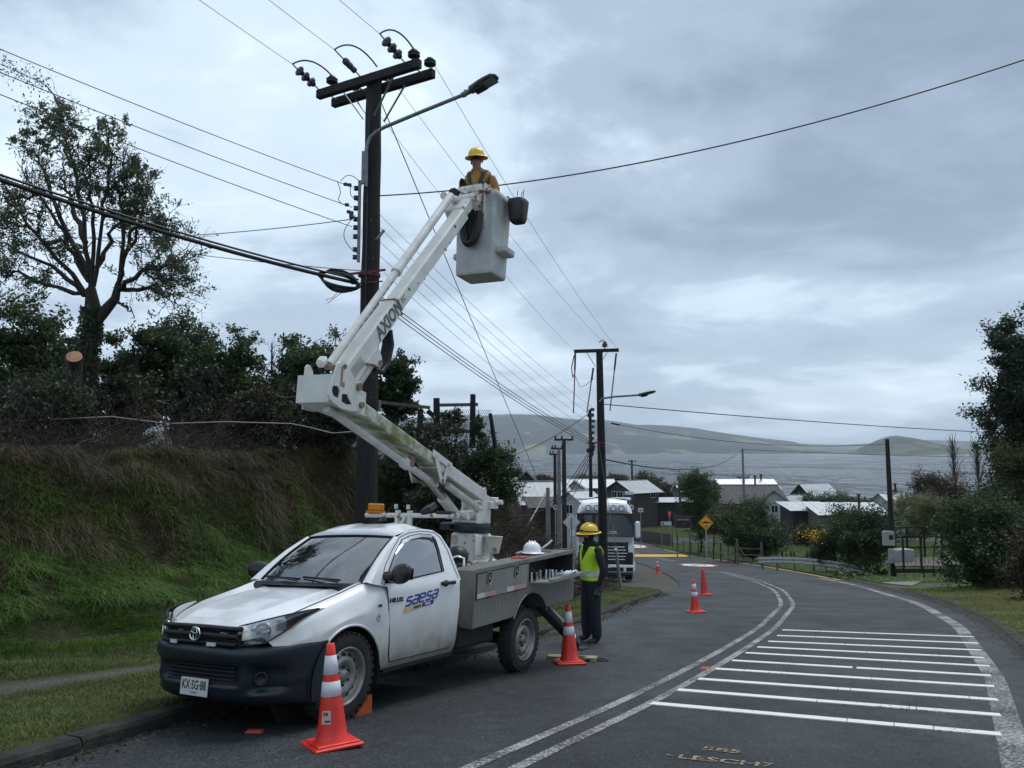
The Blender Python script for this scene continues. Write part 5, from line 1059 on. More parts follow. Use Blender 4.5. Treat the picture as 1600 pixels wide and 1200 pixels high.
# ================================================================ POLES, LAMPS, WIRES
M_WOOD = mat('black_creosoted_timber', (.022, .020, .019), .85, col2=(.008, .008, .008), vs=6, mscale=(3, 3, .3), bump=.5, bs=30); M_WGREY = mat('weathered_grey_timber', (.14, .125, .105), .9, col2=(.06, .052, .044), vs=7, mscale=(4, 4, .4), bump=.4)
M_PORC = mat('brown_black_porcelain', (.014, .013, .015), .35); M_GALV = mat('galvanised_steel', (.20, .21, .22), .5, metal=.6, col2=(.13, .135, .14), vs=9); M_WIRE = mat('weathered_wire', (.045, .045, .05), .6); M_CABLE = mat('black_cable', (.012, .012, .013), .55); M_REDST = mat('red_oxide_steel', (.13, .025, .025), .7); M_DKG = mat('dark_grey_luminaire', (.06, .065, .07), .5); M_CONC = mat('grey_concrete_pole', (.20, .20, .19), .9, col2=(.13, .13, .125), vs=5)
LDIR = Vector((1.09, 1.89, 0)).normalized(); LPER = Vector((LDIR.y, -LDIR.x, 0))     # direction of the line of poles near the camera
def catenary(a, b, sag, n=20):
    a, b = Vector(a), Vector(b); return [a.lerp(b, t)-Vector((0, 0, 4*sag*t*(1-t))) for t in np.linspace(0, 1, n)]
def wire(label, a, b, sag, r=.006, m=None, group='overhead wires strung between the poles', cat='wire', name='overhead_wire', n=20, pts=None):
    p = pts or catenary(a, b, sag, n); o = MB().tube(p, r, 4, caps=False).build(name, m or M_WIRE, org=p[0]); return tag(o, label, cat, group)
# ---- the big wooden pole
PB = Vector((-2.40, 12.72, 0)); PB.z = gnd(PB.x, PB.y); PTOP = P(580, 132, PB.y).z
def at_pole(py, dx=0.0): return P(575 if py > 400 else 578, py, PB.y).z
pole = thing('utility_pole', 'tall dark wooden power pole with double crossarm behind the pickup', 'power pole', PB, 'power poles along the road')
mb = MB(); H = PTOP-PB.z+.15; seg = 10; rows = []
for k in range(14):
    t = k/13; r = .20-.070*t; rows.append([PB+Vector(((r*math.cos(a)+.006*math.sin(k*3+a*2))+.03*t, r*math.sin(a), -.3+(H+.3)*t)) for a in (2*math.pi*j/seg for j in range(seg+1))])
mb.grid(rows, 0, True); mb.add(rows[-1][:-1], [tuple(range(seg))]); mb.build('pole_shaft', M_WOOD, pole)
ZA = PTOP-.02; armL = P(498, 140, 13.0); d_arm = LPER; ctr = PB+Vector((.03, 0, 0)); ctr.z = ZA
arms = []
for k, s in enumerate((-.19, .19)):         # one arm each side of the pole
    c = ctr+LDIR*s; c.z = ZA+.02; a0, a1 = c-d_arm*1.12, c+d_arm*1.12
    arms.append(MB().bar(a0, a1, .11, .15, bev=.008).build('crossarm', M_WOOD, pole))
for s in (-.16, .16):
    for e in (-1, 1):
        a = ctr+LDIR*s+d_arm*e*.55; a.z = ZA-.05; b = ctr+LDIR*s*.8+d_arm*e*.12; b.z = ZA-.62; MB().bar(a, b, .035, .012).build('arm_brace', M_GALV, pole)
mb = MB()
for e in (-.95, -.3, .3, .95):
    c = ctr+d_arm*e; mb.cyl(c-LDIR*.27+Vector((0, 0, .02)), c+LDIR*.27+Vector((0, 0, .02)), .011, n=6)
o = mb.build('arm_bolt', M_GALV, pole); o['kind'] = 'stuff'
def insulator_pin(p, sc=1.0):
    mb = MB(); mb.cyl(p, p+Vector((0, 0, .10*sc)), .012, n=6); o = mb.build('pin_insulator', M_GALV, pole)
    MB().lathe([(0, .09), (.05, .09), (.10, .115), (.105, .13), (.06, .15), (.10, .165), (.102, .18), (.055, .20), (.06, .225), (.03, .24), (0, .24)] if sc == 1 else [(0, .09*sc), (.1*sc, .12*sc), (.06*sc, .15*sc), (.09*sc, .17*sc), (.05*sc, .22*sc), (0, .24*sc)], p, (0, 0, 1), 14).build('porcelain_shed', M_PORC, o); return p+Vector((0, 0, .24*sc))
wdir = -LDIR; ends = []                      # strings pull back up the hill, past the camera
for k, (e, s, lift) in enumerate(((-1.08, -.19, .10), (-.13, -.19, .12), (.82, -.19, .12))):
    a = ctr+d_arm*e+LDIR*s; a.z = ZA+.10; dirn = (wdir+Vector((0, 0, .28))-LPER*.0).normalized(); p = a.copy()
    st_ = MB().cyl(a, a+dirn*.66, .012, n=6).build('strain_string', M_GALV, pole)
    if k == 1: MB().lathe([(.02, .14), (.05, .16), (.05, .24), (.03, .25), (.055, .27), (.055, .33), (.03, .34), (.06, .36), (.06, .42), (.035, .44)], a, dirn, 12).build('string_disc', M_DKG, st_)
    else:
        for j in range(3): MB().lathe([(0, .0), (.045, .005), (.05, .05), (.088, .065), (.092, .085), (.06, .10), (0, .105)], a+dirn*(.14+.145*j), dirn, 14).build('string_disc', M_PORC, st_)
    ends.append(a+dirn*.68)
pins = []
for e, s in ((-.82, -.16), (-.62, .19), (.97, -.16), (1.04, .19), (.10, .19)):
    q = ctr+d_arm*e+LDIR*s; q.z = ZA+.07; pins.append(insulator_pin(q))
for (a, b, l) in ((ends[0], pins[0], .30), (ends[2], pins[2], .34), (ends[1], ctr+d_arm*.06+Vector((0, 0, .32)), .40)):
    mid = a.lerp(b, .45)+Vector((0, 0, l)); pts = [a.lerp(mid, t)*(1-t)+mid.lerp(b, t)*t for t in np.linspace(0, 1, 14)]; pts = [a+(p-a) for p in pts]
    MB().tube(pts, .014, 6).build('jumper_loop', M_CABLE, pole)
for e in range(3): wire(('conductor leaving the left string of the big crossarm', 'conductor leaving the middle string of the big crossarm', 'conductor leaving the right string of the big crossarm')[e], ends[e], ends[e]-LDIR*26+Vector((0, 0, 3.4)), .35, .0055)
# low-voltage rack: spools on the left of the pole
rack = MB(); rx = PB+Vector((-.168, -.09, 0)); rack.bar((rx.x, rx.y, at_pole(285)), (rx.x, rx.y, at_pole(412)), .03, .05, up=(1, 0, 0)); rk_ = rack.build('wire_rack', M_GALV, pole); spools = []
for py in (297, 312, 328, 345, 358, 372, 392, 404):
    p = Vector((rx.x-.06, rx.y, at_pole(py))); MB().lathe([(0, -.035), (.035, -.035), (.045, -.02), (.028, 0), (.045, .02), (.035, .035), (0, .035)], p, (0, 0, 1), 10).build('spool_insulator', M_PORC, rk_); spools.append(p)
MB().lathe([(.185, -.03), (.19, 0), (.185, .03)], (PB.x, PB.y, at_pole(430)), (0, 0, 1), 14).bar((PB.x-.33, PB.y-.16, at_pole(432)), (PB.x+.30, PB.y-.16, at_pole(425)), .03, .035).bar((PB.x-.26, PB.y-.17, at_pole(447)), (PB.x+.26, PB.y-.17, at_pole(443)), .02, .02).build('red_bracket', M_REDST, pole)
mb = MB()
for k in range(22): a = 1.2*k; mb.cyl((PB.x+.16*math.sin(.9*k)*.8, PB.y-.165, PB.z+1+.33*k), (PB.x+.16*math.sin(.9*k)*.8, PB.y-.20, PB.z+1+.33*k), .008, n=5)
o = mb.build('pole_nails', M_GALV, pole); o['kind'] = 'stuff'
MB().bar((PB.x+.15, PB.y-.16, at_pole(378)), (PB.x+.27, PB.y-.18, at_pole(364)), .05, .03).build('step_bolt', M_GALV, pole)
MB().bar((PB.x-.02, PB.y-.20, at_pole(600)), (PB.x-.02, PB.y-.18, at_pole(190)), .012, .03, up=(1, 0, 0)).build('cable_guard', M_CABLE, pole)
MB().cyl((PB.x-.045+.27, PB.y-.10, at_pole(642)), (PB.x+.225, PB.y-.10, at_pole(626)), .02).build('small_pipe', M_GALV, pole)
# ---- street lamp on that pole
def luminaire(parent, p, dirn, L=.66, W=.30, m=M_DKG):
    a, s, u = frame_of(dirn, (0, 0, 1)); rows = []
    for t in np.linspace(0, 1, 9):
        w = W/2*(.45+.55*math.sin(min(1, t*1.5)*math.pi/2))*(1 if t < .85 else 1-.5*((t-.85)/.15)**2); hgt = .075*(1-.55*t)*(.9 if t < .9 else .6); r = []
        for k in range(13): b = 2*math.pi*k/12; r.append(p+a*(L*t)+s*(w*math.copysign(abs(math.cos(b))**.6, math.cos(b)))+u*(hgt*math.copysign(abs(math.sin(b))**.7, math.sin(b))*(1.0 if math.sin(b) > 0 else .7)))
        rows.append(r)
    mb = MB().grid(rows, 0, True); mb.add(rows[0][:-1], [tuple(range(12))]); mb.add(rows[-1][:-1], [tuple(range(12))[::-1]]); o = mb.build('lamp_head', m, parent)
    q = [p+a*(L*t)+s*w-u*(.058*(1-.5*t)+.006) for t, w in ((.42, -.105), (.93, -.115), (.93, .115), (.42, .105))]; MB().add(q, [(0, 1, 2, 3)]).add(q, [(3, 2, 1, 0)]).build('lamp_glass', mat('dull_lamp_glass', (.35, .37, .39), .3), o)
    MB().box(p+a*.18-u*.065, (.22, .16, .05), Matrix((a, s, u)).transposed(), bev=.02).build('gear_box', M_BLACK, o)
lamp = thing('street_lamp', 'grey street lamp on a long arm reaching over the raised bucket', 'street lamp', (PB.x-.05, PB.y-.22, at_pole(290)), 'street lamps on the power poles')
lp = [P(572, 292, 12.45), P(572, 236, 12.45), P(574, 224, 12.45), P(579, 214, 12.44), P(588, 206, 12.42), P(600, 199, 12.4), P(612, 194, 12.35), P(660, 174, 12.2), P(722, 149, 11.9), P(735, 143, 11.85)]
MB().tube(lp, .030, 10).build('lamp_arm', M_GALV, lamp); MB().box(P(570, 262, 12.49), (.10, .06, .55)).build('mounting_plate', M_GALV, lamp)
la, lb = P(722, 149, 11.9), P(778, 118, 11.6); dl = (lb-la).normalized(); MB().cyl(la, la+dl*.22, .045, n=10).cyl(la+dl*.06-Vector((0, 0, .05)), la+dl*.06+Vector((0, 0, .06)), .02).build('lamp_spigot', M_GALV, lamp)
luminaire(lamp, la+dl*.16, dl, .50, .27)
# ---- second pole, where the worker stands
P2 = Vector((3.22, 27.6, 0)); P2.z = gnd(P2.x, P2.y); Z2 = P(932, 546, P2.y).z
pole2 = thing('utility_pole', 'dark pole with crossarm and lamp standing before the parked lorry', 'power pole', P2, 'power poles along the road')
MB().tube([P2+Vector((0, 0, -.3)), P2+Vector((0, 0, 3)), Vector((P2.x-.06, P2.y, Z2))], [.185, .16, .12], 9).build('pole_shaft', M_WOOD, pole2)
a0, a1 = P(897, 549, 27.7), P(967, 547, 27.4); MB().bar(a0, a1, .10, .12).build('crossarm', M_WOOD, pole2)
for e in (917, 949): MB().bar(P(e, 551, 27.5), P(932+(e-932)*.12, 573, 27.5), .03, .02).build('arm_brace', M_GALV, pole2)
pt = P(945, 546, 27.5); MB().cyl(pt, pt+Vector((0, 0, .12)), .02, n=6).lathe([(0, .08), (.07, .09), (.13, .12), (.06, .15), (.12, .18), (.05, .22), (.09, .25), (0, .28)], pt, (0, 0, 1), 10).tube([pt+Vector((-.2, 0, .26)), pt+Vector((-.08, 0, .34)), pt+Vector((.05, 0, .26))], .02, 5).build('pin_insulator', M_PORC, pole2)
for k, (xa, xb, yb) in enumerate(((899, 896, 646), (927, 917, 645), (963, 953, 642))):      # cut-out fuses and hanging tails
    t_ = P(xa, 552 if k != 1 else 575, 27.4); b_ = P(xb, yb, 27.4); MB().cyl(t_, t_.lerp(b_, .28), .035, n=7).build('fuse_cutout', M_PORC, pole2); MB().tube([t_.lerp(b_, .25), b_], .022, 5).build('hanging_tail', mat('dull_red_insulated_cable', (.10, .045, .045), .6), pole2)
MB().tube([P(897, 555, 27.4), P(893, 575, 27.3), P(895, 590, 27.3), P(899, 580, 27.4)], .02, 5).build('jumper_loop', M_CABLE, pole2)
MB().tube([P(899, 588, 27.4), P(906, 605, 27.3), P(915, 602, 27.3), P(927, 592, 27.3)], .010, 4).build('slack_lead', M_CABLE, pole2)
mb = MB()
for py in range(640, 705, 9): q = P(926-.2*(py % 7), py, 27.35); mb.box(q, (.14, .12, .10))
o = mb.build('spool_rack', M_PORC, pole2); o['kind'] = 'stuff'
MB().tube([P(921, 640, 27.4), P(924, 690, 27.35), P(926, 712, 27.3)], .045, 6).build('cable_riser', M_CABLE, pole2); MB().box(P(923, 701, 27.3), (.35, .15, .14), Matrix.Rotation(-.6, 3, 'Y'), bev=.04).build('splice_closure', M_CABLE, pole2)
MB().bar(P(918, 692, 27.35), P(944, 692, 27.35), .04, .05).bar(P(932, 697, 27.3), P(945, 697, 27.3), .03, .03).build('red_bracket', M_REDST, pole2)
MB().bar(P(935, 760, 27.42), P(937, 840, 27.42), .03, .02, up=(1, 0, 0)).build('cable_guard', M_CABLE, pole2)
lamp2 = thing('street_lamp', 'slim street lamp on the pole before the parked lorry', 'street lamp', P(938, 625, 27.4), 'street lamps on the power poles')
MB().tube([P(937, 628, 27.4), P(940, 623, 27.4), P(958, 620, 27.2), P(1001, 617, 26.8)], .035, 8).build('lamp_arm', M_GALV, lamp2); luminaire(lamp2, P(999, 617.5, 26.8), (P(1022, 611.5, 26.5)-P(1001, 617, 26.8)), .62, .26)
# ---- wires between pole 1 and pole 2, and on down the street
for k, (x1, y1, x2, y2) in enumerate(((594, 336, 930, 640), (594, 356, 928, 652), (594, 378, 927, 664), (594, 400, 926, 676), (600, 426, 925, 688))):
    wire(('topmost', 'second from the top', 'middle', 'fourth from the top', 'lowest')[k]+' of five thin conductors from big pole to lorry pole', P(x1, y1, PB.y), P(x2, y2, P2.y), .18, .005, group='thin conductors between the two near poles')
for k, (x2, y2) in enumerate(((898, 549), (945, 537), (966, 547))):
    a = pins[(1, 4, 3)[k]]; wire(('phase wire from the big crossarm to the left end of the next', 'phase wire from the big crossarm to the next pole top', 'phase wire from the big crossarm to the right end of the next')[k], a, P(x2, y2, P2.y), .25, .005)
for k in range(3): wire(('upper', 'middle', 'lower')[k]+' one of three heavy black cables sagging to the lorry pole', P(566, 441+7*k, PB.y-.25), P(922, 687+4*k, P2.y), .16, .010, M_CABLE, 'telecom cables between the two near poles', 'cable', 'telecom_cable')
# guy wire from the crossarm down to the far verge
wire('steel stay wire slanting down past the bucket to the verge', P(588, 142, PB.y+.1), P(838, 744, 30.0), .0, .010, M_CABLE, None, 'stay wire', 'stay_wire')
# overhead lines up the hill on the left
for k, (x0, y0, sp) in enumerate(((0, 62, 0), (0, 98, 2), (0, 132, 4))):
    b = P(x0, y0, 9.2-.2*k); a = spools[sp]+Vector((-.05, -.05, 0)); e = a+(b-a)*1.9; wire(('top', 'middle', 'lowest')[k]+' of three thin wires climbing left from the pole rack', a, e, .12, .0065)
wire('level wire running left from the pole rack behind the tall tree', spools[3]+Vector((-.05, 0, 0)), P(-60, 352, 22), .35, .008, M_CABLE)
wire('thin wire below the level one on the left of the big pole', P(575, 424, 12.5), P(120, 368, 22), .1, .007, M_CABLE)
for k in range(2): wire(('thickest black cable climbing left across the tall tree', 'thinner black cable lying along the thickest one')[k], P(560, 443-6*k, 12.45), P(-140, 232-8*k, 8.2), .10, (.030, .016)[k], M_CABLE, None, 'cable', 'telecom_cable')
# the service cable across the road to the right
wire('long black service cable crossing the road in front of the lineman', P(590, 306, 12.6), P(1760, 38, 8.9), .42, .011, M_CABLE, None, 'cable', 'service_cable', 30)
# the tangle on the left of the pole: leads, clamps, spare coil
coil = thing('cable_coil', 'coil of spare black cable hung left of the big pole', 'cable coil', P(530, 440, 12.3))
for k in range(7):
    c = P(530, 438, 12.3); R_ = Matrix.Rotation(.28, 3, 'Y'); pts = [c+R_ @ Vector(((.36-.012*k)*math.cos(t), .05*math.sin(2*t+k)+.01*k, (.085+.016*k)*math.sin(t))) for t in np.linspace(0, 2*math.pi, 26)]; MB().tube(pts, .013, 5, caps=False).build('coil_turn', M_CABLE, coil)
MB().tube([P(538, 455, 12.3), P(523, 465, 12.3), P(512, 474, 12.3), P(510, 468, 12.3), P(518, 466, 12.3), P(527, 458, 12.3)], .005, 4).build('loose_end', M_CABLE, coil)
for k, pts in enumerate(([(532, 283), (543, 274), (556, 278), (566, 290)], [(527, 283), (532, 300), (529, 312), (536, 320)], [(548, 290), (548, 304), (556, 312), (562, 316)], [(555, 336), (540, 356), (538, 372), (548, 388), (559, 396)])):
    q = [P(x, y, 12.35) for x, y in pts]; sm = []
    for i in range(len(q)-1):
        p_, a_, b_, n_ = q[max(i-1, 0)], q[i], q[i+1], q[min(i+2, len(q)-1)]
        for t in np.linspace(0, 1, 6, endpoint=i == len(q)-2): sm.append(.5*((2*a_)+(b_-p_)*t+(2*p_-5*a_+4*b_-n_)*t*t+(3*a_-p_-3*b_+n_)*t**3))
    tag(MB().tube(sm, .006, 4).build('connecting_lead', M_CABLE, org=sm[0]), ('arched lead over the topmost wire by the pole rack', 'wavy lead dropping to the level wire by the pole', 'short looped lead under the top wire clamp', 'long bowed lead hanging left of the pole rack')[k], 'wire', 'leads left of the big pole')
for k, (x, y) in enumerate(((540, 288), (546, 289), (542, 320), (545, 331), (549, 336))):
    tag(MB().box(P(x, y, 12.35), (.07, .05, .05 if k != 4 else .13), bev=.01).build('wire_clamp', M_PORC, org=P(x, y, 12.35)), ('small clamp on the topmost wire, first of two', 'small clamp on the topmost wire, nearer the pole', 'dark dead-end block on the level wire', 'clamp on the lowest wire by the pole rack', 'dark upright clamp hanging just below the lowest wire')[k], 'clamp', 'clamps left of the big pole')
# ---- poles further down
def far_pole(px, ptop, y, label, r=.13, m=M_WOOD, arm=None, lean=0, group='poles further down the street', arm2=None):
    x = (px-800)/FPX*y; b = on(x, y); t = P(px+lean, ptop, y); o = thing('utility_pole', label, 'power pole', b, group)
    MB().tube([b-Vector((0, 0, .3)), b.lerp(t, .5), t], [r*1.25, r*1.1, r*.85], 7).build('pole_shaft', m, o)
    for a_ in (arm or []):
        l, rr, py = a_; MB().bar(P(l, py, y), P(rr, py, y), .10, .12).build('crossarm', M_WOOD, o); mb = MB()
        for q in (l+2, (l+rr)/2-3, rr-2): mb.lathe([(0, 0), (.05, .02), (.06, .10), (.04, .22), (0, .25)], P(q, py-.6, y), (0, 0, 1), 7)
        q_ = mb.build('pin_insulators', M_PORC, o); q_['kind'] = 'stuff'
        for s in (-1, 1): MB().bar(P((l+rr)/2+s*(rr-l)*.32, py+.5, y), P((l+rr)/2+s, py+8, y), .04, .03).build('arm_brace', M_GALV, o)
    return o
far_pole(881, 686, 46, 'dark pole with tee crossarm left of the lorry', arm=[(866, 896, 687)])
far_pole(873, 701, 52, 'grey pole behind the dark one, left of the lorry', m=M_CONC, arm=[(861, 880, 701)])
far_pole(867, 709, 60, 'slim pole furthest left of the three beside the lorry', arm=[(858, 876, 710)])
far_pole(856, 762, 48, 'short grey concrete post by the left roof', m=M_CONC, r=.14)
far_pole(922, 640, 64, 'pole behind the lorry pole carrying spools', arm=[(917, 928, 650)], r=.14)
far_pole(987, 719, 128, 'pole behind the gabled houses with small crossarm', arm=[(981, 994, 721)], r=.17)
far_pole(1061, 744, 118, 'black lamp post beside the car park', r=.13)
far_pole(1160, 701, 96, 'grey pole with crossarm rising from the dark roof', m=M_CONC, arm=[(1151, 1171, 746)], r=.15)
far_pole(1188, 743, 140, 'thin dark post standing on the dark roofed house', r=.13)
_p = far_pole(1386, 686, 37, 'lone black pole with meter box beside the footbridge', r=.11, lean=0)
_b = P(1388, 841, 36.8); MB().box(_b, (.50, .22, .68), bev=.02).build('meter_box', mat('grey_meter_box', (.33, .33, .31), .6), _p); MB().box(_b+Vector((.08, -.115, .05)), (.20, .012, .22)).build('meter_window', M_BLACK, _p)
tag(MB().tube([P(1030, 730, 118), P(1042, 729.5, 118), P(1053, 736, 118), P(1060, 747, 118)], .05, 5).build('lamp_bracket', M_GALV, org=P(1060, 747, 118)), 'curved lamp bracket atop the black post by the cars', 'lamp bracket')
# wires down the street
wire('upper wire from the lorry pole across the lake to the right', P(938, 631, 27.5), P(1760, 682, 50), .25, .018, M_CABLE); wire('second wire from the lorry pole ending at the lone black pole', P(956, 661, 36), P(1384, 694, 37), .45, .014, M_CABLE)
MB().cyl(P(955, 661, 35.9), P(968, 664, 36), .05, n=6).build('dead_end_clamp', M_PORC, _p)
wire('cable from the lorry pole to the grey village pole', P(936, 716, 27.6), P(1158, 703, 96), 1.2, .03, M_CABLE); wire('cable from the village pole to the right over the lone pole', P(1160, 702, 96), P(1760, 716, 90), .3, .035, M_CABLE)
for k in range(4): wire(('first', 'second', 'third', 'fourth')[k]+' of four drooping cables left of the lorry, counted from the left', P(924+k, 700+3*k, 27.5), P(800+22*k, 800-8*k, 46+3*k), 1.0, .016, M_CABLE, 'drop cables left of the lorry pole', 'cable', 'drop_cable')
wire('cable crossing from the verge shrubs to the fuse of the lorry pole', P(790, 716, 26), P(917, 648, 27.4), .15, .012, M_CABLE)
wire('lowest lake wire passing behind the bare poplars', P(1390, 756, 120), P(1760, 760, 120), .3, .04, M_CABLE)
# stay of the second pole with its pale guard
tag(MB().cyl(G(971, 925, .1), P(962, 858, 22.6), .045, n=9).build('stay_guard', mat('pale_plastic_guard', (.42, .43, .42), .6), org=G(971, 925, .1)), 'pale guard tube on the stay, leaning beside the hi-vis worker', 'guard tube')
wire('stay wire running down into the pale guard tube', P(935, 690, 27.4), P(962, 858, 22.6), 0, .008, M_CABLE, None, 'stay wire', 'stay_wire')
wire('slanting yellowish stay in the brambles left of the lorry', P(853, 770, 46), P(822, 826, 40), 0, .05, mat('yellowed_guard', (.25, .22, .13), .7), None, 'stay wire', 'stay_wire')
# ================================================================ CONES, CHOCK, LOOSE THINGS
M_CONE = mat('orange_red_pvc', (.74, .035, .020), .42, col2=(.62, .028, .018), vs=5); M_CONEW = mat('white_reflective_collar', (.70, .69, .74), .35, col2=(.6, .58, .62), vs=20); M_CONE2 = mat('plain_red_pvc', (.62, .03, .03), .45)
def cone(p, h=.71, base=.36, rot=.5, label='', collars=True, m=None):
    m = m or M_CONE; s = h/.71; t = thing('traffic_cone', label, 'traffic cone', (0, 0, 0), 'traffic cones along the road'); ORG[t.name] = Vector((0, 0, 0))
    MB().box((0, 0, .014*s), (base, base, .028*s), bev=.010).box((0, 0, .034*s), (base*.86, base*.86, .014*s), bev=.006).build('base', m, t)
    rr = lambda z: .118*s-(.118-.028)*s*(z/(h)); pr = [(.125*s, .038*s), (.118*s, .06*s)] + [(rr(z), z) for z in np.linspace(.08*s, h-.004, 10)] + [(.022*s, h), (.018*s, h-.02)]
    MB().lathe(pr, (0, 0, 0), (0, 0, 1), 24).build('body', m, t)
    if collars:
        for z0, z1 in ((.345*s, .445*s), (.495*s, .625*s)): MB().lathe([(rr(z0)+.0005, z0-.001), (rr(z0)+.0028, z0), (rr(z1)+.0028, z1), (rr(z1)+.0005, z1+.001)], (0, 0, 0), (0, 0, 1), 24).build('reflective_collar', M_CONEW, t)
    g = float(gz(p.y)); t.location = (p.x, p.y, g+.006); t.rotation_euler = (-.115, 0, rot); return t
c1 = cone(G(519, 1166), rot=.55, label='largest traffic cone, with a maker sticker, by the pickup front wheel'); cone(G(890, 1037), rot=.12, label='two collared traffic cone standing before the plank near the stabiliser')
cone(G(1087, 957), rot=.2, label='collared traffic cone beside a plain red cone on the bend'); cone(G(1101, 930), h=.80, base=.40, rot=.3, label='plain red cone without collars out on the bend', collars=False, m=M_CONE2); cone(G(1028, 896), rot=.1, label='farthest small traffic cone beside the lorry')
# sticker on the near cone, wrapped on its face towards the camera
mb = MB(); Rr = Matrix.Rotation(-.55, 3, 'Z'); rows = []
for z in np.linspace(.165, .255, 4): rows.append([Rr @ Vector(((.1185-.1268*z+.003)*math.cos(a), (.1185-.1268*z+.003)*math.sin(a), z)) for a in np.linspace(-2.15, -1.40, 6)])
stk = mb.grid(rows).build('sticker', mat('pinkish_label', (.55, .36, .34), .6), None); stk.parent = c1
mb = MB()
for z0, z1, a0, a1 in ((.222, .244, -2.0, -1.85), (.222, .244, -1.80, -1.62), (.178, .192, -1.85, -1.46)): mb.grid([[Rr @ Vector(((.1185-.1268*z+.0042)*math.cos(a), (.1185-.1268*z+.0042)*math.sin(a), z)) for a in np.linspace(a0, a1, 4)] for z in (z0, z1)])
pr_ = mb.build('sticker_print', mat('dark_label_print', (.10, .03, .04), .6)); pr_.parent = stk
# orange wheel chock behind the front wheel
g = G(581, 1114); Rz = Matrix.Rotation(YAW, 3, 'Z'); mb = MB()
mb.prism([(0, 0), (.24, 0), (.235, .02), (.20, .05), (.13, .10), (.05, .155), (.02, .17), (0, .165)], g+Vector((0, 0, -.01)), Rz @ Vector((1, 0, 0)), (0, 0, 1), .14); ck = tag(mb.build('wheel_chock', mat('orange_chock_plastic', (.50, .095, .012), .6, col2=(.35, .07, .015), vs=12), org=g), 'orange wheel chock wedged behind the pickup front wheel', 'wheel chock')
mb = MB()
for k in range(7): t_ = .06+.026*k; mb.box(g+Rz @ Vector((t_, -.07, .152-.62*(t_-.05)-.01)), (.012, .145, .014), Rz @ Matrix.Rotation(.6, 3, 'Y'))
o = mb.build('tread_rib', M_CONE if False else mat('orange_chock_plastic', (.5, .095, .012)), ck); o['kind'] = 'stuff'
# stabiliser planks lying on the road
M_PLK = mat('pale_weathered_plank', (.36, .31, .19), .85, col2=(.22, .20, .12), vs=9)
a, b = G(856, 1030), G(932, 1034); mb = MB().bar(a+Vector((0, 0, .03)), b+Vector((0, 0, .035)), .13, .05, bev=.005); pk = tag(mb.build('outrigger_plank', M_PLK, org=a), 'pale wooden bearing plank on the road behind a cone', 'plank')
MB().tube([b+Vector((.0, 0, .03)), b+Vector((.08, -.03, .015)), b+Vector((.15, .02, .012)), b+Vector((.10, .10, .012)), b+Vector((-.02, .07, .03))], .011, 6).build('rope_handle', M_BLACK, pk)
MB().box(a.lerp(b, .86)+Vector((0, -.068, .035)), (.10, .004, .03)).build('plank_label', M_BLACK, pk)
# things on and in the tool locker (placed in the truck's own space)
def on_truck(mb, name, m, label, cat, group=None):
    mb.v = [tuple(T2W(p)) for p in mb.v]; return tag(mb.build(name, m, org=mb.v[0]), label, cat, group)
def helmet(mb, c, R, s=1.0):
    c = Vector(c)
    prof = [(.168, 0), (.165, .008), (.128, .012), (.122, .03), (.115, .07), (.098, .105), (.07, .13), (.035, .145), (0, .149)]
    n = 26; rows = []
    for r, z in prof:
        row = []
        for k in range(n+1):
            a = 2*math.pi*k/n; fx = 1.12 + (.10*max(0, math.cos(a))**2 if r > .15 else 0); row.append(c + R @ (Vector((r*math.cos(a)*fx, r*math.sin(a)*.97, z))*s))
        rows.append(row)
    mb.grid(rows, 0, True)
    for k in (-1, 0, 1):
        q = [c + R @ (Vector((.135*math.cos(t)*1.0, k*.035, .012+.14*math.sin(t)))*s) for t in np.linspace(.35, math.pi-.35, 9)]; mb.tube(q, .008*s, 5)
    return mb
on_truck(helmet(MB(), (-3.72, .60, bz1(-3.7)+.004), Matrix.Rotation(.4, 3, 'Z')), 'hard_hat', mat('white_helmet_plastic', (.75, .76, .78), .3), 'white hard hat left lying on the tool locker lid', 'hard hat')
mb = MB(); mb.tube([(-2.95, .74, bz1(-3)+.022), (-3.05, .78, bz1(-3.05)+.022)], [.014, .013], 8); mb.box((-3.10, .80, bz1(-3.1)+.02), (.10, .05, .025), Matrix.Rotation(-.4, 3, 'Z'), bev=.008); mb.tube([(-3.13, .80, bz1(-3.1)+.02), (-3.20, .80, bz1(-3.2)+.015), (-3.25, .83, bz1(-3.2)+.012)], .008, 6)
on_truck(mb, 'pliers', mat('red_tool_grip', (.5, .05, .03), .5), 'red handled pliers on the tool locker lid', 'hand tool')
mb = MB(); mb.tube([(-3.4, .55, bz1(-3.4)+.02), (-3.8, .50, bz1(-3.8)+.025), (-4.1, .56, bz1(-4.1)+.03), (-4.38, .50, bz1(-4.4)+.06), (-4.55, .46, bz1(-4.5)+.09)], .016, 6); on_truck(mb, 'pole_rod', M_ALU, 'pale rod lying along the locker lid towards the tail', 'rod')
mb = MB(); mb.tube([(-3.9+.17*math.cos(t), .68+.06*math.sin(t), bz1(-3.9)+.016+.01*math.sin(2*t)) for t in np.linspace(0, 5.6, 20)]+[(-4.2, .72, bz1(-4.2)+.012), (-4.37, .80, bz1(-4.37)+.012), (-4.41, .90, bz1(-4.4)-.06)], .007, 5); on_truck(mb, 'loose_cable', M_GALV, 'loop of grey cable lying near the white hard hat', 'cable')
mb = MB(); mb.ball((-2.52, .25, 1.22), (.13, .14, .12), 14); mb.box((-2.55, .25, 1.11), (.32, .26, .12), bev=.04); kb = on_truck(mb, 'tool_bag', M_BLACK, 'black work bag with yellow tag between cab and pedestal', 'bag')
MB().box(T2W((-2.56, .385, 1.12)), (.05, .05, .03), Matrix.Rotation(.5, 3, 'Z')).build('bag_tag', mat('yellow_tag', (.65, .5, .05), .5), kb)
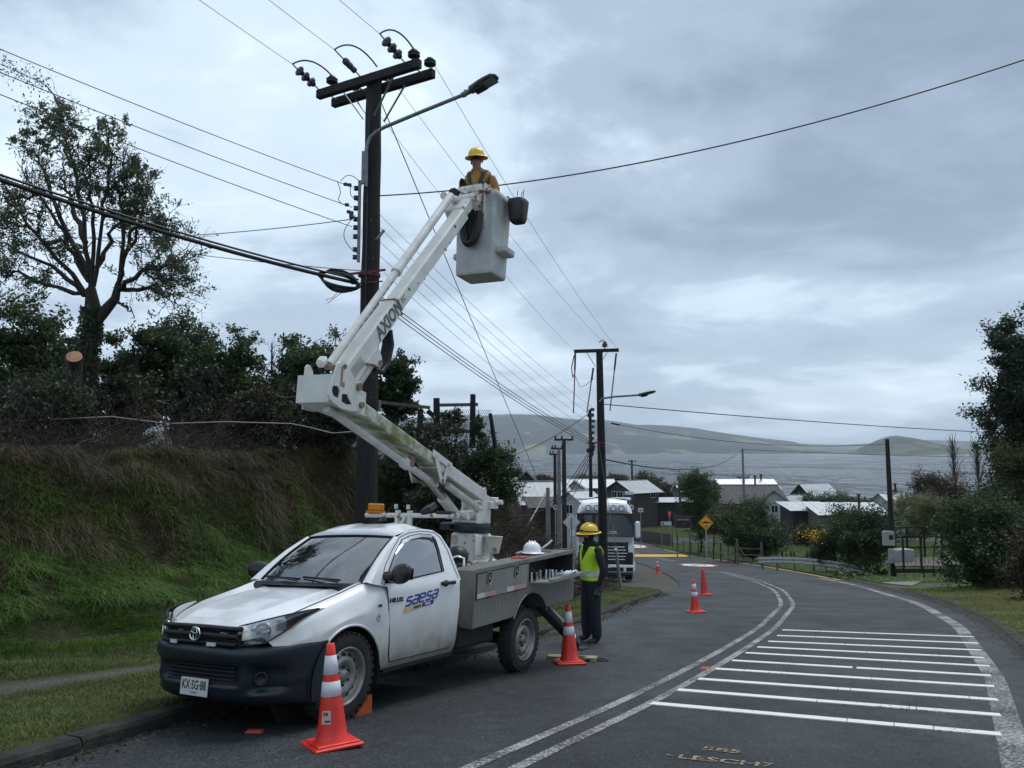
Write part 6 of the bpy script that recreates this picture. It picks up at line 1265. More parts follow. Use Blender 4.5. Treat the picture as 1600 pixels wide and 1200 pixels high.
zc = lambda x: oz0(x)+.002
for k in range(13):      # row of galvanised line bolts standing and lying on the folded door
    x = -3.20-.078*k+RNG.uniform(-.008, .008); y = .90+.02*k*.3+RNG.uniform(-.03, .05); z = zc(x)+.004; mb = MB(); R = Matrix.Rotation(RNG.uniform(-.5, .5), 3, 'Z')
    if k < 7:
        L = RNG.uniform(.09, .12); a0 = Vector((x, y, z)); a1 = a0+Vector((RNG.uniform(-.01, .01), RNG.uniform(-.015, .015), L)); mb.cyl(a0, a1, .011, n=7)
        for q in range(5): f = .1+.19*q; mb.cyl(a0.lerp(a1, f), a0.lerp(a1, f+.05), .021, n=8)
        mb.cyl(a0, a0+Vector((0, 0, .012)), .028, n=6)
    else:
        a0 = Vector((x, y-.05, z+.02)); a1 = a0+R @ Vector((-.03, .16, .015)); mb.cyl(a0, a1, .010, n=7); mb.cyl(a0.lerp(a1, .02), a0.lerp(a1, .14), .022, n=6); mb.cyl(a0.lerp(a1, .6), a0.lerp(a1, .70), .020, n=6); mb.cyl(a0.lerp(a1, .8), a0.lerp(a1, .86), .028, n=8)
        mb.cyl(Vector((x+.03, y-.01, z)), Vector((x+.03, y-.01, z+RNG.uniform(.03, .07))), .014, n=6)
    on_truck(mb, 'line_bolt', mat('bright_zinc', (.62, .66, .70), .3, metal=.85), (('first', 'second', 'third', 'fourth', 'fifth', 'sixth', 'seventh')[k]+' ribbed bolt standing in the open locker, counted from the cab') if k < 7 else (('first', 'second', 'third', 'fourth', 'fifth', 'last')[k-7]+' eye bolt lying in the open locker, counted from the cab'), 'bolt', 'galvanised line bolts in the open locker')
# black tool bin hooked on the bucket
def bt(p): return T2W(BMX @ Vector(p))
mb = MB(); rows = []
for z, e in ((5.56, .0), (5.60, .03), (5.80, .055), (5.86, .06), (5.86, .045), (5.64, .02)):
    rows.append([bt((-.02+(.095+e*.6)*math.copysign(abs(math.cos(a))**.5, math.cos(a)), .46+(.085+e*.6)*math.copysign(abs(math.sin(a))**.5, math.sin(a)), z)) for a in np.linspace(0, 2*math.pi, 21)])
mb.grid(rows, 0, True); mb.add(rows[0][:-1], [tuple(range(20))[::-1]]); mb.add(rows[-1][:-1], [tuple(range(20))]); bn = tag(mb.build('tool_bin', M_BLACK, org=rows[0][0]), 'black tool bin hooked on the right of the raised bucket', 'tool bin')
MB().add([bt(p) for p in ((.085, .40, 5.70), (.085, .45, 5.70), (.087, .45, 5.80), (.087, .40, 5.80))], [(0, 1, 2, 3)]).build('bin_label', M_WHITE, bn); MB().tube([bt((-.02, .33, 5.90)), bt((-.02, .30, 5.95)), bt((-.02, .27, 5.90))], .012, 6).build('hook', M_RUST, bn)
for k, (dx_, dy_, h_) in enumerate(((-.06, .50, .10), (.0, .44, .07), (-.09, .46, .085))):
    mb = MB(); p = Vector((dx_, dy_, 5.78)); mb.tube([p, p+Vector((0, .01, .12+h_*.6))], .008, 6); mb.tube([p+Vector((0, .01, .12+h_*.6)), p+Vector((.03, .03, .14+h_))], .006, 5); mb.tube([p+Vector((0, .01, .12+h_*.6)), p+Vector((-.03, -.01, .14+h_))], .006, 5); mb.v = [tuple(bt(q)) for q in mb.v]
    tag(mb.build('hand_tool', M_STEEL, org=mb.v[0]), ('leftmost', 'middle', 'rightmost')[(0, 2, 1)[k]]+' steel hand tool sticking up out of the black bin', 'hand tool', 'hand tools in the black bin')

# ================================================================ PEOPLE
def skin_body(verts, edges, radii):
    me = bpy.data.meshes.new('tmp_body'); me.from_pydata(verts, edges, []); o = bpy.data.objects.new('tmp_body', me); COL.objects.link(o)
    sk = o.modifiers.new('s', 'SKIN'); sk.use_smooth_shade = True; su = o.modifiers.new('u', 'SUBSURF'); su.levels = 4; su.render_levels = 4
    for v, r in zip(me.skin_vertices[0].data, radii): v.radius = r if isinstance(r, tuple) else (r, r)
    me.skin_vertices[0].data[0].use_root = True
    dg = bpy.context.evaluated_depsgraph_get(); dg.update(); out = bpy.data.meshes.new_from_object(o.evaluated_get(dg)); bpy.data.objects.remove(o); return out
M_SKIN = mat('weathered_skin', (.30, .155, .10), .55); M_HAT = mat('yellow_helmet_plastic', (.72, .46, .015), .32); M_NAVY = mat('navy_work_trousers', (.010, .013, .026), .85, col2=(.016, .020, .034), vs=14, bump=.4, bs=25); M_JACK = mat('black_work_jacket', (.008, .008, .011), .85, bump=.4, bs=20); M_VIS = mat('hi_vis_vest', (.50, .80, .03), .6, col2=(.42, .70, .03), vs=10, bump=.3, bs=30); M_TAPE = mat('grey_reflective_vest_tape', (.42, .46, .42), .45); M_TAN = mat('ochre_work_shirt', (.34, .185, .05), .8, col2=(.26, .14, .04), vs=9, bump=.5, bs=18); M_HARN = mat('dark_harness_webbing', (.02, .035, .035), .7); M_BOOT = mat('brown_black_boots', (.020, .015, .012), .6); M_GLOVE = mat('black_green_glove', (.012, .03, .016), .7, col2=(.05, .20, .07), vs=16, thr=(.42, .5))
def person(label, M, pose, mats, zones):
    """pose gives joints in the person's own frame: x ahead, y to the left, z up"""
    t = thing('person', label, 'person', matrix=M); V = []; E = []; Rr = []; ix = {}
    def v(n, p, r): ix[n] = len(V); V.append(p); Rr.append(r)
    for n, (p, r) in pose['joints'].items(): v(n, p, r)
    for a, b in pose['bones']: E.append((ix[a], ix[b]))
    me = skin_body(V, E, Rr); me.name = 'body'; me.materials.clear()
    for m in mats: me.materials.append(m)
    for p in me.polygons: p.material_index = zones(p.center); p.use_smooth = True
    o = bpy.data.objects.new('body', me); COL.objects.link(o); o.parent = t; ORG[o.name] = Vector((0, 0, 0)); return t, o
def shell(src, name, m, parent, pred, d, mi=None):
    """a garment: the body's faces that satisfy pred, lifted off along their normals"""
    me = src.data; used = {}; vs = []; fs = []
    for p in me.polygons:
        if pred(p.center):
            f = []
            for i in p.vertices:
                if i not in used: used[i] = len(vs); q = me.vertices[i]; vs.append(q.co+q.normal*d)
                f.append(used[i])
            fs.append(f)
    mb = MB(); mb.add(vs, fs, 0, True); n = len(vs); inner = [me.vertices[i].co+me.vertices[i].normal*.002 for i in used]
    from collections import Counter
    ec = Counter(); 
    for f in fs:
        for a, b in zip(f, f[1:]+f[:1]): ec[(a, b)] += 1
    b0 = len(mb.v); mb.v += [tuple(q) for q in inner]
    for (a, b) in list(ec):
        if (b, a) not in ec: mb.f.append((b, a, a+b0, b+b0)); mb.m.append(0); mb.s.append(False)
    return mb.build(name, m, parent)
def hand(parent, wrist, dirn, palm_n, side, m, curl=.6, s=1.0):
    """palm with four unequal bent fingers and a thumb from its side"""
    a, n_, _ = Vector(dirn).normalized(), Vector(palm_n).normalized(), 0; n_ = (n_-a*n_.dot(a)).normalized(); w = a.cross(n_)*side; W = Vector(wrist); mb = MB(); rows = []
    for t in np.linspace(0, 1, 6): rows.append([W+a*(.095*t*s)+w*((.030+.012*math.sin(t*2.2))*math.cos(b)*s)+n_*(.016*math.sin(b)*s) for b in np.linspace(0, 2*math.pi, 11)])
    mb.grid(rows, 0, True); mb.add(rows[-1][:-1], [tuple(range(10))]); mb.add(rows[0][:-1], [tuple(range(10))[::-1]])
    for k, L in enumerate((.070, .080, .074, .058)):
        b = W+a*(.088*s)+w*((.030-.020*k)*s); d1 = (a*math.cos(curl*.5)+n_*math.sin(curl*.5)); d2 = (a*math.cos(curl*1.2)+n_*math.sin(curl*1.2)); d3 = (a*math.cos(curl*1.9)+n_*math.sin(curl*1.9)); p = [b, b+d1*L*.42*s, b+d1*L*.42*s+d2*L*.33*s, b+d1*L*.42*s+d2*L*.33*s+d3*L*.27*s]; mb.tube(p, [.0100*s, .0095*s, .0085*s, .006*s], 7)
    b = W+a*.022*s+w*.032*s; mb.tube([b, b+(w*.7+a*.6+n_*.2)*.032*s, b+(w*.7+a*.6+n_*.2)*.032*s+(a*.9+n_*.5)*.030*s], [.0125*s, .0105*s, .007*s], 7)
    return mb.build('hand', m, parent)
# ---- the worker on the road, half turned towards the open locker
FT = G(925, 1003); ang = math.radians(205)
Mw = Matrix.Translation(FT+Vector((0, 0, .004))) @ Matrix.Rotation(ang, 4, 'Z') @ Matrix.Diagonal((1.06, 1.08, 1, 1))
J = {'pel': ((0, 0, .96), (.155, .115)), 'waist': ((.0, 0, 1.08), (.145, .105)), 'chest': ((.01, 0, 1.26), (.165, .118)), 'uch': ((0, 0, 1.39), (.150, .10)), 'neck': ((.015, 0, 1.49), .065), 'jaw': ((.045, 0, 1.555), (.066, .074)), 'head': ((.035, 0, 1.635), (.078, .092)), 'crown': ((.03, 0, 1.70), (.065, .078)),
     'shL': ((0, .19, 1.405), .066), 'elL': ((-.03, .285, 1.13), .054), 'wrL': ((.05, .275, .885), .036), 'shR': ((0, -.19, 1.405), .066), 'elR': ((-.02, -.28, 1.14), .054), 'wrR': ((.17, -.25, .96), .036),
     'hipL': ((0, .095, .90), .108), 'knL': ((.02, .11, .50), .094), 'anL': ((-.01, .12, .10), .080), 'heL': ((.02, .12, .045), .050), 'toL': ((.17, .145, .038), (.042, .034)), 'hipR': ((0, -.095, .90), .108), 'knR': ((.025, -.10, .50), .094), 'anR': ((.02, -.105, .10), .080), 'heR': ((.05, -.105, .045), .050), 'toR': ((.20, -.13, .038), (.042, .034))}
Bn = [('pel', 'waist'), ('waist', 'chest'), ('chest', 'uch'), ('uch', 'neck'), ('neck', 'jaw'), ('jaw', 'head'), ('head', 'crown'), ('uch', 'shL'), ('shL', 'elL'), ('elL', 'wrL'), ('uch', 'shR'), ('shR', 'elR'), ('elR', 'wrR'), ('pel', 'hipL'), ('hipL', 'knL'), ('knL', 'anL'), ('anL', 'heL'), ('heL', 'toL'), ('pel', 'hipR'), ('hipR', 'knR'), ('knR', 'anR'), ('anR', 'heR'), ('heR', 'toR')]
def zone2(c):
    if c.z < .085: return 2
    if c.z < .98 and abs(c.y) < .21: return 0
    return 1
w2, body2 = person('person in a lime hi-vis vest and dark trousers facing the open locker', Mw, {'joints': J, 'bones': Bn}, [M_NAVY, M_JACK, M_BOOT], zone2)
shell(body2, 'vest', M_VIS, w2, lambda c: .95 < c.z < 1.46-.0 and abs(c.y) < .172 and not (c.x > .02 and abs(c.y) < .075*(c.z-1.20)/.2 and c.z > 1.2), .022)
shell(body2, 'vest_band', M_TAPE, w2, lambda c: 1.00 < c.z < 1.085 and abs(c.y) < .172, .025)
shell(body2, 'collar', M_JACK, w2, lambda c: 1.44 < c.z < 1.545 and abs(c.y) < .11, .018)
MB_ = MB(); Hh = Matrix.Rotation(.06, 3, 'Y'); helmet(MB_, (.035, 0, 1.665), Hh, 1.02); hat2 = MB_.build('helmet', M_HAT, w2)
MB().tube([Vector((.035+.148*math.cos(a), .128*math.sin(a), 1.700+.008*math.cos(a))) for a in np.linspace(0, 2*math.pi, 24)], .010, 6).build('helmet_strap', M_BLACK, hat2); MB().box((.165, 0, 1.715), (.03, .09, .035), bev=.01).build('goggles', M_BLACK, hat2)
fm = MB(); fm.grid([[Vector((.035+.096*math.cos(a), .083*math.sin(a), z)) for a in np.linspace(-1.0, 1.0, 9)] for z in (1.605, 1.655)], 0, True); fc = fm.build('face', M_SKIN, w2); MB().prism([(0, .02), (.022, -.015), (0, -.02)], (.128, .009, 1.628), (1, 0, 0), (0, 0, 1), .018).build('nose', M_SKIN, fc)
for s in (1, -1): MB().ball((.124, s*.031, 1.648), (.008, .014, .007), 8).build('eye', M_BLACK, fc)
hand(w2, (.052, .275, .875), (.25, -.02, -1), (0, -1, 0), 1, M_GLOVE, .5, 1.15); hand(w2, (.18, -.25, .955), (.8, .12, -.55), (0, 1, 0), -1, M_GLOVE, .8, 1.15)
# ---- the lineman up in the bucket
C1 = bt((.10, -.02, 4.87)); FW = (Vector((-.35, -1.0, 0))).normalized(); a1 = math.atan2(FW.y, FW.x); hz1 = P(740, 236, C1.y).z-C1.z; S1 = hz1/1.80
Mw1 = Matrix.Translation(C1) @ Matrix.Rotation(a1, 4, 'Z') @ Matrix.Scale(S1, 4)
J1 = dict(J); J1.update({'chest': ((.03, 0, 1.26), (.172, .125)), 'uch': ((.035, 0, 1.39), (.155, .105)), 'neck': ((.075, 0, 1.485), .062), 'jaw': ((.125, 0, 1.54), (.062, .072)), 'head': ((.115, 0, 1.615), (.076, .090)), 'crown': ((.10, 0, 1.685), (.064, .076)), 'shL': ((.03, .195, 1.385), .074), 'elL': ((.04, .29, 1.14), .060), 'wrL': ((.25, .20, 1.10), .036), 'shR': ((.03, -.195, 1.385), .074), 'elR': ((.03, -.29, 1.14), .060), 'wrR': ((.25, -.17, 1.09), .036), 'heL': ((.02, .12, .045), .05), 'toL': ((.15, .13, .04), (.04, .034)), 'toR': ((.15, -.12, .04), (.04, .034))})
def zone1(c):
    if c.z < .085: return 2
    if c.z < 1.0 and abs(c.y) < .21: return 0
    if c.z > 1.475 or (c.x > .215 and c.z < 1.2): return 3
    return 1
w1, body1 = person('person in an ochre work shirt and yellow helmet standing in the raised bucket', Mw1, {'joints': J1, 'bones': Bn}, [M_NAVY, M_TAN, M_BOOT, M_SKIN], zone1)
shell(body1, 'shirt_collar', M_TAN, w1, lambda c: 1.43 < c.z < 1.50 and abs(c.y) < .10 and c.x < .13, .016)
def strap(y0, y1, z0, z1, nm):
    shell(body1, nm, M_HARN, w1, lambda c: z0 < c.z < z1 and c.x > -.3 and abs(abs(c.y)-(y0+(y1-y0)*(c.z-z0)/(z1-z0))) < .024, .014)
strap(.045, .125, 1.14, 1.47, 'harness_strap'); shell(body1, 'harness_belt', M_HARN, w1, lambda c: 1.10 < c.z < 1.17 and abs(c.y) < .2, .014)
MB_ = MB(); helmet(MB_, (.115, 0, 1.648), Matrix.Rotation(.16, 3, 'Y'), 1.02); MB_.build('helmet', M_HAT, w1)
gl_ = MB(); gl_.grid([[Vector((.112+.100*math.cos(a), .086*math.sin(a), z)) for a in np.linspace(-1.15, 1.15, 11)] for z in (1.597, 1.628)], 0, True); gg = gl_.build('sunglasses', M_BLACK, w1); MB().prism([(0, .03), (.028, -.018), (0, -.024)], (.203, .010, 1.585), (1, 0, 0), (0, 0, 1), .020).build('nose', M_SKIN, w1); MB().box((.196, 0, 1.543), (.010, .045, .008)).build('mouth', mat('lips', (.18, .07, .055), .6), w1)
for s in (1, -1): MB().ball((.105, s*.083, 1.600), (.022, .012, .034), 8).build('ear', M_SKIN, w1)
hand(w1, (.26, .19, 1.095), (.75, -.55, -.1), (0, 0, -1), -1, M_SKIN, .7, 1.1); hand(w1, (.26, -.16, 1.085), (.75, .55, -.1), (0, 0, -1), 1, M_SKIN, .7, 1.1)
# ================================================================ VEGETATION
def twigs_np(paths, r0, r1, n=3):
    """many thin tapered stems at once: paths is (N, L, 3)"""
    Pp = np.asarray(paths, float); N_, L, _ = Pp.shape; t = np.gradient(Pp, axis=1); t /= np.linalg.norm(t, axis=2, keepdims=True)+1e-9
    ref = np.array([.31, .52, .79]); s = np.cross(t, ref); s /= np.linalg.norm(s, axis=2, keepdims=True)+1e-9; u = np.cross(s, t)
    r0 = np.broadcast_to(np.asarray(r0, float), (N_,)); r1 = np.broadcast_to(np.asarray(r1, float), (N_,)); rr = r0[:, None]+(r1-r0)[:, None]*np.linspace(0, 1, L)[None]
    V = np.stack([Pp+(s*math.cos(a)+u*math.sin(a))*rr[..., None] for a in (2*math.pi*k/n for k in range(n))], 2).reshape(-1, 3)
    b = (np.arange(N_)[:, None, None]*L+np.arange(L-1)[None, :, None])*n; k = np.arange(n)[None, None, :]; k2 = (k+1) % n
    return V, np.stack([b+k, b+n+k, b+n+k2, b+k2], -1).reshape(-1, 4)
def leaves_np(c, size, rng, aspect=.45, droop=0.0, flat=0.0):
    c = np.asarray(c, float); n = len(c); d = rng.normal(size=(n, 3)); d[:, 2] = d[:, 2]*(1-flat)-droop; d /= np.linalg.norm(d, axis=1, keepdims=True); q = rng.normal(size=(n, 3)); s = np.cross(d, q); s /= np.linalg.norm(s, axis=1, keepdims=True)+1e-9
    L = (size*rng.uniform(.6, 1.35, n))[:, None]; W = L*aspect
    V = np.stack([c-d*L*.5, c+s*W*.5+d*L*.05, c+d*L*.5, c-s*W*.5+d*L*.05], 1).reshape(-1, 3); return V, np.arange(4*n).reshape(-1, 4)
def join_np(parts):
    V = []; F = []; b = 0
    for v, f in parts: V.append(v); F.append(f+b); b += len(v)
    return np.concatenate(V), np.concatenate(F)
def bend(a, b, n, wob, rng, sag=0.0):
    a = np.asarray(a, float); b = np.asarray(b, float); t = np.linspace(0, 1, n)[:, None]; p = a+(b-a)*t; L = np.linalg.norm(b-a)
    w = np.cumsum(rng.normal(size=(n, 3)), 0)*wob*L/n; w -= w[0]; w -= t*w[-1]*.6; p = p+w; p[:, 2] += sag*L*4*(t[:, 0]*(1-t[:, 0])); return p
M_BARK = mat('dark_bark', (.045, .038, .030), .95, col2=(.016, .014, .012), vs=7, mscale=(2, 2, .5), bump=.8, bs=14); M_TWIG = mat('grey_brown_twigs', (.075, .058, .044), .95, col2=(.035, .027, .022), vs=3); M_DEAD = mat('dead_brown_stems', (.085, .062, .042), .95, col2=(.030, .024, .018), vs=2)
LF_EUC = leaf_mat('grey_green_leaves', (.032, .050, .028), (.095, .125, .068), vs=.7, trans=.35); LF_DARK = leaf_mat('dark_evergreen_leaves', (.018, .038, .014), (.070, .110, .040), vs=.6, trans=.35); LF_OLIVE = leaf_mat('olive_leaves', (.028, .042, .014), (.095, .105, .036), vs=.6); LF_BRN = leaf_mat('brown_autumn_leaves', (.030, .024, .018), (.095, .070, .045), vs=.7); LF_DEEP = leaf_mat('deep_green_leaves', (.008, .018, .009), (.034, .056, .024), vs=.5, trans=.2); LF_SCR = leaf_mat('dusty_scrub_leaves', (.016, .023, .012), (.056, .066, .034), vs=.7, trans=.2); LF_PALE = leaf_mat('pale_willow_leaves', (.095, .12, .055), (.24, .25, .13), vs=.8); LF_YEL = leaf_mat('yellow_gorse_flowers', (.42, .24, .01), (.70, .42, .02), vs=2, trans=.1)
def crown_tree(name, label, cat, base, top, crown, K=18, nl=260, leaf=.10, lm=None, seed=1, trunk_r=.12, group=None, twig=6, clump=.32, branches=True, bias=.5, aspect=.45, trunk_top=.6, low=0.0):
    """trunk, boughs to K leaf clumps spread through the crown's volume (centre, radii), leaves scattered on twigs"""
    rng = np.random.default_rng(seed); base = np.array(base, float); c = np.array(crown[0], float); R = np.array(crown[1], float); t = thing(name, label, cat, Vector(base), group); pts = []
    while len(pts) < K:
        q = rng.normal(size=3); q /= np.linalg.norm(q); q *= rng.uniform(bias, 1)
        if q[2] < -.8+low: continue
        p = c+q*R
        if all(np.linalg.norm((p-o)/R) > .22 for o in pts): pts.append(p)
        elif rng.random() < .08: pts.append(p)
    tt = base+(np.array([c[0], c[1], c[2]+R[2]*trunk_top])-base); trunk = bend(base-[0, 0, .3], tt, 9, .10, rng); MB().tube([Vector(q) for q in trunk], list(np.linspace(trunk_r, trunk_r*.3, 9)), 8).build('trunk', M_BARK, t)
    tw = []; lc = []
    for p in pts:
        i = int(np.clip(np.searchsorted(trunk[:, 2], p[2]-R[2]*rng.uniform(.35, .8)), 1, 7)); tw.append((bend(trunk[i], p, 7, .22, rng, .06), trunk_r*rng.uniform(.22, .42), .008))
        rc = R.mean()*clump*rng.uniform(.7, 1.35)
        for k in range(twig):
            d = rng.normal(size=3); d[2] = abs(d[2])*.7+d[2]*.3; d /= np.linalg.norm(d); e = p+d*rc*rng.uniform(.7, 1.5); path = bend(p, e, 7, .3, rng); tw.append((path, .012, .003)); m = max(3, int(nl/twig)); u = rng.uniform(.15, 1.05, m); idx = np.clip((u*6).astype(int), 0, 5); f = (u*6-idx)[:, None]
            lc.append(path[idx]*(1-f)+path[np.minimum(idx+1, 6)]*f + rng.normal(size=(m, 3))*rc*.20)
    if branches:
        V, F = twigs_np([w[0] for w in tw], [w[1] for w in tw], [w[2] for w in tw], 4); mesh_np('boughs', V, F, M_BARK, t, smooth=True)
    V, F = leaves_np(np.concatenate(lc), leaf, rng, aspect); mesh_np('crown', V, F, lm, t); return t
def px_tree(name, label, px, top, d, hw, bot=None, depth=None, cat='tree', K=18, base_y=None, **kw):
    if cat in ('shrub', 'bush', 'hedge'): K = int(K*1.5); kw['leaf'] = kw.get('leaf', .1)*1.35; kw['nl'] = int(kw.get('nl', 260)*1.25); kw.setdefault('bias', .25); kw.setdefault('clump', .40); kw['low'] = -.3
    elif 'airy' not in name: K = int(K*1.6); kw['leaf'] = kw.get('leaf', .1)*1.25; kw['nl'] = int(kw.get('nl', 260)*1.15); kw.setdefault('clump', .36); kw['low'] = -.3; kw['bias'] = .35
    """a tree standing at distance d whose crown spans hw pixels either side of px, from pixel row top down to bot"""
    x = (px-800)/FPX*d; tz = P(px, top, d).z; bz = P(px, bot, d).z; w = hw/FPX*d; b = on(x, d) if base_y is None else Vector((x, d, base_y)); c = (x, d, (tz+bz)/2); R = (w, depth or w*.9, max(.2, (tz-bz)/2)); return crown_tree(name, label, cat, b, None, (c, R), K=K, **kw)
# ---- the tall thin-crowned tree on the left
def big_tree():
    rng = np.random.default_rng(11); D = 17.0; base = on((128-800)/FPX*D, D, -.3); t = thing('tall_tree', 'tall thin crowned tree with forked trunk on the left bank', 'tree', base, 'trees on the left bank'); pp = lambda a, d=D: np.array(P(a[0], a[1], d))
    tr = [np.array(base), pp((133, 610)), pp((137, 570)), pp((140, 523)), pp((145, 480)), pp((142, 450))]; MB().tube([Vector(q) for q in tr], [.24, .21, .19, .18, .17, .10], 10).build('trunk', M_BARK, t)
    fk = [pp(a) for a in ((146, 505), (160, 490), (180, 467), (185, 444))]; MB().tube([Vector(q) for q in fk], [.15, .13, .10, .07], 8).build('fork', M_BARK, t)
    limbs = [[(142, 452), (131, 360), (117, 267), (100, 197), (86, 156)], [(146, 448), (161, 332), (173, 257), (170, 200)], [(184, 444), (205, 379), (224, 323), (212, 262)], [(184, 453), (219, 425), (261, 416), (289, 405)], [(134, 460), (84, 397), (37, 341), (6, 285)], [(132, 462), (93, 425), (47, 397), (0, 379), (-35, 372)], [(140, 440), (107, 379), (61, 304), (26, 252)], [(144, 440), (147, 341), (136, 285), (140, 235)], [(186, 438), (205, 360), (236, 352), (268, 372)], [(128, 458), (70, 446), (25, 425), (-25, 430)], [(186, 446), (196, 350), (190, 300), (196, 230)], [(140, 430), (90, 330), (66, 262), (60, 212)], [(188, 452), (230, 450), (262, 462), (280, 470)], [(116, 262), (88, 210), (70, 180)], [(182, 470), (200, 480), (205, 497)], [(150, 420), (178, 360), (200, 330), (232, 330)], [(134, 380), (110, 320), (96, 280), (100, 240)], [(60, 305), (30, 310), (0, 330)], [(45, 350), (20, 360), (-20, 355)], [(222, 424), (250, 440), (280, 432)]]
    tw = []; lc = []
    for k, lb in enumerate(limbs):
        dd = rng.uniform(-1.6, 1.6)*(k > 0); q = np.array([pp(a, D+dd*i/(len(lb)-1)) for i, a in enumerate(lb)]); s = np.linspace(0, 1, 14); path = np.stack([np.interp(s, np.linspace(0, 1, len(q)), q[:, j]) for j in range(3)], 1); path[1:-1] += rng.normal(size=(12, 3))*.035; r = .065 if len(lb) > 3 else .035; tw.append((path, r, .008))
        if k == 14: continue
        n = 24 if len(lb) > 3 else 12; dr = q[-1]-q[0]; dr /= np.linalg.norm(dr)
        for j in range(n):
            u = rng.uniform(.30, 1.0); i = int(u*12.9); a = path[i]; v = rng.normal(size=3)+dr*1.1+[0, 0, .35]; v /= np.linalg.norm(v); L = rng.uniform(.35, 1.25)*(1.25-.5*u); e = a+v*L; tp = np.concatenate([bend(a, e, 14, .28, rng)]); tw.append((tp, .013, .003)); dens = rng.choice([0.12, .5, 1.0, 1.6], p=[.52, .23, .15, .10])
            for _ in range(2):
                v2 = v+rng.normal(size=3)*.7; v2 /= np.linalg.norm(v2); i2 = rng.integers(4, 13); e2 = tp[i2]+v2*L*.45; t2 = bend(tp[i2], e2, 14, .25, rng); tw.append((t2, .006, .002)); m = int(22*dens); ii = rng.integers(3, 14, m); lc.append(t2[ii]+rng.normal(size=(m, 3))*.055)
            m = int(26*dens); ii = rng.integers(5, 14, m); lc.append(tp[ii]+rng.normal(size=(m, 3))*.065)
    for k, (cx, cy, rx, ry, m) in enumerate((a, b, c, d_, int(e_*1.05)) for a, b, c, d_, e_ in ((92, 172, 26, 16, 800), (104, 200, 24, 22, 900), (170, 215, 18, 34, 1000), (210, 262, 20, 22, 800), (196, 330, 26, 24, 700), (70, 225, 22, 16, 500), (48, 205, 18, 10, 300), (225, 300, 20, 22, 500), (245, 380, 34, 26, 900), (268, 425, 26, 22, 700), (232, 352, 24, 12, 500), (10, 330, 26, 40, 500), (15, 400, 26, 30, 500), (100, 385, 30, 12, 500), (30, 215, 16, 10, 250), (135, 240, 22, 26, 500), (250, 460, 24, 16, 400), (60, 440, 34, 14, 350), (150, 300, 28, 26, 400), (185, 285, 18, 28, 500))):
        u = rng.normal(size=(m, 3))*.5; sub = rng.normal(size=(14, 3))*.55; lc.append(np.array([pp((cx+rx*a, cy+ry*b), D+.8*c_) for a, b, c_ in (u*.30+sub[rng.integers(0, 14, m)])]))
    lone = np.array([pp(a, D) for a in ((100, 190), (86, 150), (70, 131), (40, 118), (19, 108), (-5, 99))]); s = np.linspace(0, 1, 14); path = np.stack([np.interp(s, np.linspace(0, 1, 6), lone[:, j]) for j in range(3)], 1); tw.append((path, .02, .005)); ii = rng.integers(5, 14, 260); lc.append(path[ii]+rng.normal(size=(260, 3))*.14)
    V, F = twigs_np([w[0] for w in tw], [w[1] for w in tw], [w[2] for w in tw], 4); mesh_np('boughs', V, F, M_BARK, t, smooth=True); V, F = leaves_np(np.concatenate(lc), .085, rng, .36, .25); mesh_np('crown', V, F, LF_EUC, t)
    a_ = np.array(tr)[1:5]; u = rng.random(1500)*2.99; i = u.astype(int); f = (u-i)[:, None]; th = rng.uniform(0, 6.28, 1500); V, F = leaves_np(a_[i]*(1-f)+a_[i+1]*f+np.stack([np.cos(th), np.sin(th), 0*th], 1)*(.20+.06*rng.random((1500, 1))), .085, rng, .7); mesh_np('ivy', V, F, LF_DARK, t)
    c = P(116, 557, 14.6); st = thing('tree_stump', 'sawn tree stump showing its pale round cut on the bank', 'stump', on(c.x, c.y), None); ax = (Vector((0, CZ*0, 0))+Vector((.30, -.75, .58))).normalized(); MB().tube([on(c.x, c.y, -.2), c.lerp(on(c.x, c.y), .4), c-ax*.12, c], [.17, .15, .145, .14], 10, caps=False).build('stump_wood', M_BARK, st); MB().lathe([(.14, .0), (.12, .004), (0, .006)], c, ax, 16).build('sawn_face', mat('fresh_sawn_wood', (.42, .22, .11), .7, col2=(.30, .15, .07), vs=20), st)
big_tree()
GL = 'trees on the left bank'
px_tree('bushy_tree', 'bushy dark tree at the far left edge behind the brush', 22, 470, 20, 78, 700, K=24, nl=420, leaf=.10, lm=LF_DARK, seed=21, group=GL); px_tree('leafy_tree', 'round leafy tree just right of the sawn stump', 275, 482, 21, 54, 700, K=24, nl=330, leaf=.10, lm=LF_EUC, seed=22, group=GL)
px_tree('leafy_tree', 'low leafy tree directly right of the tall tree trunk', 205, 500, 20, 50, 700, K=20, nl=330, leaf=.10, lm=LF_DARK, seed=23, group=GL); px_tree('airy_tree', 'airy light tree midway along the bank skyline', 383, 500, 22, 40, 640, K=13, nl=170, leaf=.09, lm=LF_EUC, seed=24, group=GL, clump=.3)
px_tree('dark_tree', 'dark dense tree below the airy one on the bank', 345, 532, 20, 66, 720, K=24, nl=420, leaf=.10, lm=LF_DARK, seed=25, group=GL); px_tree('conifer_tree', 'narrow dark tree pointing up left of the boom elbow', 455, 512, 22, 26, 690, K=16, nl=300, leaf=.09, lm=LF_DARK, seed=26, group=GL)
px_tree('airy_tree', 'thin airy tree right behind the boom elbow', 510, 512, 22.5, 36, 650, K=13, nl=190, leaf=.09, lm=LF_EUC, seed=27, group=GL, clump=.3); px_tree('dark_tree', 'dark tree behind the white elbow box', 470, 548, 20.5, 62, 720, K=24, nl=400, leaf=.10, lm=LF_DARK, seed=28, group=GL)
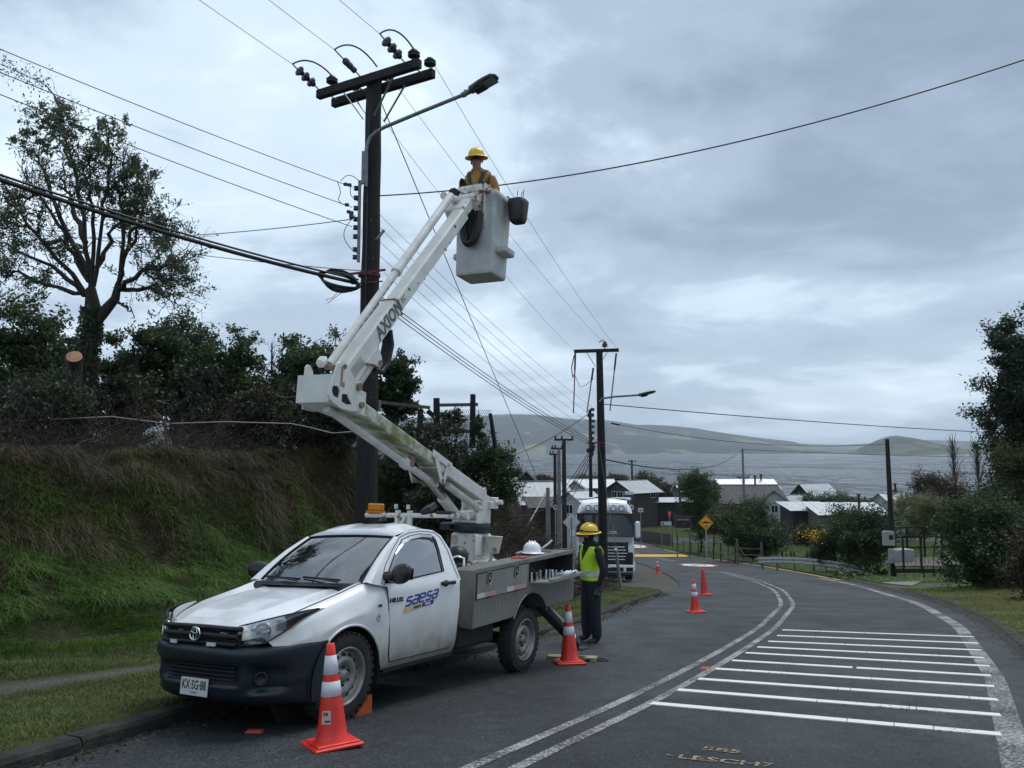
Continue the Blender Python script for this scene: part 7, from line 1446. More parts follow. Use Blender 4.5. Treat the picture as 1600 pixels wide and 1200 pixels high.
px_tree('bushy_tree', 'bushy tree standing right of the big pole behind the boom', 612, 548, 22, 36, 670, K=20, nl=380, leaf=.10, lm=LF_DARK, seed=29, group=GL); px_tree('leafy_tree', 'tall leafy tree left of the sawn stump', 85, 505, 22, 45, 690, K=16, nl=280, leaf=.10, lm=LF_EUC, seed=30, group=GL)
px_tree('hedge_tree', 'low dark hedge tree filling the gap left of the airy one', 310, 575, 18.5, 50, 720, K=22, nl=190, leaf=.085, lm=LF_SCR, seed=93, group=GL); px_tree('hedge_tree', 'low dark hedge tree right of the tall tree foot', 185, 585, 17.8, 55, 720, K=22, nl=190, leaf=.085, lm=LF_SCR, seed=94, group=GL); px_tree('hedge_tree', 'low dusty hedge tree below the boom elbow', 500, 600, 18.5, 60, 720, K=22, nl=300, leaf=.08, lm=LF_SCR, seed=95, group=GL); px_tree('hedge_tree', 'low dark hedge tree at the left edge behind the wire', 35, 580, 16.5, 70, 720, K=22, nl=190, leaf=.08, lm=LF_SCR, seed=96, group=GL); px_tree('hedge_tree', 'dusty hedge tree in the middle of the bank top', 415, 600, 17.5, 50, 715, K=20, nl=260, leaf=.075, lm=LF_SCR, seed=97, group=GL)
def bare_tree(label, px, top, d, hw, bot, seed, n=60, group=None, m=None):
    rng = np.random.default_rng(seed); x = (px-800)/FPX*d; b = np.array(on(x, d)); tp = np.array(P(px, top, d)); t = thing('bare_tree', label, 'tree', Vector(b), group); MB().tube([Vector(q) for q in bend(b, tp, 8, .05, rng)], list(np.linspace(.06*d/40+.02, .012, 8)), 6).build('trunk', M_TWIG, t); w = hw/FPX*d; zb = P(px, bot, d).z; pa = []
    for k in range(n): f = rng.uniform(0, .92); a = np.array([x, d, zb])*(1-f)+tp*f; e = a+[rng.normal()*w*.36*(1-f*.5), rng.normal()*w*.36, rng.uniform(.5, 1.2)*(tp[2]-zb)*.42*(1-f*.5)]; pa.append(bend(a, e, 6, .15, rng))
    V, F = twigs_np(pa, .007*d/22, .003*d/22, 3); mesh_np('boughs', V, F, M_TWIG, t); return t
bare_tree('thin leafless sapling on the skyline left of the boom elbow', 426, 535, 21, 20, 640, 31, 40, GL)
for k, (px, tp, hw) in enumerate(((1488, 688, 20), (1524, 690, 22), (1556, 700, 14))): bare_tree(('left', 'middle', 'right')[k]+' one of three bare poplars by the lake on the right', px, tp, 90, hw, 775, 40+k, 130, 'bare poplars by the lake')
# ---- right-hand side
GR = 'shrubs on the right of the road'
px_tree('evergreen_tree', 'tall dark evergreen tree at the right edge of the road', 1618, 478, 36, 72, 790, K=60, nl=620, leaf=.13, lm=LF_DEEP, seed=51, trunk_r=.25, clump=.26)
px_tree('shrub', 'broad dark shrub on the verge at the right edge', 1535, 780, 25, 66, 945, cat='shrub', K=44, nl=420, leaf=.085, lm=LF_DARK, seed=52, trunk_r=.05, group=GR, low=.2); px_tree('shrub', 'tall mixed shrub under the evergreen tree on the right', 1585, 690, 34, 58, 850, cat='shrub', K=34, nl=420, leaf=.10, lm=LF_OLIVE, seed=53, trunk_r=.06, group=GR)
px_tree('shrub', 'brown leaved shrub behind the pale willow bush', 1452, 744, 62, 50, 830, cat='shrub', K=30, nl=380, leaf=.13, lm=LF_BRN, seed=54, trunk_r=.08, group=GR); px_tree('shrub', 'pale green willowy bush beside the footbridge', 1434, 778, 46, 42, 850, cat='shrub', K=24, nl=420, leaf=.20, lm=LF_PALE, seed=55, trunk_r=.05, group=GR, aspect=.12)
px_tree('shrub', 'dark tangled shrub behind the end of the guardrail', 1342, 795, 40, 56, 888, cat='shrub', K=36, nl=420, leaf=.09, lm=LF_DARK, seed=56, trunk_r=.06, group=GR); px_tree('shrub', 'wide rounded bush between fence and guardrail', 1172, 785, 60, 48, 880, cat='shrub', K=38, nl=460, leaf=.13, lm=LF_DARK, seed=57, trunk_r=.08, group=GR)
g_ = px_tree('gorse_bush', 'gorse bush with yellow flowers left of the tangled shrub', 1282, 832, 42, 24, 888, cat='bush', K=20, nl=320, leaf=.08, lm=LF_DARK, seed=58, trunk_r=.04)
_r = np.random.default_rng(59); _c = np.array([np.array(P(1282+18*a, 836+7*b, 41.6+c_)) for a, b, c_ in _r.normal(size=(420, 3))*[.8, .7, .5]]); V, F = leaves_np(_c, .10, _r, .7); mesh_np('gorse_flowers', V, F, LF_YEL, g_)
px_tree('cypress_tree', 'pointed dark conifer left of the wide rounded bush', 1090, 738, 78, 24, 842, K=34, nl=420, leaf=.15, lm=LF_DARK, seed=60, trunk_r=.15, clump=.45); px_tree('cypress_tree', 'slim shorter conifer right beside the pointed one', 1109, 752, 80, 9, 830, K=14, nl=260, leaf=.14, lm=LF_DARK, seed=61, trunk_r=.1)
px_tree('shrub', 'green shrub filling the gap below the slim conifer', 1132, 792, 72, 34, 850, cat='shrub', K=24, nl=380, leaf=.13, lm=LF_OLIVE, seed=62, trunk_r=.06, group=GR)
GW = 'trees by the lake shore'
px_tree('willow_tree', 'yellow green tree by the shore behind the gabled house', 1012, 742, 165, 26, 785, K=22, nl=260, leaf=.30, lm=LF_OLIVE, seed=63, group=GW); px_tree('willow_tree', 'rusty brown tree right of the gabled house', 1038, 754, 150, 18, 790, K=16, nl=240, leaf=.28, lm=LF_BRN, seed=64, group=GW)
for k, (px, tp, hw, bt_, lb) in enumerate(((846, 744, 20, 760, 'low brown thicket on the shore above the left roof'), (925, 742, 26, 762, 'brown thicket on the shore left of the lorry pole'), (962, 744, 22, 760, 'brown thicket on the shore right of the lorry pole'), (1150, 748, 16, 768, 'small brown bush above the dark roofed house'))): px_tree('shore_bush', lb, px, tp, 205, hw, bt_, cat='bush', K=14, nl=200, leaf=.35, lm=LF_BRN, seed=66+k, group=GW)
px_tree('bramble_bush', 'dark bush climbing the roofs of the long shed', 1290, 778, 118, 46, 800, cat='bush', K=26, nl=260, leaf=.20, lm=LF_DARK, seed=71)
px_tree('hedge', 'dark clipped hedge in front of the long shed', 1262, 824, 76, 26, 846, cat='hedge', K=18, nl=340, leaf=.14, lm=LF_DARK, seed=72, trunk_r=.04)
px_tree('shrub', 'brown stemmed shrub at the right edge over the mossy verge', 1598, 820, 20, 40, 975, cat='shrub', K=22, nl=200, leaf=.07, lm=LF_BRN, seed=87, trunk_r=.04, group=GR)
# ---- the bank's shrubs
GB = 'shrubs along the top of the left bank'
px_tree('bank_shrub', 'dark olive shrub on the bank right of the big pole', 668, 668, 19.5, 62, 792, cat='shrub', K=34, nl=260, leaf=.065, lm=LF_SCR, seed=81, trunk_r=.05, group=GB); px_tree('bank_shrub', 'dark bush at the end of the bank over the lake view', 756, 694, 21, 50, 805, cat='shrub', K=36, nl=300, leaf=.065, lm=LF_DARK, seed=82, trunk_r=.05, group=GB); px_tree('bank_shrub', 'shaggy shrub hanging over the bank behind the boom pedestal', 700, 745, 18.2, 60, 850, cat='shrub', K=30, nl=280, leaf=.06, lm=LF_SCR, seed=83, trunk_r=.04, group=GB)
px_tree('bank_shrub', 'dusty shrub on the bank left of the big pole', 520, 640, 18.6, 46, 700, cat='shrub', K=20, nl=240, leaf=.06, lm=LF_BRN, seed=84, trunk_r=.04, group=GB); px_tree('bank_shrub', 'dark ivy covered shrub at the left edge of the bank top', 60, 600, 14, 85, 700, cat='shrub', K=30, nl=200, leaf=.06, lm=LF_SCR, seed=85, trunk_r=.04, group=GB); px_tree('bank_shrub', 'brown twiggy shrub midway along the bank top', 395, 610, 17.6, 52, 705, cat='shrub', K=20, nl=130, leaf=.055, lm=LF_BRN, seed=86, trunk_r=.04, group=GB)
# ---- stuff: undergrowth of bare stems, brambles, dead and green grass
def bank_xy(n, rng, y0, y1, up0, up1):
    y = rng.uniform(y0, y1, n); up = rng.uniform(up0, up1, n); return TOE(y)-up, y
def stems(name, n, rng, y0, y1, up0, up1, h0, h1, r, m, spread=.8, droop=.0, seg=7):
    x, y = bank_xy(n, rng, y0, y1, up0, up1); z = ground(x, y); a = np.stack([x, y, z-.05], 1); d = rng.normal(size=(n, 3))*spread; d[:, 2] = np.abs(d[:, 2])*.5+.55; d /= np.linalg.norm(d, axis=1, keepdims=True); L = rng.uniform(h0, h1, n)[:, None]; t = np.linspace(0, 1, seg)[None, :, None]
    k = rng.normal(size=(n, 1, 3))*.35; p = a[:, None]+d[:, None]*L[:, None]*t+k*L[:, None]*t*t; p[:, :, 2] -= droop*L*(t[:, :, 0]**2); V, F = twigs_np(p, r, r*.35, 3); o = mesh_np(name, V, F, m); o['kind'] = 'stuff'; return o
R1 = np.random.default_rng(101)
stems('undergrowth', 5200, R1, -2, 24, 2.2, 5.5, .35, 1.35, .0060, M_TWIG, .9, .25); stems('undergrowth', 3600, R1, -2, 25, 1.8, 3.6, .3, 1.0, .0050, M_DEAD, 1.2, .5); stems('undergrowth', 3000, R1, -2, 24, 3.0, 6.0, .8, 2.2, .0065, M_DEAD, .7, .30, 9); stems('undergrowth', 1200, R1, 19, 27, .5, 4.0, .6, 1.7, .0065, M_TWIG, .8, .35, 8)
_n = 15000; x, y = bank_xy(_n, R1, -2, 25, 2.4, 6.0); z = ground(x, y); V, F = leaves_np(np.stack([x, y, z+np.abs(R1.normal(size=_n))*.35], 1), .055, R1, .5); o = mesh_np('undergrowth_leaves', V, F, LF_SCR); o['kind'] = 'stuff'
def bramble(name, cx, n, seed, rad, h, label):
    rng = np.random.default_rng(seed); pa = []
    q = rng.normal(size=(n, 2))*rad; bx = cx[0]+q[:, 0]; by = cx[1]+q[:, 1]*1.2; bz_ = ground(bx, by); hh_ = h*np.exp(-((q/rad/1.4)**2).sum(1))*rng.uniform(.1, 1, n); a = np.stack([bx, by, bz_+hh_*.8], 1); d = rng.normal(size=(n, 3)); d[:, 2] *= .6; d /= np.linalg.norm(d, axis=1, keepdims=True); L = rng.uniform(.25, .9, n)[:, None, None]; t = np.linspace(-.5, .5, 7)[None, :, None]; k = rng.normal(size=(n, 1, 3))*.4; p = a[:, None]+d[:, None]*L*t-k*L*t*t*1.5; ok = p[:, :, 0].max(1) < KERB(by)-1.2; p = p[ok]; a = a[ok]; p[:, :, 2] = np.maximum(p[:, :, 2], bz_[ok][:, None]+.01); V, F = twigs_np(p, .007, .004, 3); o = mesh_np(name, V, F, M_DEAD); o['kind'] = 'stuff'
    m = n*2; ii = rng.integers(0, len(a), m); V, F = leaves_np(a[ii]+rng.normal(size=(m, 3))*.16, .065, rng, .55); o = mesh_np('bramble_leaves', V, F, LF_BRN); o['kind'] = 'stuff'
for k, (px, py, d, rad, h, n) in enumerate(((800, 850, 18.5, 1.0, 1.3, 2600), (842, 838, 21.5, 1.0, 1.25, 2600), (760, 840, 17.0, .8, 1.3, 1600), (875, 830, 24.5, .8, 1.0, 1400), (815, 815, 24.5, 1.2, 1.7, 2200))): bramble('bramble_heap', ((px-800)/FPX*d, d), n, 110+k, rad, h, '')
def blades(name, x, y, h, w, rng, m, lean=.5, dirn=None, droop=.35, seg=3, lift=0.0):
    n = len(x); z = ground(x, y)-.01+lift; b = np.stack([x, y, z], 1); az = rng.uniform(0, 6.283, n); d = np.stack([np.cos(az), np.sin(az), np.zeros(n)], 1)
    if dirn is not None: d = d*.55+np.array(dirn)[None]; d /= np.linalg.norm(d, axis=1, keepdims=True)
    s = np.stack([-d[:, 1], d[:, 0], np.zeros(n)], 1); ln = (lean*rng.uniform(.3, 1.5, n))[:, None]; h = np.asarray(h)[:, None]; rows = []
    for k in range(seg+1):
        t = k/seg; p = b+np.array([0, 0, 1])*h*(t-droop*t*t)+d*h*ln*t*t; ww = w*(1-t*.85)*.5; rows += [p-s*ww, p+s*ww]
    V = np.stack(rows, 1).reshape(-1, 3); i = np.arange(n)[:, None, None]*(2*(seg+1)); k = np.arange(seg)[None, :, None]*2; F = (i+k+np.array([0, 1, 3, 2])[None, None]).reshape(-1, 4); o = mesh_np(name, V, F, m); o['kind'] = 'stuff'; return o
G_LAWN = leaf_mat('verge_grass_blades', (.035, .062, .010), (.125, .155, .035), vs=1.2, trans=.2); G_RICH = leaf_mat('lush_grass_blades', (.032, .085, .011), (.125, .215, .036), vs=.9, trans=.25); G_DEAD = leaf_mat('dead_grass_blades', (.034, .026, .014), (.115, .088, .048), vs=1.0, trans=.15); G_MOSS = leaf_mat('mossy_verge_blades', (.07, .08, .012), (.19, .18, .035), vs=1.0, trans=.2)
R2 = np.random.default_rng(201)
def verge(n, y0, y1, a, b, rng): y = y0+(y1-y0)*rng.random(n)**1.3; k = KERB(y); x = k-rng.uniform(a, b, n); return x, y
x, y = verge(130000, 3.0, 27, .16, 3.3, R2); keep = (path_d(x, y) > .22+.1*R2.random(len(x))) & (R2.random(len(x)) < .35+.65*(hnoise(x, y, .45, 4) > -.35)); x, y = x[keep], y[keep]; blades('grass', x, y, R2.uniform(.025, .075, len(x))*(1+.5*(hnoise(x, y, .8, 7) > .3)), .007, R2, G_LAWN, .7, None, .3, 2)
y = R2.uniform(4, 26, 90000); x = TOE(y)+R2.normal(size=90000)*.80+.10; keep = (KERB(y)-x > 2.3) & (R2.random(len(x)) < .5+.5*hnoise(x, y, .55, 8)); x, y = x[keep], y[keep]; blades('tall_grass', x, y, R2.uniform(.14, .42, len(x))*(.75+.35*hnoise(x, y, .7, 2)), .010, R2, G_RICH, .75, (.6, -.35, 0), .55, 3)
x, y = bank_xy(90000, R2, 2, 26, .2, 2.6); keep = hnoise(x, y, .75, 12) > -.35; xa, ya = x[keep], y[keep]; blades('tall_grass', xa, ya, R2.uniform(.12, .34, len(xa)), .010, R2, G_RICH, .9, (.75, -.45, 0), .9, 3)
x, y = bank_xy(50000, R2, 2, 26, 1.7, 3.3); keep = hnoise(x, y, .6, 15) > .15; xb, yb = x[keep], y[keep]; blades('dead_grass', xb, yb, R2.uniform(.22, .60, len(xb)), .008, R2, G_DEAD, 1.0, (.75, -.45, 0), 1.35, 3)
x, y = bank_xy(22000, R2, 2, 25, 2.3, 3.4); blades('dead_grass', x, y, R2.uniform(.25, .65, len(x)), .008, R2, G_DEAD, .8, (.6, -.35, 0), .9, 3); x, y = bank_xy(26000, R2, 2, 25, 2.0, 3.2); keep = hnoise(x, y, .9, 21) > -.2; x, y = x[keep], y[keep]; blades('tall_grass', x, y, R2.uniform(.15, .35, len(x)), .010, R2, G_MOSS, .8, (.5, -.3, 0), .8, 3)
def tussocks(n, k, y0, y1, u0, u1, hh, m, rng, nm, wd):
    y = rng.uniform(y0, y1, n); x = TOE(y)-rng.uniform(u0, u1, n); X = np.repeat(x, k)+rng.normal(size=n*k)*.10; Y = np.repeat(y, k)+rng.normal(size=n*k)*.10; blades(nm, X, Y, np.repeat(rng.uniform(.6, 1.3, n), k)*rng.uniform(.5, 1.2, n*k)*hh, wd, rng, m, 1.1, (.35, -.2, 0), 1.0, 4, .02)
tussocks(110, 150, 2, 25, 1.3, 3.1, .48, G_DEAD, R2, 'dead_grass', .008); tussocks(170, 130, 2, 25, .0, 2.9, .42, G_RICH, R2, 'tall_grass', .011); tussocks(70, 110, 2, 25, 1.6, 3.2, .36, G_MOSS, R2, 'tall_grass', .010)
# right verge: mossy lawn near the kerb, longer grass beyond
def rverge(n, y0, y1, a, b, rng): y = y0+(y1-y0)*rng.random(n)**1.2; return EDGE_R(y)+.55+rng.uniform(a, b, n), y
x, y = rverge(60000, 9, 26, .12, 6, R2); blades('grass', x, y, R2.uniform(.03, .10, len(x)), .010, R2, G_MOSS, .8, None, .35, 2); x, y = rverge(36000, 24, 52, .15, 7.5, R2); keep = np.exp(-((y-27.5)/2.0)**2)*(x-EDGE_R(y) < 6) < .5; x, y = x[keep], y[keep]; blades('grass', x, y, R2.uniform(.06, .22, len(x)), .018, R2, G_RICH, .7, None, .4, 2)
x, y = rverge(26000, 50, 110, .3, 9, R2); blades('grass', x, y, R2.uniform(.08, .26, len(x)), .035, R2, G_RICH, .7, None, .4, 2); x, y = rverge(30000, 52, 112, 9, 34, R2); blades('grass', x, y, R2.uniform(.10, .35, len(x)), .05, R2, G_RICH, .7, None, .4, 2)
y = R2.uniform(4, 26, 2600); x = KERB(y)+np.abs(R2.normal(size=2600))*.16+.01; V, F = leaves_np(np.stack([x, y, gz(y)+.014], 1), .030, R2, .55, 0, .95); o = mesh_np('gutter_litter', V, F, LF_BRN); o['kind'] = 'stuff'
y = R2.uniform(10, 30, 700); x = EDGE_R(y)+.53-np.abs(R2.normal(size=700))*.10; V, F = leaves_np(np.stack([x, y, gz(y)+.014], 1), .022, R2, .55, 0, .95); o = mesh_np('gutter_litter', V, F, LF_BRN); o['kind'] = 'stuff'
# broad-leaved weeds by the guardrail end, fallen branches on the bank
for k, (px, py) in enumerate(((1345, 905), (1372, 898), (1318, 904))):
    g = G(px, py); rng = np.random.default_rng(300+k); V, F = leaves_np(np.array(g)+np.abs(rng.normal(size=(90, 3)))*[0, 0, .16]+rng.normal(size=(90, 3))*[.30, .30, .02], .26, rng, .5, 0, .6); tag(mesh_np('broad_leaved_weed', V, F, LF_OLIVE, org=g), ('broad leaved weed at the low end of the guardrail', 'broad leaved weed nearest the lone black pole', 'broad leaved weed under the middle of the guardrail')[k], 'weed', 'broad leaved weeds by the guardrail')
for k, (pts, r) in enumerate(((((75, 712), (105, 704), (135, 706)), .025), (((240, 640), (257, 660), (262, 705)), .022), (((215, 655), (240, 650), (268, 662)), .016), (((430, 618), (445, 622), (480, 618)), .02))):
    q = [P(a, b, 13.3+.2*k) for a, b in pts]; tag(MB().tube(q, [r]*(len(q)-1)+[r*.4], 7).build('broken_branch', M_DEAD if k != 3 else M_TWIG, org=q[0]), ('pale dead branch poking out low on the left bank', 'broken grey snag standing in the bank brush', 'stub of dead trunk lying in the bank brush', 'short pale stick left of the boom elbow')[k], 'branch', 'dead branches on the left bank')
tag(MB().ball(G(88, 1071, .14), (.028, .03, .034), 10).build('orange_fruit', mat('orange_fruit_skin', (.6, .17, .05), .5), org=G(88, 1071, .14)), 'small orange lump lying beside the worn verge path', 'fruit')
# ================================================================ LORRY, STREET FURNITURE, VILLAGE
M_LW = mat('lorry_white_paint', (.74, .75, .77), .3, coat=.4); M_LS = mat('lorry_silver_grey', (.34, .36, .38), .35, metal=.4); M_DKGL = mat('dark_cab_glass', (.010, .014, .018), .06); M_LAMP = mat('clear_lamp_glass', (.50, .52, .54), .15, metal=.5)
def lorry():
    D = 33.2; p = P(946, 870, D); g = Vector((p.x, p.y, gnd(p.x, p.y))); g.z = float(gz(p.y)); a = math.atan2(-1.0, -.10); M_ = Matrix.Translation(g) @ Matrix.Rotation(a, 4, 'Z') @ Matrix.Rotation(-.10, 4, 'Y')
    t = thing('lorry', 'white articulated lorry parked facing uphill behind the dark pole', 'lorry', matrix=M_)
    def B(mb, n, m, pa=t): return mb.build(n, m, pa)
    # cab: x ahead, y left, z up; front face at x = 0
    W = 1.24; rows = []
    for x, z0, z1, w in ((-2.1, .95, 3.25, W), (-1.2, .95, 3.46, W), (-.55, .95, 3.44, W), (-.22, .95, 3.30, W-.02), (-.05, .95, 2.90, W-.05), (-.0, .98, 2.72, W-.10)):
        r = []
        for y, z in ((-w, z0), (-w, z1-.72), (-w+.13, z1-.30), (-w+.36, z1-.03), (-.4, z1+.05), (.4, z1+.05), (w-.36, z1-.03), (w-.13, z1-.30), (w, z1-.72), (w, z0)): r.append(Vector((x, y, z)))
        rows.append(r)
    mb = MB().grid(rows, 0, True, flip=True); mb.add([Vector((0, y, z)) for y, z in ((-1.12, .98), (1.12, .98), (1.12, 2.2), (-1.12, 2.2))], [(0, 1, 2, 3)]); cab = B(mb, 'cab', M_LW)
    mb = MB(); rows = [[Vector((.10+.05*(1-(y/1.15)**2)-.05*t_, y, 1.86+.92*t_)) for y in np.linspace(-1.21+.05*t_, 1.21-.05*t_, 9)] for t_ in (0, .5, 1)]; mb.grid(rows, 0, True); ws = B(mb, 'windscreen', M_DKGL, cab)
    for yy in (-.55, .18): B(MB().tube([(.165, yy, 1.92), (.12, yy+.12, 2.7)], .014, 5), 'wiper', M_BLACK, ws)
    Rf = Matrix(((0, 0, 1, .165), (1, 0, 0, 0), (0, 1, 0, 2.02), (0, 0, 0, 1))); text_mesh('windscreen_lettering', 'SCHERZER', .17, M_WHITE, ws, Rf, .002, sx=1.25)
    B(MB().box((.06, 0, 2.80), (.14, 2.1, .07), bev=.02), 'sun_visor', M_BLACK, cab)
    mb = MB(); mb.grid([[Vector((x, y, z)) for y in (-.95, -.8, 0, .8, .95)] for x, z in ((-.02, 2.86), (.10, 2.92), (.06, 3.12), (-.10, 3.30), (-.3, 3.40))], 0, True); mb.tube([(.05, -.62, 3.26), (.06, 0, 3.29), (.05, .62, 3.26)], .02, 6); lv = B(mb, 'light_visor', M_LW, cab)
    for y in (-.70, -.34, .36, .70):
        q = B(MB().lathe([(.135, 0), (.135, .05), (.115, .06), (.10, .03), (0, .02)], (.07, y, 3.05), (1, 0, .15), 16), 'spot_lamp', M_BLACK, lv); B(MB().lathe([(.112, .045), (.06, .052), (0, .055)], (.07, y, 3.05), (1, 0, .15), 14), 'lamp_lens', M_LAMP, q)
    for y in (-.98, .98): B(MB().box((-.03, y, 2.88), (.06, .16, .05), bev=.015), 'marker_lamp', mat('amber_lens', (.62, .20, .015)), cab)
    mb = MB(); mb.grid([[Vector((.10-.06*abs(y)/1.1, y, z)) for y in (-1.14, -.7, 0, .7, 1.14)] for z in (1.62, 1.74, 1.86)], 0, True); B(mb, 'upper_panel', M_LS, cab)
    mb = MB(); mb.grid([[Vector((.08, y, z)) for y in (-.98, 0, .98)] for z in (.68, 1.1, 1.62)]); gr = B(mb, 'grille', M_BLACK, cab)
    for k in range(5): w = .92-.05*abs(k-2); z = .90+.13*k; B(MB().box((.115, 0, z), (.05, 2*w, .035), bev=.01), 'grille_slat', M_CHROME, gr)
    B(MB().lathe([(.13, 0), (.13, .02), (.10, .03), (0, .03)], (.12, 0, 1.50), (1, 0, 0), 16), 'badge', M_CHROME, gr)
    for s in (1, -1):
        mb = MB(); mb.grid([[Vector((.10-.10*max(0, yy-.95)/.27, s*yy, z)) for yy in (.97, 1.08, 1.22)] for z in (.75, 1.1, 1.5)], 0, True, flip=s < 0); mb.box((-.2, s*1.20, .62), (.6, .10, .36), bev=.04); B(mb, 'corner_panel', M_LW, cab)
        h_ = B(MB().box((.10, s*.99, .98), (.10, .36, .46), Matrix.Rotation(-s*.25, 3, 'Z'), bev=.05), 'headlight', M_BLACK, cab); B(MB().box((.145, s*1.0, .84), (.012, .26, .08), Matrix.Rotation(-s*.25, 3, 'Z')), 'daylight_strip', M_LAMP, h_)
        B(MB().box((.08, s*.86, .46), (.12, .18, .12), bev=.03), 'fog_lamp', M_LAMP, cab)
        mr = B(MB().box((.02, s*1.38, 2.15), (.16, .22, .72), bev=.06).bar((-.1, s*1.2, 2.36), (.0, s*1.36, 2.40), .05, .05).bar((-.1, s*1.2, 1.88), (.0, s*1.36, 1.90), .05, .05), 'door_mirror', M_LW, cab); B(MB().box((-.07, s*1.38, 2.15), (.02, .16, .5)), 'mirror_glass', M_CHROME, mr)
        gl = MB(); gl.add([Vector((x, s*1.245, z)) for x, z in ((-.25, 1.85), (-1.1, 1.85), (-1.1, 2.6), (-.42, 2.6))], [(0, 1, 2, 3)]); gl.add([Vector((x, s*1.246, z)) for x, z in ((-.25, 1.85), (-1.1, 1.85), (-1.1, 2.6), (-.42, 2.6))], [(3, 2, 1, 0)]); B(gl, 'side_window', M_DKGL, cab)
        for x in (-.95, -4.3, -5.6):
            w_ = B(MB().lathe([(.30, -.15), (.46, -.15), (.50, -.10), (.50, .10), (.46, .15), (.30, .15)], (x, s*1.02, .50), (0, s, 0), 28), 'wheel', M_RUB); B(MB().lathe([(.31, .14), (.28, .10), (.20, .06), (.12, .10), (0, .11)], (x, s*1.02, .50), (0, s, 0), 20), 'rim', M_RIM, w_)
    B(MB().add([Vector((.075, y, z)) for y, z in ((-1.22, 1.84), (1.22, 1.84), (1.20, 2.84), (-1.20, 2.84))], [(0, 1, 2, 3)]), 'window_mask', M_BLACK, cab); mb = MB(); mb.box((.05, 0, .52), (.30, 2.44, .34), bev=.06); bp = B(mb, 'bumper', M_LW, cab); B(MB().box((.205, 0, .50), (.02, 1.5, .16)), 'lower_intake', M_BLACK, bp); [B(MB().box((.20, s_*.98, .50), (.03, .34, .17), Matrix.Rotation(-s_*.12, 3, 'Z'), bev=.01), 'lower_intake', M_BLACK, bp) for s_ in (1, -1)]; B(MB().box((.215, 0, .62), (.01, .42, .11)), 'number_plate', M_WHITE, bp); B(MB().box((.06, 0, .30), (.22, 2.2, .14), bev=.03), 'skirt', M_BLACK, bp)
    B(MB().box((-3.9, 0, .85), (4.2, .9, .25)).box((-.9, 0, .6), (1.6, 1.9, .3)), 'chassis', M_UNDER)
    tr = MB().box((-8.2, 0, 1.75), (10.5, 2.40, 1.3), bev=.05); tl = B(tr, 'trailer', M_LW); B(MB().box((-2.6, 0, 3.55), (.5, 2.5, .12), bev=.03), 'roof_deflector', M_LW, cab); B(MB().tube([(-2.3, -.9, 3.42), (-2.3, -.2, 3.62), (-2.3, .4, 3.55), (-2.3, 1.0, 3.50)], .05, 6), 'air_horn', M_BLACK, cab)
lorry()
# ---- signs
M_SIGNY = mat('yellow_sign_sheet', (.75, .36, .01), .45); M_SIGNW = mat('white_sign_sheet', (.62, .63, .63), .5); M_SIGNR = mat('red_sign_sheet', (.50, .03, .03), .45); M_SBK = mat('black_sign_print', (.015, .015, .015), .6); M_POST = mat('grey_sign_post', (.30, .31, .32), .5, metal=.4)
FXY = Matrix(((1, 0, 0), (0, 0, -1), (0, 1, 0)))     # plane facing the camera side
def face_text(nm, s, p, size, m, pa, sx=1.0, bold=0.0): return text_mesh(nm, s, size, m, pa, Matrix.Translation(p) @ FXY.to_4x4(), .002, bold=bold, sx=sx)
def sign_post(t, p_top, base, r=.035, m=None): return MB().cyl(base-Vector((0, 0, .2)), p_top, r, n=8).build('post', m or M_POST, t)
d = 56.0; c = P(1103, 817, d); b = on(c.x, d); t = thing('warning_sign', 'yellow diamond speed hump sign on a grey post by the fence', 'road sign', b); sign_post(t, c+Vector((0, .03, .3)), b, .045)
h_ = .545; pan = MB().prism([(0, -h_), (h_, 0), (0, h_), (-h_, 0)], c, (1, 0, 0), (0, 0, 1), .012).build('sign_panel', M_SIGNY, t)
mb = MB()
for (a, e) in zip([(0, -1), (1, 0), (0, 1), (-1, 0)], [(1, 0), (0, 1), (-1, 0), (0, -1)]): mb.bar(c+Vector((a[0]*.47, -.016, a[1]*.47)), c+Vector((e[0]*.47, -.016, e[1]*.47)), .025, .004, up=(0, 1, 0))
mb.build('sign_border', M_SBK, pan); mb = MB(); mb.prism([(-.34, -.06), (.34, -.06), (.34, .0), (.17, .02), (.10, .085), (-.10, .085), (-.17, .02), (-.34, .0)], c+Vector((0, -.022, .03)), (1, 0, 0), (0, 0, 1), .004); mb.build('hump_symbol', M_SBK, pan); MB().prism([(0, -.09), (.085, 0), (0, .07), (-.085, 0)], c+Vector((0, -.022, -.24)), (1, 0, 0), (0, 0, 1), .004).build('lower_mark', M_SBK, pan)
def round_sign(px, py, d, r, label, extra=False):
    c = P(px, py, d); b = on(c.x, d); t = thing('speed_sign', label, 'road sign', b, 'round speed limit signs'); sign_post(t, c+Vector((0, .03, .25)), b); pn = MB().lathe([(r, 0), (r, .012), (r*.78, .014)], c, (0, -1, 0), 24).build('red_ring', M_SIGNR, t); MB().lathe([(r*.79, .013), (0, .013)], c, (0, -1, 0), 24).build('white_face', M_SIGNW, pn); face_text('speed_figure', '30', c+Vector((0, -.022, 0)), r*.95, M_SBK, pn, 1.0, .012)
round_sign(986, 793, 54, .23, 'round speed sign reading 30 right of the lorry roof lamps'); round_sign(868, 793, 58, .20, 'round speed sign reading 30 left of the lorry mirror')
d = 62; c = P(983, 775, d); t = thing('street_sign', 'blue and white sign board above the round sign by the lorry', 'sign', on(c.x, d)); sign_post(t, c+Vector((0, .03, .4)), on(c.x, d)); MB().box(c+Vector((0, 0, -.12)), (.75, .03, .38)).build('blue_panel', mat('dull_blue_sign', (.03, .05, .12), .5), t); MB().box(c+Vector((0, -.004, .24)), (.70, .03, .26), bev=.01).build('white_panel', M_SIGNW, t)
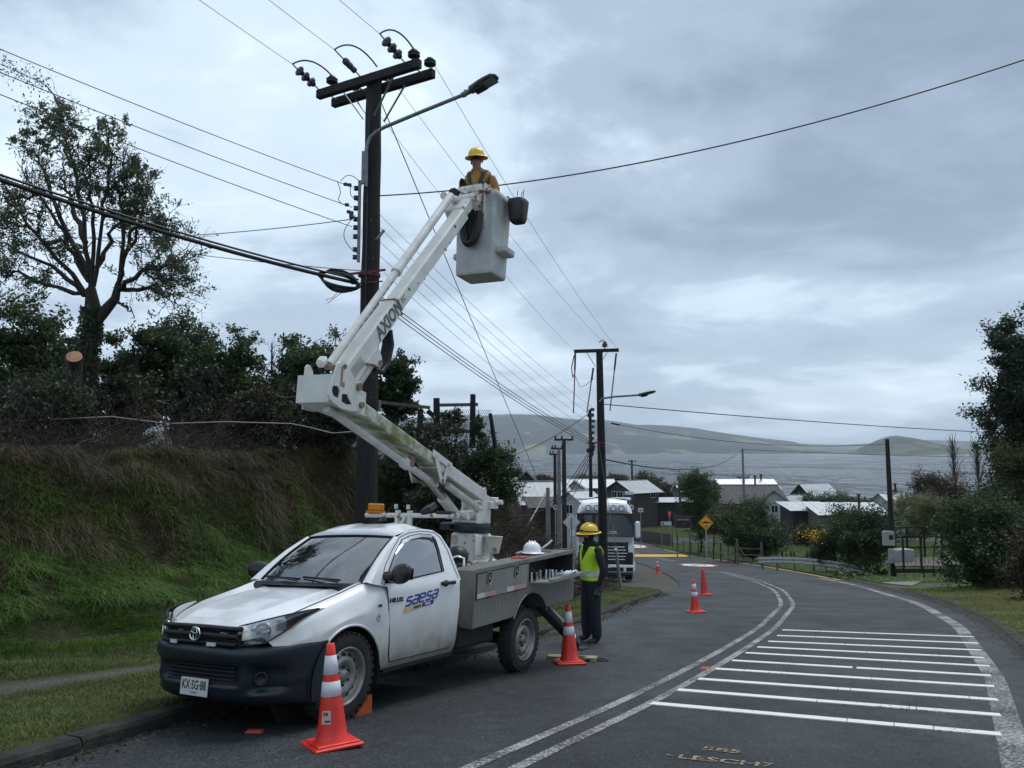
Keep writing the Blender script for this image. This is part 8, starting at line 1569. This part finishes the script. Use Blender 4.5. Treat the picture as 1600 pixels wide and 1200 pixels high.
d = 32.0; c = P(893, 816, d); t = thing('sign_back', 'pale diamond sign seen from behind, left of the lorry mirror', 'road sign', on(c.x, d)); sign_post(t, c+Vector((0, -.03, .2)), on(c.x, d)); MB().prism([(0, -.36), (.36, 0), (0, .36), (-.36, 0)], c, (1, 0, .0), (0, 0, 1), .012).build('sign_panel', M_SIGNW, t)
d = 95; c = P(1046, 803, d); t = thing('red_sign', 'small red sign on a pale post in front of the parked cars', 'road sign', on(c.x, d)); sign_post(t, c+Vector((0, .03, .3)), on(c.x, d), .05); MB().box(c, (.40, .03, .62), bev=.01).build('sign_panel', M_SIGNR, t); MB().box(c+Vector((0, -.02, .05)), (.16, .01, .16)).build('white_mark', M_SIGNW, t)
d = 84; c = P(1041, 818, d); t = thing('white_board', 'long white notice board on posts by the side road', 'sign', on(c.x, d)); MB().box(c, (1.15, .04, .40)).build('board', M_SIGNW, t); sign_post(t, c+Vector((-.5, .03, 0)), on(c.x-.5, d)); sign_post(t, c+Vector((.5, .03, 0)), on(c.x+.5, d)); MB().box(c+Vector((-.35, -.025, 0)), (.20, .01, .22)).build('blue_mark', mat('dull_blue_sign', (.03, .05, .12)), t)
d = 86; c = P(1001, 797, d); t = thing('white_board', 'small pale board on a post beside the grey fence', 'sign', on(c.x, d)); MB().box(c, (.58, .04, .44)).build('board', M_SIGNW, t); sign_post(t, c+Vector((0, .03, 0)), on(c.x, d)); MB().box(c+Vector((0, -.025, -.03)), (.44, .01, .10)).build('dark_line', M_SBK, t)
d = 70; c = P(1067, 816, d); t = thing('billboard', 'black chalk style board with white script beside the conifer', 'sign', on(c.x, d)); bd = MB().box(c, (1.36, .05, 1.0)).build('board', M_SBK, t); MB().box(c+Vector((0, .01, 0)), (1.44, .04, 1.08)).build('frame', M_GALV, t); face_text('script_lettering', 'Café al Cabo', c+Vector((0, -.035, .24)), .22, M_SIGNW, bd, .95); face_text('script_lettering', 'cabañas', c+Vector((.1, -.035, -.08)), .14, mat('dim_script', (.2, .2, .22), .6), bd); MB().box(c+Vector((0, 0, -.60)), (1.3, .05, .12)).build('yellow_strip', mat('olive_yellow_board', (.30, .26, .06), .6), t)
for s in (-.55, .55): sign_post(t, c+Vector((s, .04, 0)), on(c.x+s, d), .05, M_WGREY)
# ---- fence along the right verge
f_ = thing('wire_fence', 'dark post and wire fence along the right verge behind the hump sign', 'fence', on(16.8, 60)); ps = [(1047, 88), (1055, 84), (1064, 80), (1075, 76), (1087, 71), (1096, 68), (1110, 64), (1121, 61), (1132, 58.5), (1143, 56)]; tops = []
for k, (px, d) in enumerate(ps):
    x = (px-800)/FPX*d; g = on(x, d); h_ = 1.25+.15*math.sin(k*2.1); MB().cyl(g-Vector((0, 0, .2)), g+Vector((.03*math.sin(k), 0, h_)), .055, .045, n=7).build('post', M_WGREY if k % 3 == 2 else M_WOOD, f_); tops.append(g)
for px, d, h_ in ((1147, 54, 1.75), (1184, 50, 1.6)): g = on((px-800)/FPX*d, d); MB().cyl(g-Vector((0, 0, .2)), g+Vector((0, 0, h_)), .085, .075, n=8).build('corner_post', M_WGREY, f_); tops.append(g)
g = tops[-2]; MB().bar(g+Vector((0, 0, 1.3)), g+Vector((.95, -.4, -.05)), .07, .07).build('brace', M_WGREY, f_)
for h_ in (.35, .75, 1.15): MB().tube([g+Vector((0, 0, h_)) for g in tops], .012, 4).build('fence_wire', M_GALV, f_)
MB().tube([P(1078, 838, 74), P(1100, 846, 66), P(1122, 862, 60), P(1140, 872, 56)], .03, 5).build('fence_rail', M_WGREY, f_)
f2 = thing('paddock_fence', 'low dark paddock fence posts behind the gorse and rounded bush', 'fence', on(25, 62)); t2 = []
for k, (px, bt_) in enumerate(((1216, 868), (1229, 869), (1234, 868), (1253, 869), (1222, 852), (1254, 851))):
    d = 56 if k < 4 else 74; g = on((px-800)/FPX*d, d); MB().cyl(g-Vector((0, 0, .2)), g+Vector((0, 0, .95)), .05, n=6).build('post', M_WOOD, f2); t2.append(g)
for h_ in (.4, .8): MB().tube([g+Vector((0, 0, h_)) for g in t2[:4]], .012, 4).build('fence_wire', M_GALV, f2)
# ---- guardrail
gt = thing('guardrail', 'grey crash barrier on short posts bent down at its right end', 'guardrail', on(16.2, 46)); path = [P(1185, 876, 46.5), P(1215, 875.5, 45), P(1245, 876.5, 43.5), P(1275, 879, 42), P(1300, 882, 41), P(1320, 886, 40.2), P(1350, 892, 39.4)]; rows = []
for k, p in enumerate(path): rows.append([p+Vector((0, o, z)) for z, o in ((.19, .0), (.15, -.05), (.10, -.08), (.05, -.05), (.0, .0), (-.05, -.05), (-.10, -.08), (-.15, -.05), (-.19, 0), (-.19, .02), (0, .02), (.19, .02), (.19, 0))])
MB().grid(rows, 0, False).build('rail', mat('dull_galvanised_rail', (.40, .405, .40), .5, metal=.3, col2=(.27, .26, .24), vs=5), gt)
for k, f in enumerate((.25, 1, 1.9, 2.9, 3.7)): i = int(f); p = path[i].lerp(path[i+1], f-i); MB().bar(Vector((p.x, p.y+.10, gnd(p.x, p.y+.1)-.2)), Vector((p.x, p.y+.10, p.z+.12)), .12, .08, up=(1, 0, 0)).build('post', M_GALV, gt)
# ---- footbridge deck with railings, tarpaulin-covered block
db = thing('footbridge', 'weathered plank footbridge with dark railings on the right', 'footbridge', P(1430, 880, 34)); A0, A1, B0, B1 = P(1396, 870, 39), P(1500, 870, 38), P(1398, 884, 34.4), P(1500, 884, 33.8)
for k in range(15):
    t0, t1 = k/15+.004, (k+1)/15-.004; q = [A0.lerp(A1, t0), A0.lerp(A1, t1), B0.lerp(B1, t1), B0.lerp(B1, t0)]; v = [p+Vector((0, 0, .01*math.sin(k*1.9))) for p in q]; MB().add(v+[p-Vector((0, 0, .06)) for p in v], [(3, 2, 1, 0), (4, 5, 6, 7), (0, 1, 5, 4), (1, 2, 6, 5), (2, 3, 7, 6), (3, 0, 4, 7)]).build('plank', M_WGREY, db)
MB().bar(B0-Vector((0, 0, .22)), B1-Vector((0, 0, .22)), .12, .16).build('side_beam', M_WOOD, db); MB().bar(A0-Vector((0, 0, .22)), A1-Vector((0, 0, .22)), .12, .16).build('side_beam', M_WOOD, db)
def railing(A, B, h, n, rails):
    for k in range(n): p = A.lerp(B, k/(n-1)); MB().bar(p-Vector((0, 0, .2)), p+Vector((0, 0, h)), .07, .07, up=(1, 0, 0)).build('railing_post', M_WOOD, db)
    for z in rails: MB().bar(A+Vector((0, 0, z)), B+Vector((0, 0, z)), .05, .06).build('railing', M_WOOD, db)
railing(P(1412, 884, 34.3), P(1440, 884, 34.1), 1.30, 2, (1.28,)); railing(P(1392, 870, 39), P(1500, 869, 38), 1.45, 5, (1.42, .95, .45))
for px, tp, d in ((1438, 848, 34), (1413, 846, 34.3)): pass
tb = P(1408, 868, 36.6); tag(MB().box(tb, (.95, .7, .62), Matrix.Rotation(.3, 3, 'Z'), bev=.05).prism([(-.9, -.30), (-.2, .30), (.35, .32), (.42, -.30)], tb+Vector((-.1, -.42, 0)), (1, 0, 0), (0, 0, 1), .02).build('covered_block', mat('pale_grey_tarpaulin', (.33, .34, .34), .6, col2=(.24, .25, .25), vs=3), org=tb), 'pale grey tarpaulin covered block on the footbridge', 'covered block')
sl = [G(1378, 917), G(1425, 922), G(1442, 913), G(1400, 908)]; tag(MB().add([Vector((p.x, p.y, gnd(p.x, p.y)+.05)) for p in sl]+[Vector((p.x, p.y, gnd(p.x, p.y)-.1)) for p in sl], [(0, 1, 2, 3), (0, 4, 5, 1), (1, 5, 6, 2), (3, 7, 4, 0)]).build('concrete_slab', mat('dusty_concrete', (.20, .19, .175), .9, col2=(.13, .125, .115), vs=3), org=sl[0]), 'pale concrete slab let into the right verge', 'slab')
tag(MB().tube([P(1322, 832, 39), P(1334, 838, 39), P(1342, 850, 39), P(1350, 868, 39.2), P(1358, 884, 39.4)], .09, 7).build('leaning_trunk', M_WGREY, org=P(1358, 884, 39.4)), 'leaning bare trunk in front of the tangled shrub', 'trunk')
# ---- chain-link enclosure on top of the bank
ce = thing('chain_link_fence', 'wooden framed chain link fence on the bank above the boom', 'fence', on(-2.0, 20.5)); D_ = 20.6; q = lambda x, y, d=D_: P(x, y, d)
for a, b_, r in (((683, 690), (682, 622), .10), ((738, 700), (739, 616), .085), ((668, 612+30), (684, 655), .07), ((655, 690), (657, 640), .09), ((774, 700), (766, 646), .06)): MB().cyl(q(*a), q(*b_), r, r*.85, n=8).build('post', M_WOOD, ce)
for a, b_ in (((686, 633), (747, 632)), ((690, 674), (742, 674)), ((592, 628), (672, 637)), ((618, 668), (690, 672))): MB().bar(q(*a), q(*b_), .06, .085).build('rail', M_WGREY, ce)
mb = MB()
for k in range(26):
    x = 686+k*3.4
    for s in (1, -1):
        pts = []
        for j in range(9):
            y = 640+j*5.5; xx = x+s*(j*2.7); 
            if 686 <= xx <= 768: pts.append(q(xx, y))
        if len(pts) > 1: mb.tube(pts, .0045, 3, caps=False, sm=False)
o = mb.build('chain_link_mesh', M_GALV, ce); o['kind'] = 'stuff'
for (x, y0, y1, lean) in ((600, 690, 620, 2), (664, 690, 628, -6), (671, 690, 636, 3)): pass
px_tree('fence_creeper', 'leafy creeper climbing the chain link fence on the bank', 706, 640, 20.4, 20, 690, cat='creeper', K=12, nl=90, leaf=.07, lm=LF_EUC, seed=91, trunk_r=.02); px_tree('fence_creeper', 'leafy creeper on the right hand post of the chain link fence', 748, 634, 20.4, 9, 690, cat='creeper', K=8, nl=110, leaf=.07, lm=LF_DARK, seed=92, trunk_r=.02)
bw = [P(0, 659, 13.6), P(85, 655, 13.6), P(175, 651, 13.8), P(262, 662, 14), P(350, 659, 14.2), P(455, 662, 14.6), P(480, 667, 14.6), P(520, 677, 14.6), P(558, 674, 13.2)]; tag(MB().tube(bw, .011, 5).build('fence_wire', mat('pale_grey_wire', (.24, .24, .235), .6), org=bw[0]), 'pale grey wire sagging along the top of the left bank', 'wire')

# ---- parked cars
def car(px, py, d, rot, m, label, van=False, L=4.4):
    c = P(px, py, d); t = thing('parked_car', label, 'car', Vector((c.x, c.y, gnd(c.x, c.y))), 'cars parked below the gabled house'); R = Matrix.Rotation(rot, 3, 'Z'); o = Vector((c.x, c.y, gnd(c.x, c.y))); T = lambda p: o + R @ Vector(p)
    prof = [(-L/2, .45), (-L/2+.05, .95), (-L/2+.5, 1.02), (-L/2+.9, 1.10)] + ([(-L/2+1.3, 1.75), (L/2-.3, 1.80)] if van else [(-L/2+1.6, 1.52), (L/2-1.2, 1.52), (L/2-.5, 1.05)]) + [(L/2, .95), (L/2, .45)]
    mb = MB(); n = len(prof); rows = [[T((x, y*(1 if z < 1.1 else .88), z)) for x, z in prof] for y in (-.85, .85)]; mb.grid(rows); mb.add(rows[0], [tuple(range(n))]); mb.add(rows[1], [tuple(range(n))[::-1]]); b = mb.build('body', m, t)
    w0, w1 = prof[3], prof[4]; mb = MB(); mb.add([T((w0[0]+.05-.03, s, w0[1]+.06)) for s in (-.68, .68)]+[T((w1[0]-.08-.03, s, w1[1]-.06)) for s in (.62, -.62)], [(0, 1, 2, 3), (3, 2, 1, 0)]); mb.build('windscreen', M_DKGL, b)
    for s in (-1, 1):
        mb = MB(); x0, x1 = w1[0]+.15, (L/2-.5 if van else L/2-1.3); v = [T((x0-.25, s*.83, 1.12)), T((x1, s*.83, 1.12)), T((x1-.1, s*.77, 1.44)), T((x0, s*.77, 1.44))]; mb.add(v, [(0, 1, 2, 3), (3, 2, 1, 0)]); mb.build('side_window', M_DKGL, b)
        for x in (-L/2+.8, L/2-.8): MB().lathe([(.2, -.09), (.32, -.09), (.32, .09), (.2, .09), (0, .08)], T((x, s*.78, .32)), R @ Vector((0, s, 0)), 14).build('wheel', M_RUB, t)
        MB().box(T((-L/2+.02, s*.6, .80)), (.06, .32, .13), R).build('headlight', M_LAMP, b)
    MB().box(T((-L/2-.005, 0, .68)), (.04, .8, .14), R).build('grille', M_BLACK, b)
car(1030, 802, 138, math.radians(82), mat('dark_car_paint', (.05, .055, .06), .35), 'dark pickup nearest the road among the parked cars'); car(1045, 797, 144, math.radians(100), M_LW, 'white van left of the thin dark post, behind the pickup', True, 4.6); car(1057, 796, 144, math.radians(95), M_LW, 'white van right of the thin dark post by the conifer', True, 4.6)
# ---- houses
M_ROOFP = mat('pale_zinc_roof', (.50, .52, .54), .45, metal=.15, col2=(.40, .415, .43), vs=.8); M_ROOFG = mat('blue_grey_zinc_roof', (.32, .345, .37), .5, metal=.15, col2=(.24, .26, .28), vs=.8); M_ROOFD = mat('dark_slate_roof', (.040, .042, .048), .75, col2=(.028, .03, .034), vs=1); M_WDK = mat('black_stained_boards', (.022, .020, .020), .85, col2=(.012, .011, .011), vs=2); M_WGR = mat('grey_house_boards', (.13, .125, .115), .85, col2=(.085, .08, .074), vs=1.5); M_WHT = mat('whitewashed_wall', (.42, .43, .42), .8, col2=(.32, .33, .32), vs=1); M_WBR = mat('brown_grey_boards', (.075, .065, .056), .9, col2=(.04, .035, .031), vs=2); M_FRM = mat('white_window_frame', (.55, .56, .55), .6)
def house(label, px, d, w, dp, hw, hr, rot, wall, roof, zbase=None, wins=(), chimney=None, boards=True, name='house', over=.4, cat='house', shed=False, sheets=7):
    """gable-roofed building; ridge along its local x; w along x, dp along y; rot about z"""
    x = (px-800)/FPX*d; o = Vector((x, d, gnd(x, d) if zbase is None else zbase)); t = thing(name, label, cat, o); R = Matrix.Rotation(rot, 3, 'Z'); T = lambda p: o + R @ Vector(p); mb = MB(); a, b = w/2, dp/2
    hb = hw+hr if shed else hw
    pts = [T(p) for p in ((-a, -b, -4), (a, -b, -4), (a, b, -4), (-a, b, -4), (-a, -b, hw), (a, -b, hw), (a, b, hb), (-a, b, hb))]; mb.add(pts, [(0, 1, 5, 4), (2, 3, 7, 6), (1, 2, 6, 5), (3, 0, 4, 7)])
    if not shed: mb.add([T((-a, -b, hw)), T((-a, b, hw)), T((-a, 0, hw+hr))], [(1, 0, 2)]); mb.add([T((a, -b, hw)), T((a, b, hw)), T((a, 0, hw+hr))], [(0, 1, 2)])
    wl = mb.build('wall', wall, t)
    if boards:
        n = max(4, int(w/.28)); mb = MB()
        for k in range(n): xx = -a+w*(k+.5)/n; mb.box(T((xx, -b-.012, hw/2-.05)), (w/n*.88, .024, hw+.1), R)
        o_ = mb.build('cladding_boards', wall, t); o_['kind'] = 'stuff'
    rf = None; sl = hr/(dp if shed else b); ov = over
    for s in ((1,) if shed else (-1, 1)):
        for k in range(sheets):
            x0 = -a-ov+(w+2*ov)*k/sheets; x1 = -a-ov+(w+2*ov)*(k+1)/sheets-.02; z_ = .05+.012*(k % 2)
            if shed: q = [(x0, -b-ov, hw-ov*sl), (x1, -b-ov, hw-ov*sl), (x1, b+ov, hb+ov*sl), (x0, b+ov, hb+ov*sl)]
            else: q = [(x0, s*(b+ov), hw-ov*sl), (x1, s*(b+ov), hw-ov*sl), (x1, 0, hw+hr), (x0, 0, hw+hr)]
            v = [T((p[0], p[1], p[2]+z_)) for p in q]+[T((p[0], p[1], p[2]+z_-.05)) for p in q]; f = [(0, 1, 2, 3), (7, 6, 5, 4), (0, 4, 5, 1), (1, 5, 6, 2), (2, 6, 7, 3), (3, 7, 4, 0)]; MB().add(v, f if s < 0 or shed else [g[::-1] for g in f]).build('roof_sheet', roof, t)
    if not shed: MB().bar(T((-a-ov, 0, hw+hr+.07)), T((a+ov, 0, hw+hr+.07)), .24, .05).build('roof_ridge', roof, t)
    for (face, u, z, ww, wh) in wins:
        if face == 'f': c, ax, n_ = T((u, -b-.03, z)), R @ Vector((1, 0, 0)), R @ Vector((0, -1, 0))
        elif face == 'l': c, ax, n_ = T((-a-.03, u, z)), R @ Vector((0, -1, 0)), R @ Vector((-1, 0, 0))
        else: c, ax, n_ = T((a+.03, u, z)), R @ Vector((0, 1, 0)), R @ Vector((1, 0, 0))
        Rm = Matrix((ax, -n_, Vector((0, 0, 1)))).transposed(); f_ = MB().box(c, (ww+.14, .06, wh+.14), Rm).build('window', M_FRM, t); MB().box(c+n_*.035, (ww, .02, wh), Rm).build('pane', M_DKGL, f_); MB().box(c+n_*.05, (.05, .02, wh), Rm).build('mullion', M_FRM, f_)
    if chimney: c = T(chimney); MB().cyl(c-Vector((0, 0, 1.2)), c+Vector((0, 0, 1.0)), .14, n=8).cyl(c+Vector((0, 0, 1.0)), c+Vector((0, 0, 1.15)), .24, n=8).build('chimney', M_BLACK, t)
    return t
def zb(py, d): return P(0, py, d).z
house('house with blue grey zinc roof behind the brambles on the left', 842, 88, 6.0, 5.0, 2.4, 2.1, .35, M_WBR, M_ROOFG, zb(815, 88), sheets=8); house('dark lean to with slate grey roof below the zinc roofed house', 858, 80, 4.4, 3.0, 1.6, .7, .2, M_WDK, M_ROOFD, zb(815, 80), shed=True, name='lean_to', cat='outbuilding'); house('small dark gable peeping over the zinc roofed house', 823, 105, 3.0, 2.6, 1.8, 1.2, 1.5, M_WDK, M_ROOFD, zb(772, 105), boards=False, sheets=3)
house('low pale roofed hut between left roofs and lorry', 905, 78, 3.6, 3.0, 1.6, 1.0, .9, M_WHT, M_ROOFP, zb(808, 78), wins=(('l', 0, .9, .7, .8),), sheets=5)
house('grey walled house with pale roof left of the dark lorry pole', 920, 128, 7.5, 6.0, 2.7, 1.2, .1, M_WGR, M_ROOFP, zb(786, 128), wins=(('f', -1.4, 1.6, 1.3, 1.1), ('f', 1.2, 1.6, .8, 1.1))); house('white gabled cottage between the slim poles', 898, 112, 3.4, 3.0, 2.0, 1.1, 1.45, M_WHT, M_ROOFG, zb(785, 112), wins=(('l', 0, 1.2, .8, .8),), boards=False, sheets=5)
house('dark gabled house with window band and long zinc roof', 986, 122, 6.2, 5.6, 2.6, 1.5, .72, M_WBR, M_ROOFG, zb(792, 122), wins=(('l', -1.5, 2.0, .9, .9), ('l', -.3, 2.0, .9, .9), ('l', .9, 2.0, .9, .9), ('f', 1.6, 1.9, 1.0, .7)), sheets=9, over=.6); house('open car shelter with pale flat roof beside the cars', 1050, 124, 7.0, 4.0, 2.3, .4, .1, M_WDK, M_ROOFP, zb(806, 124), shed=True, name='car_shelter', cat='shelter', boards=False)
house('large dark slate roofed house behind the conifer', 1160, 112, 9.2, 8.0, 2.2, 2.2, .05, M_WBR, M_ROOFD, zb(806, 112), chimney=(1.8, .5, 4.6)); house('pale zinc roof rising behind the dark slate roof', 1160, 132, 9.5, 6.0, 2.6, 1.5, .08, M_WGR, M_ROOFP, zb(786, 132), chimney=(2.8, -.5, 3.8), sheets=9); house('white gable end at the right of the dark slate house', 1206, 106, 3.4, 3.6, 2.3, 1.4, 1.25, M_WHT, M_ROOFD, zb(809, 106), wins=(('l', 0, 1.3, .8, .9),), boards=False, sheets=4)
house('dark boathouse with steep bright metal roof by the lake', 1268, 150, 8.0, 6.5, 1.6, 3.0, .55, M_WDK, M_ROOFP, zb(793, 150), sheets=8); house('small shed with grey zinc roof below the boathouse', 1238, 124, 4.0, 3.2, 1.5, 1.2, .35, M_WDK, M_ROOFG, zb(800, 124), sheets=5); house('long dark plank shed with pale roof behind the hedge', 1254, 92, 4.6, 4.2, 2.0, .6, .0, M_WDK, M_ROOFP, zb(822, 92), shed=True, name='plank_shed', cat='shed')
house('grey boarded cabin with window and pale roof above the gorse', 1318, 88, 7.6, 4.5, 1.9, .9, -.03, M_WGR, M_ROOFP, zb(828, 88), wins=(('f', -1.0, 1.05, .9, .9),), shed=True, name='cabin', cat='cabin', chimney=(1.2, -.4, 2.9), sheets=9); house('white shed behind the lone black pole', 1388, 98, 3.4, 3.2, 2.3, 1.0, .3, M_WHT, M_ROOFP, zb(812, 98), chimney=(.6, 0, 3.4), sheets=4); house('pale gabled boat store right of the lone black pole', 1392, 120, 4.2, 4.0, 2.2, 1.4, 1.2, M_WHT, M_ROOFG, zb(800, 120), boards=False, sheets=4)
house('pale roof far left of the three behind the conifer', 1082, 135, 6.0, 5.0, 2.0, 1.0, .1, M_WGR, M_ROOFP, zb(785, 135), sheets=6)
jt = thing('jetty', 'dark wooden jetty with uneven piles in front of the lake', 'jetty', P(1345, 790, 160)); A_, B_ = P(1288, 783, 160), P(1405, 783, 160); MB().bar(A_, B_, 2.0, .5).build('deck', M_WDK, jt)
for k in range(12): p = A_.lerp(B_, (k+.5)/12); MB().cyl(p-Vector((0, 0, 3)), p+Vector((0, 0, .5+.5*abs(math.sin(k*2.3)))), .14, n=6).build('pile', M_WOOD, jt)
gf = thing('board_fence', 'grey board fence running back beside the side road', 'fence', on(14.8, 96)); FA, FB = on(13.5, 100), on(18.2, 88)
for k in range(26): p = FA.lerp(FB, k/26); p.z = gnd(p.x, p.y); q_ = FA.lerp(FB, (k+.9)/26); MB().bar(Vector((p.x, p.y, p.z-.1)), Vector((p.x, p.y, p.z+1.35+.05*math.sin(k*3))), .40, .03, up=(.4, .9, 0)).build('board', M_WGREY, gf)
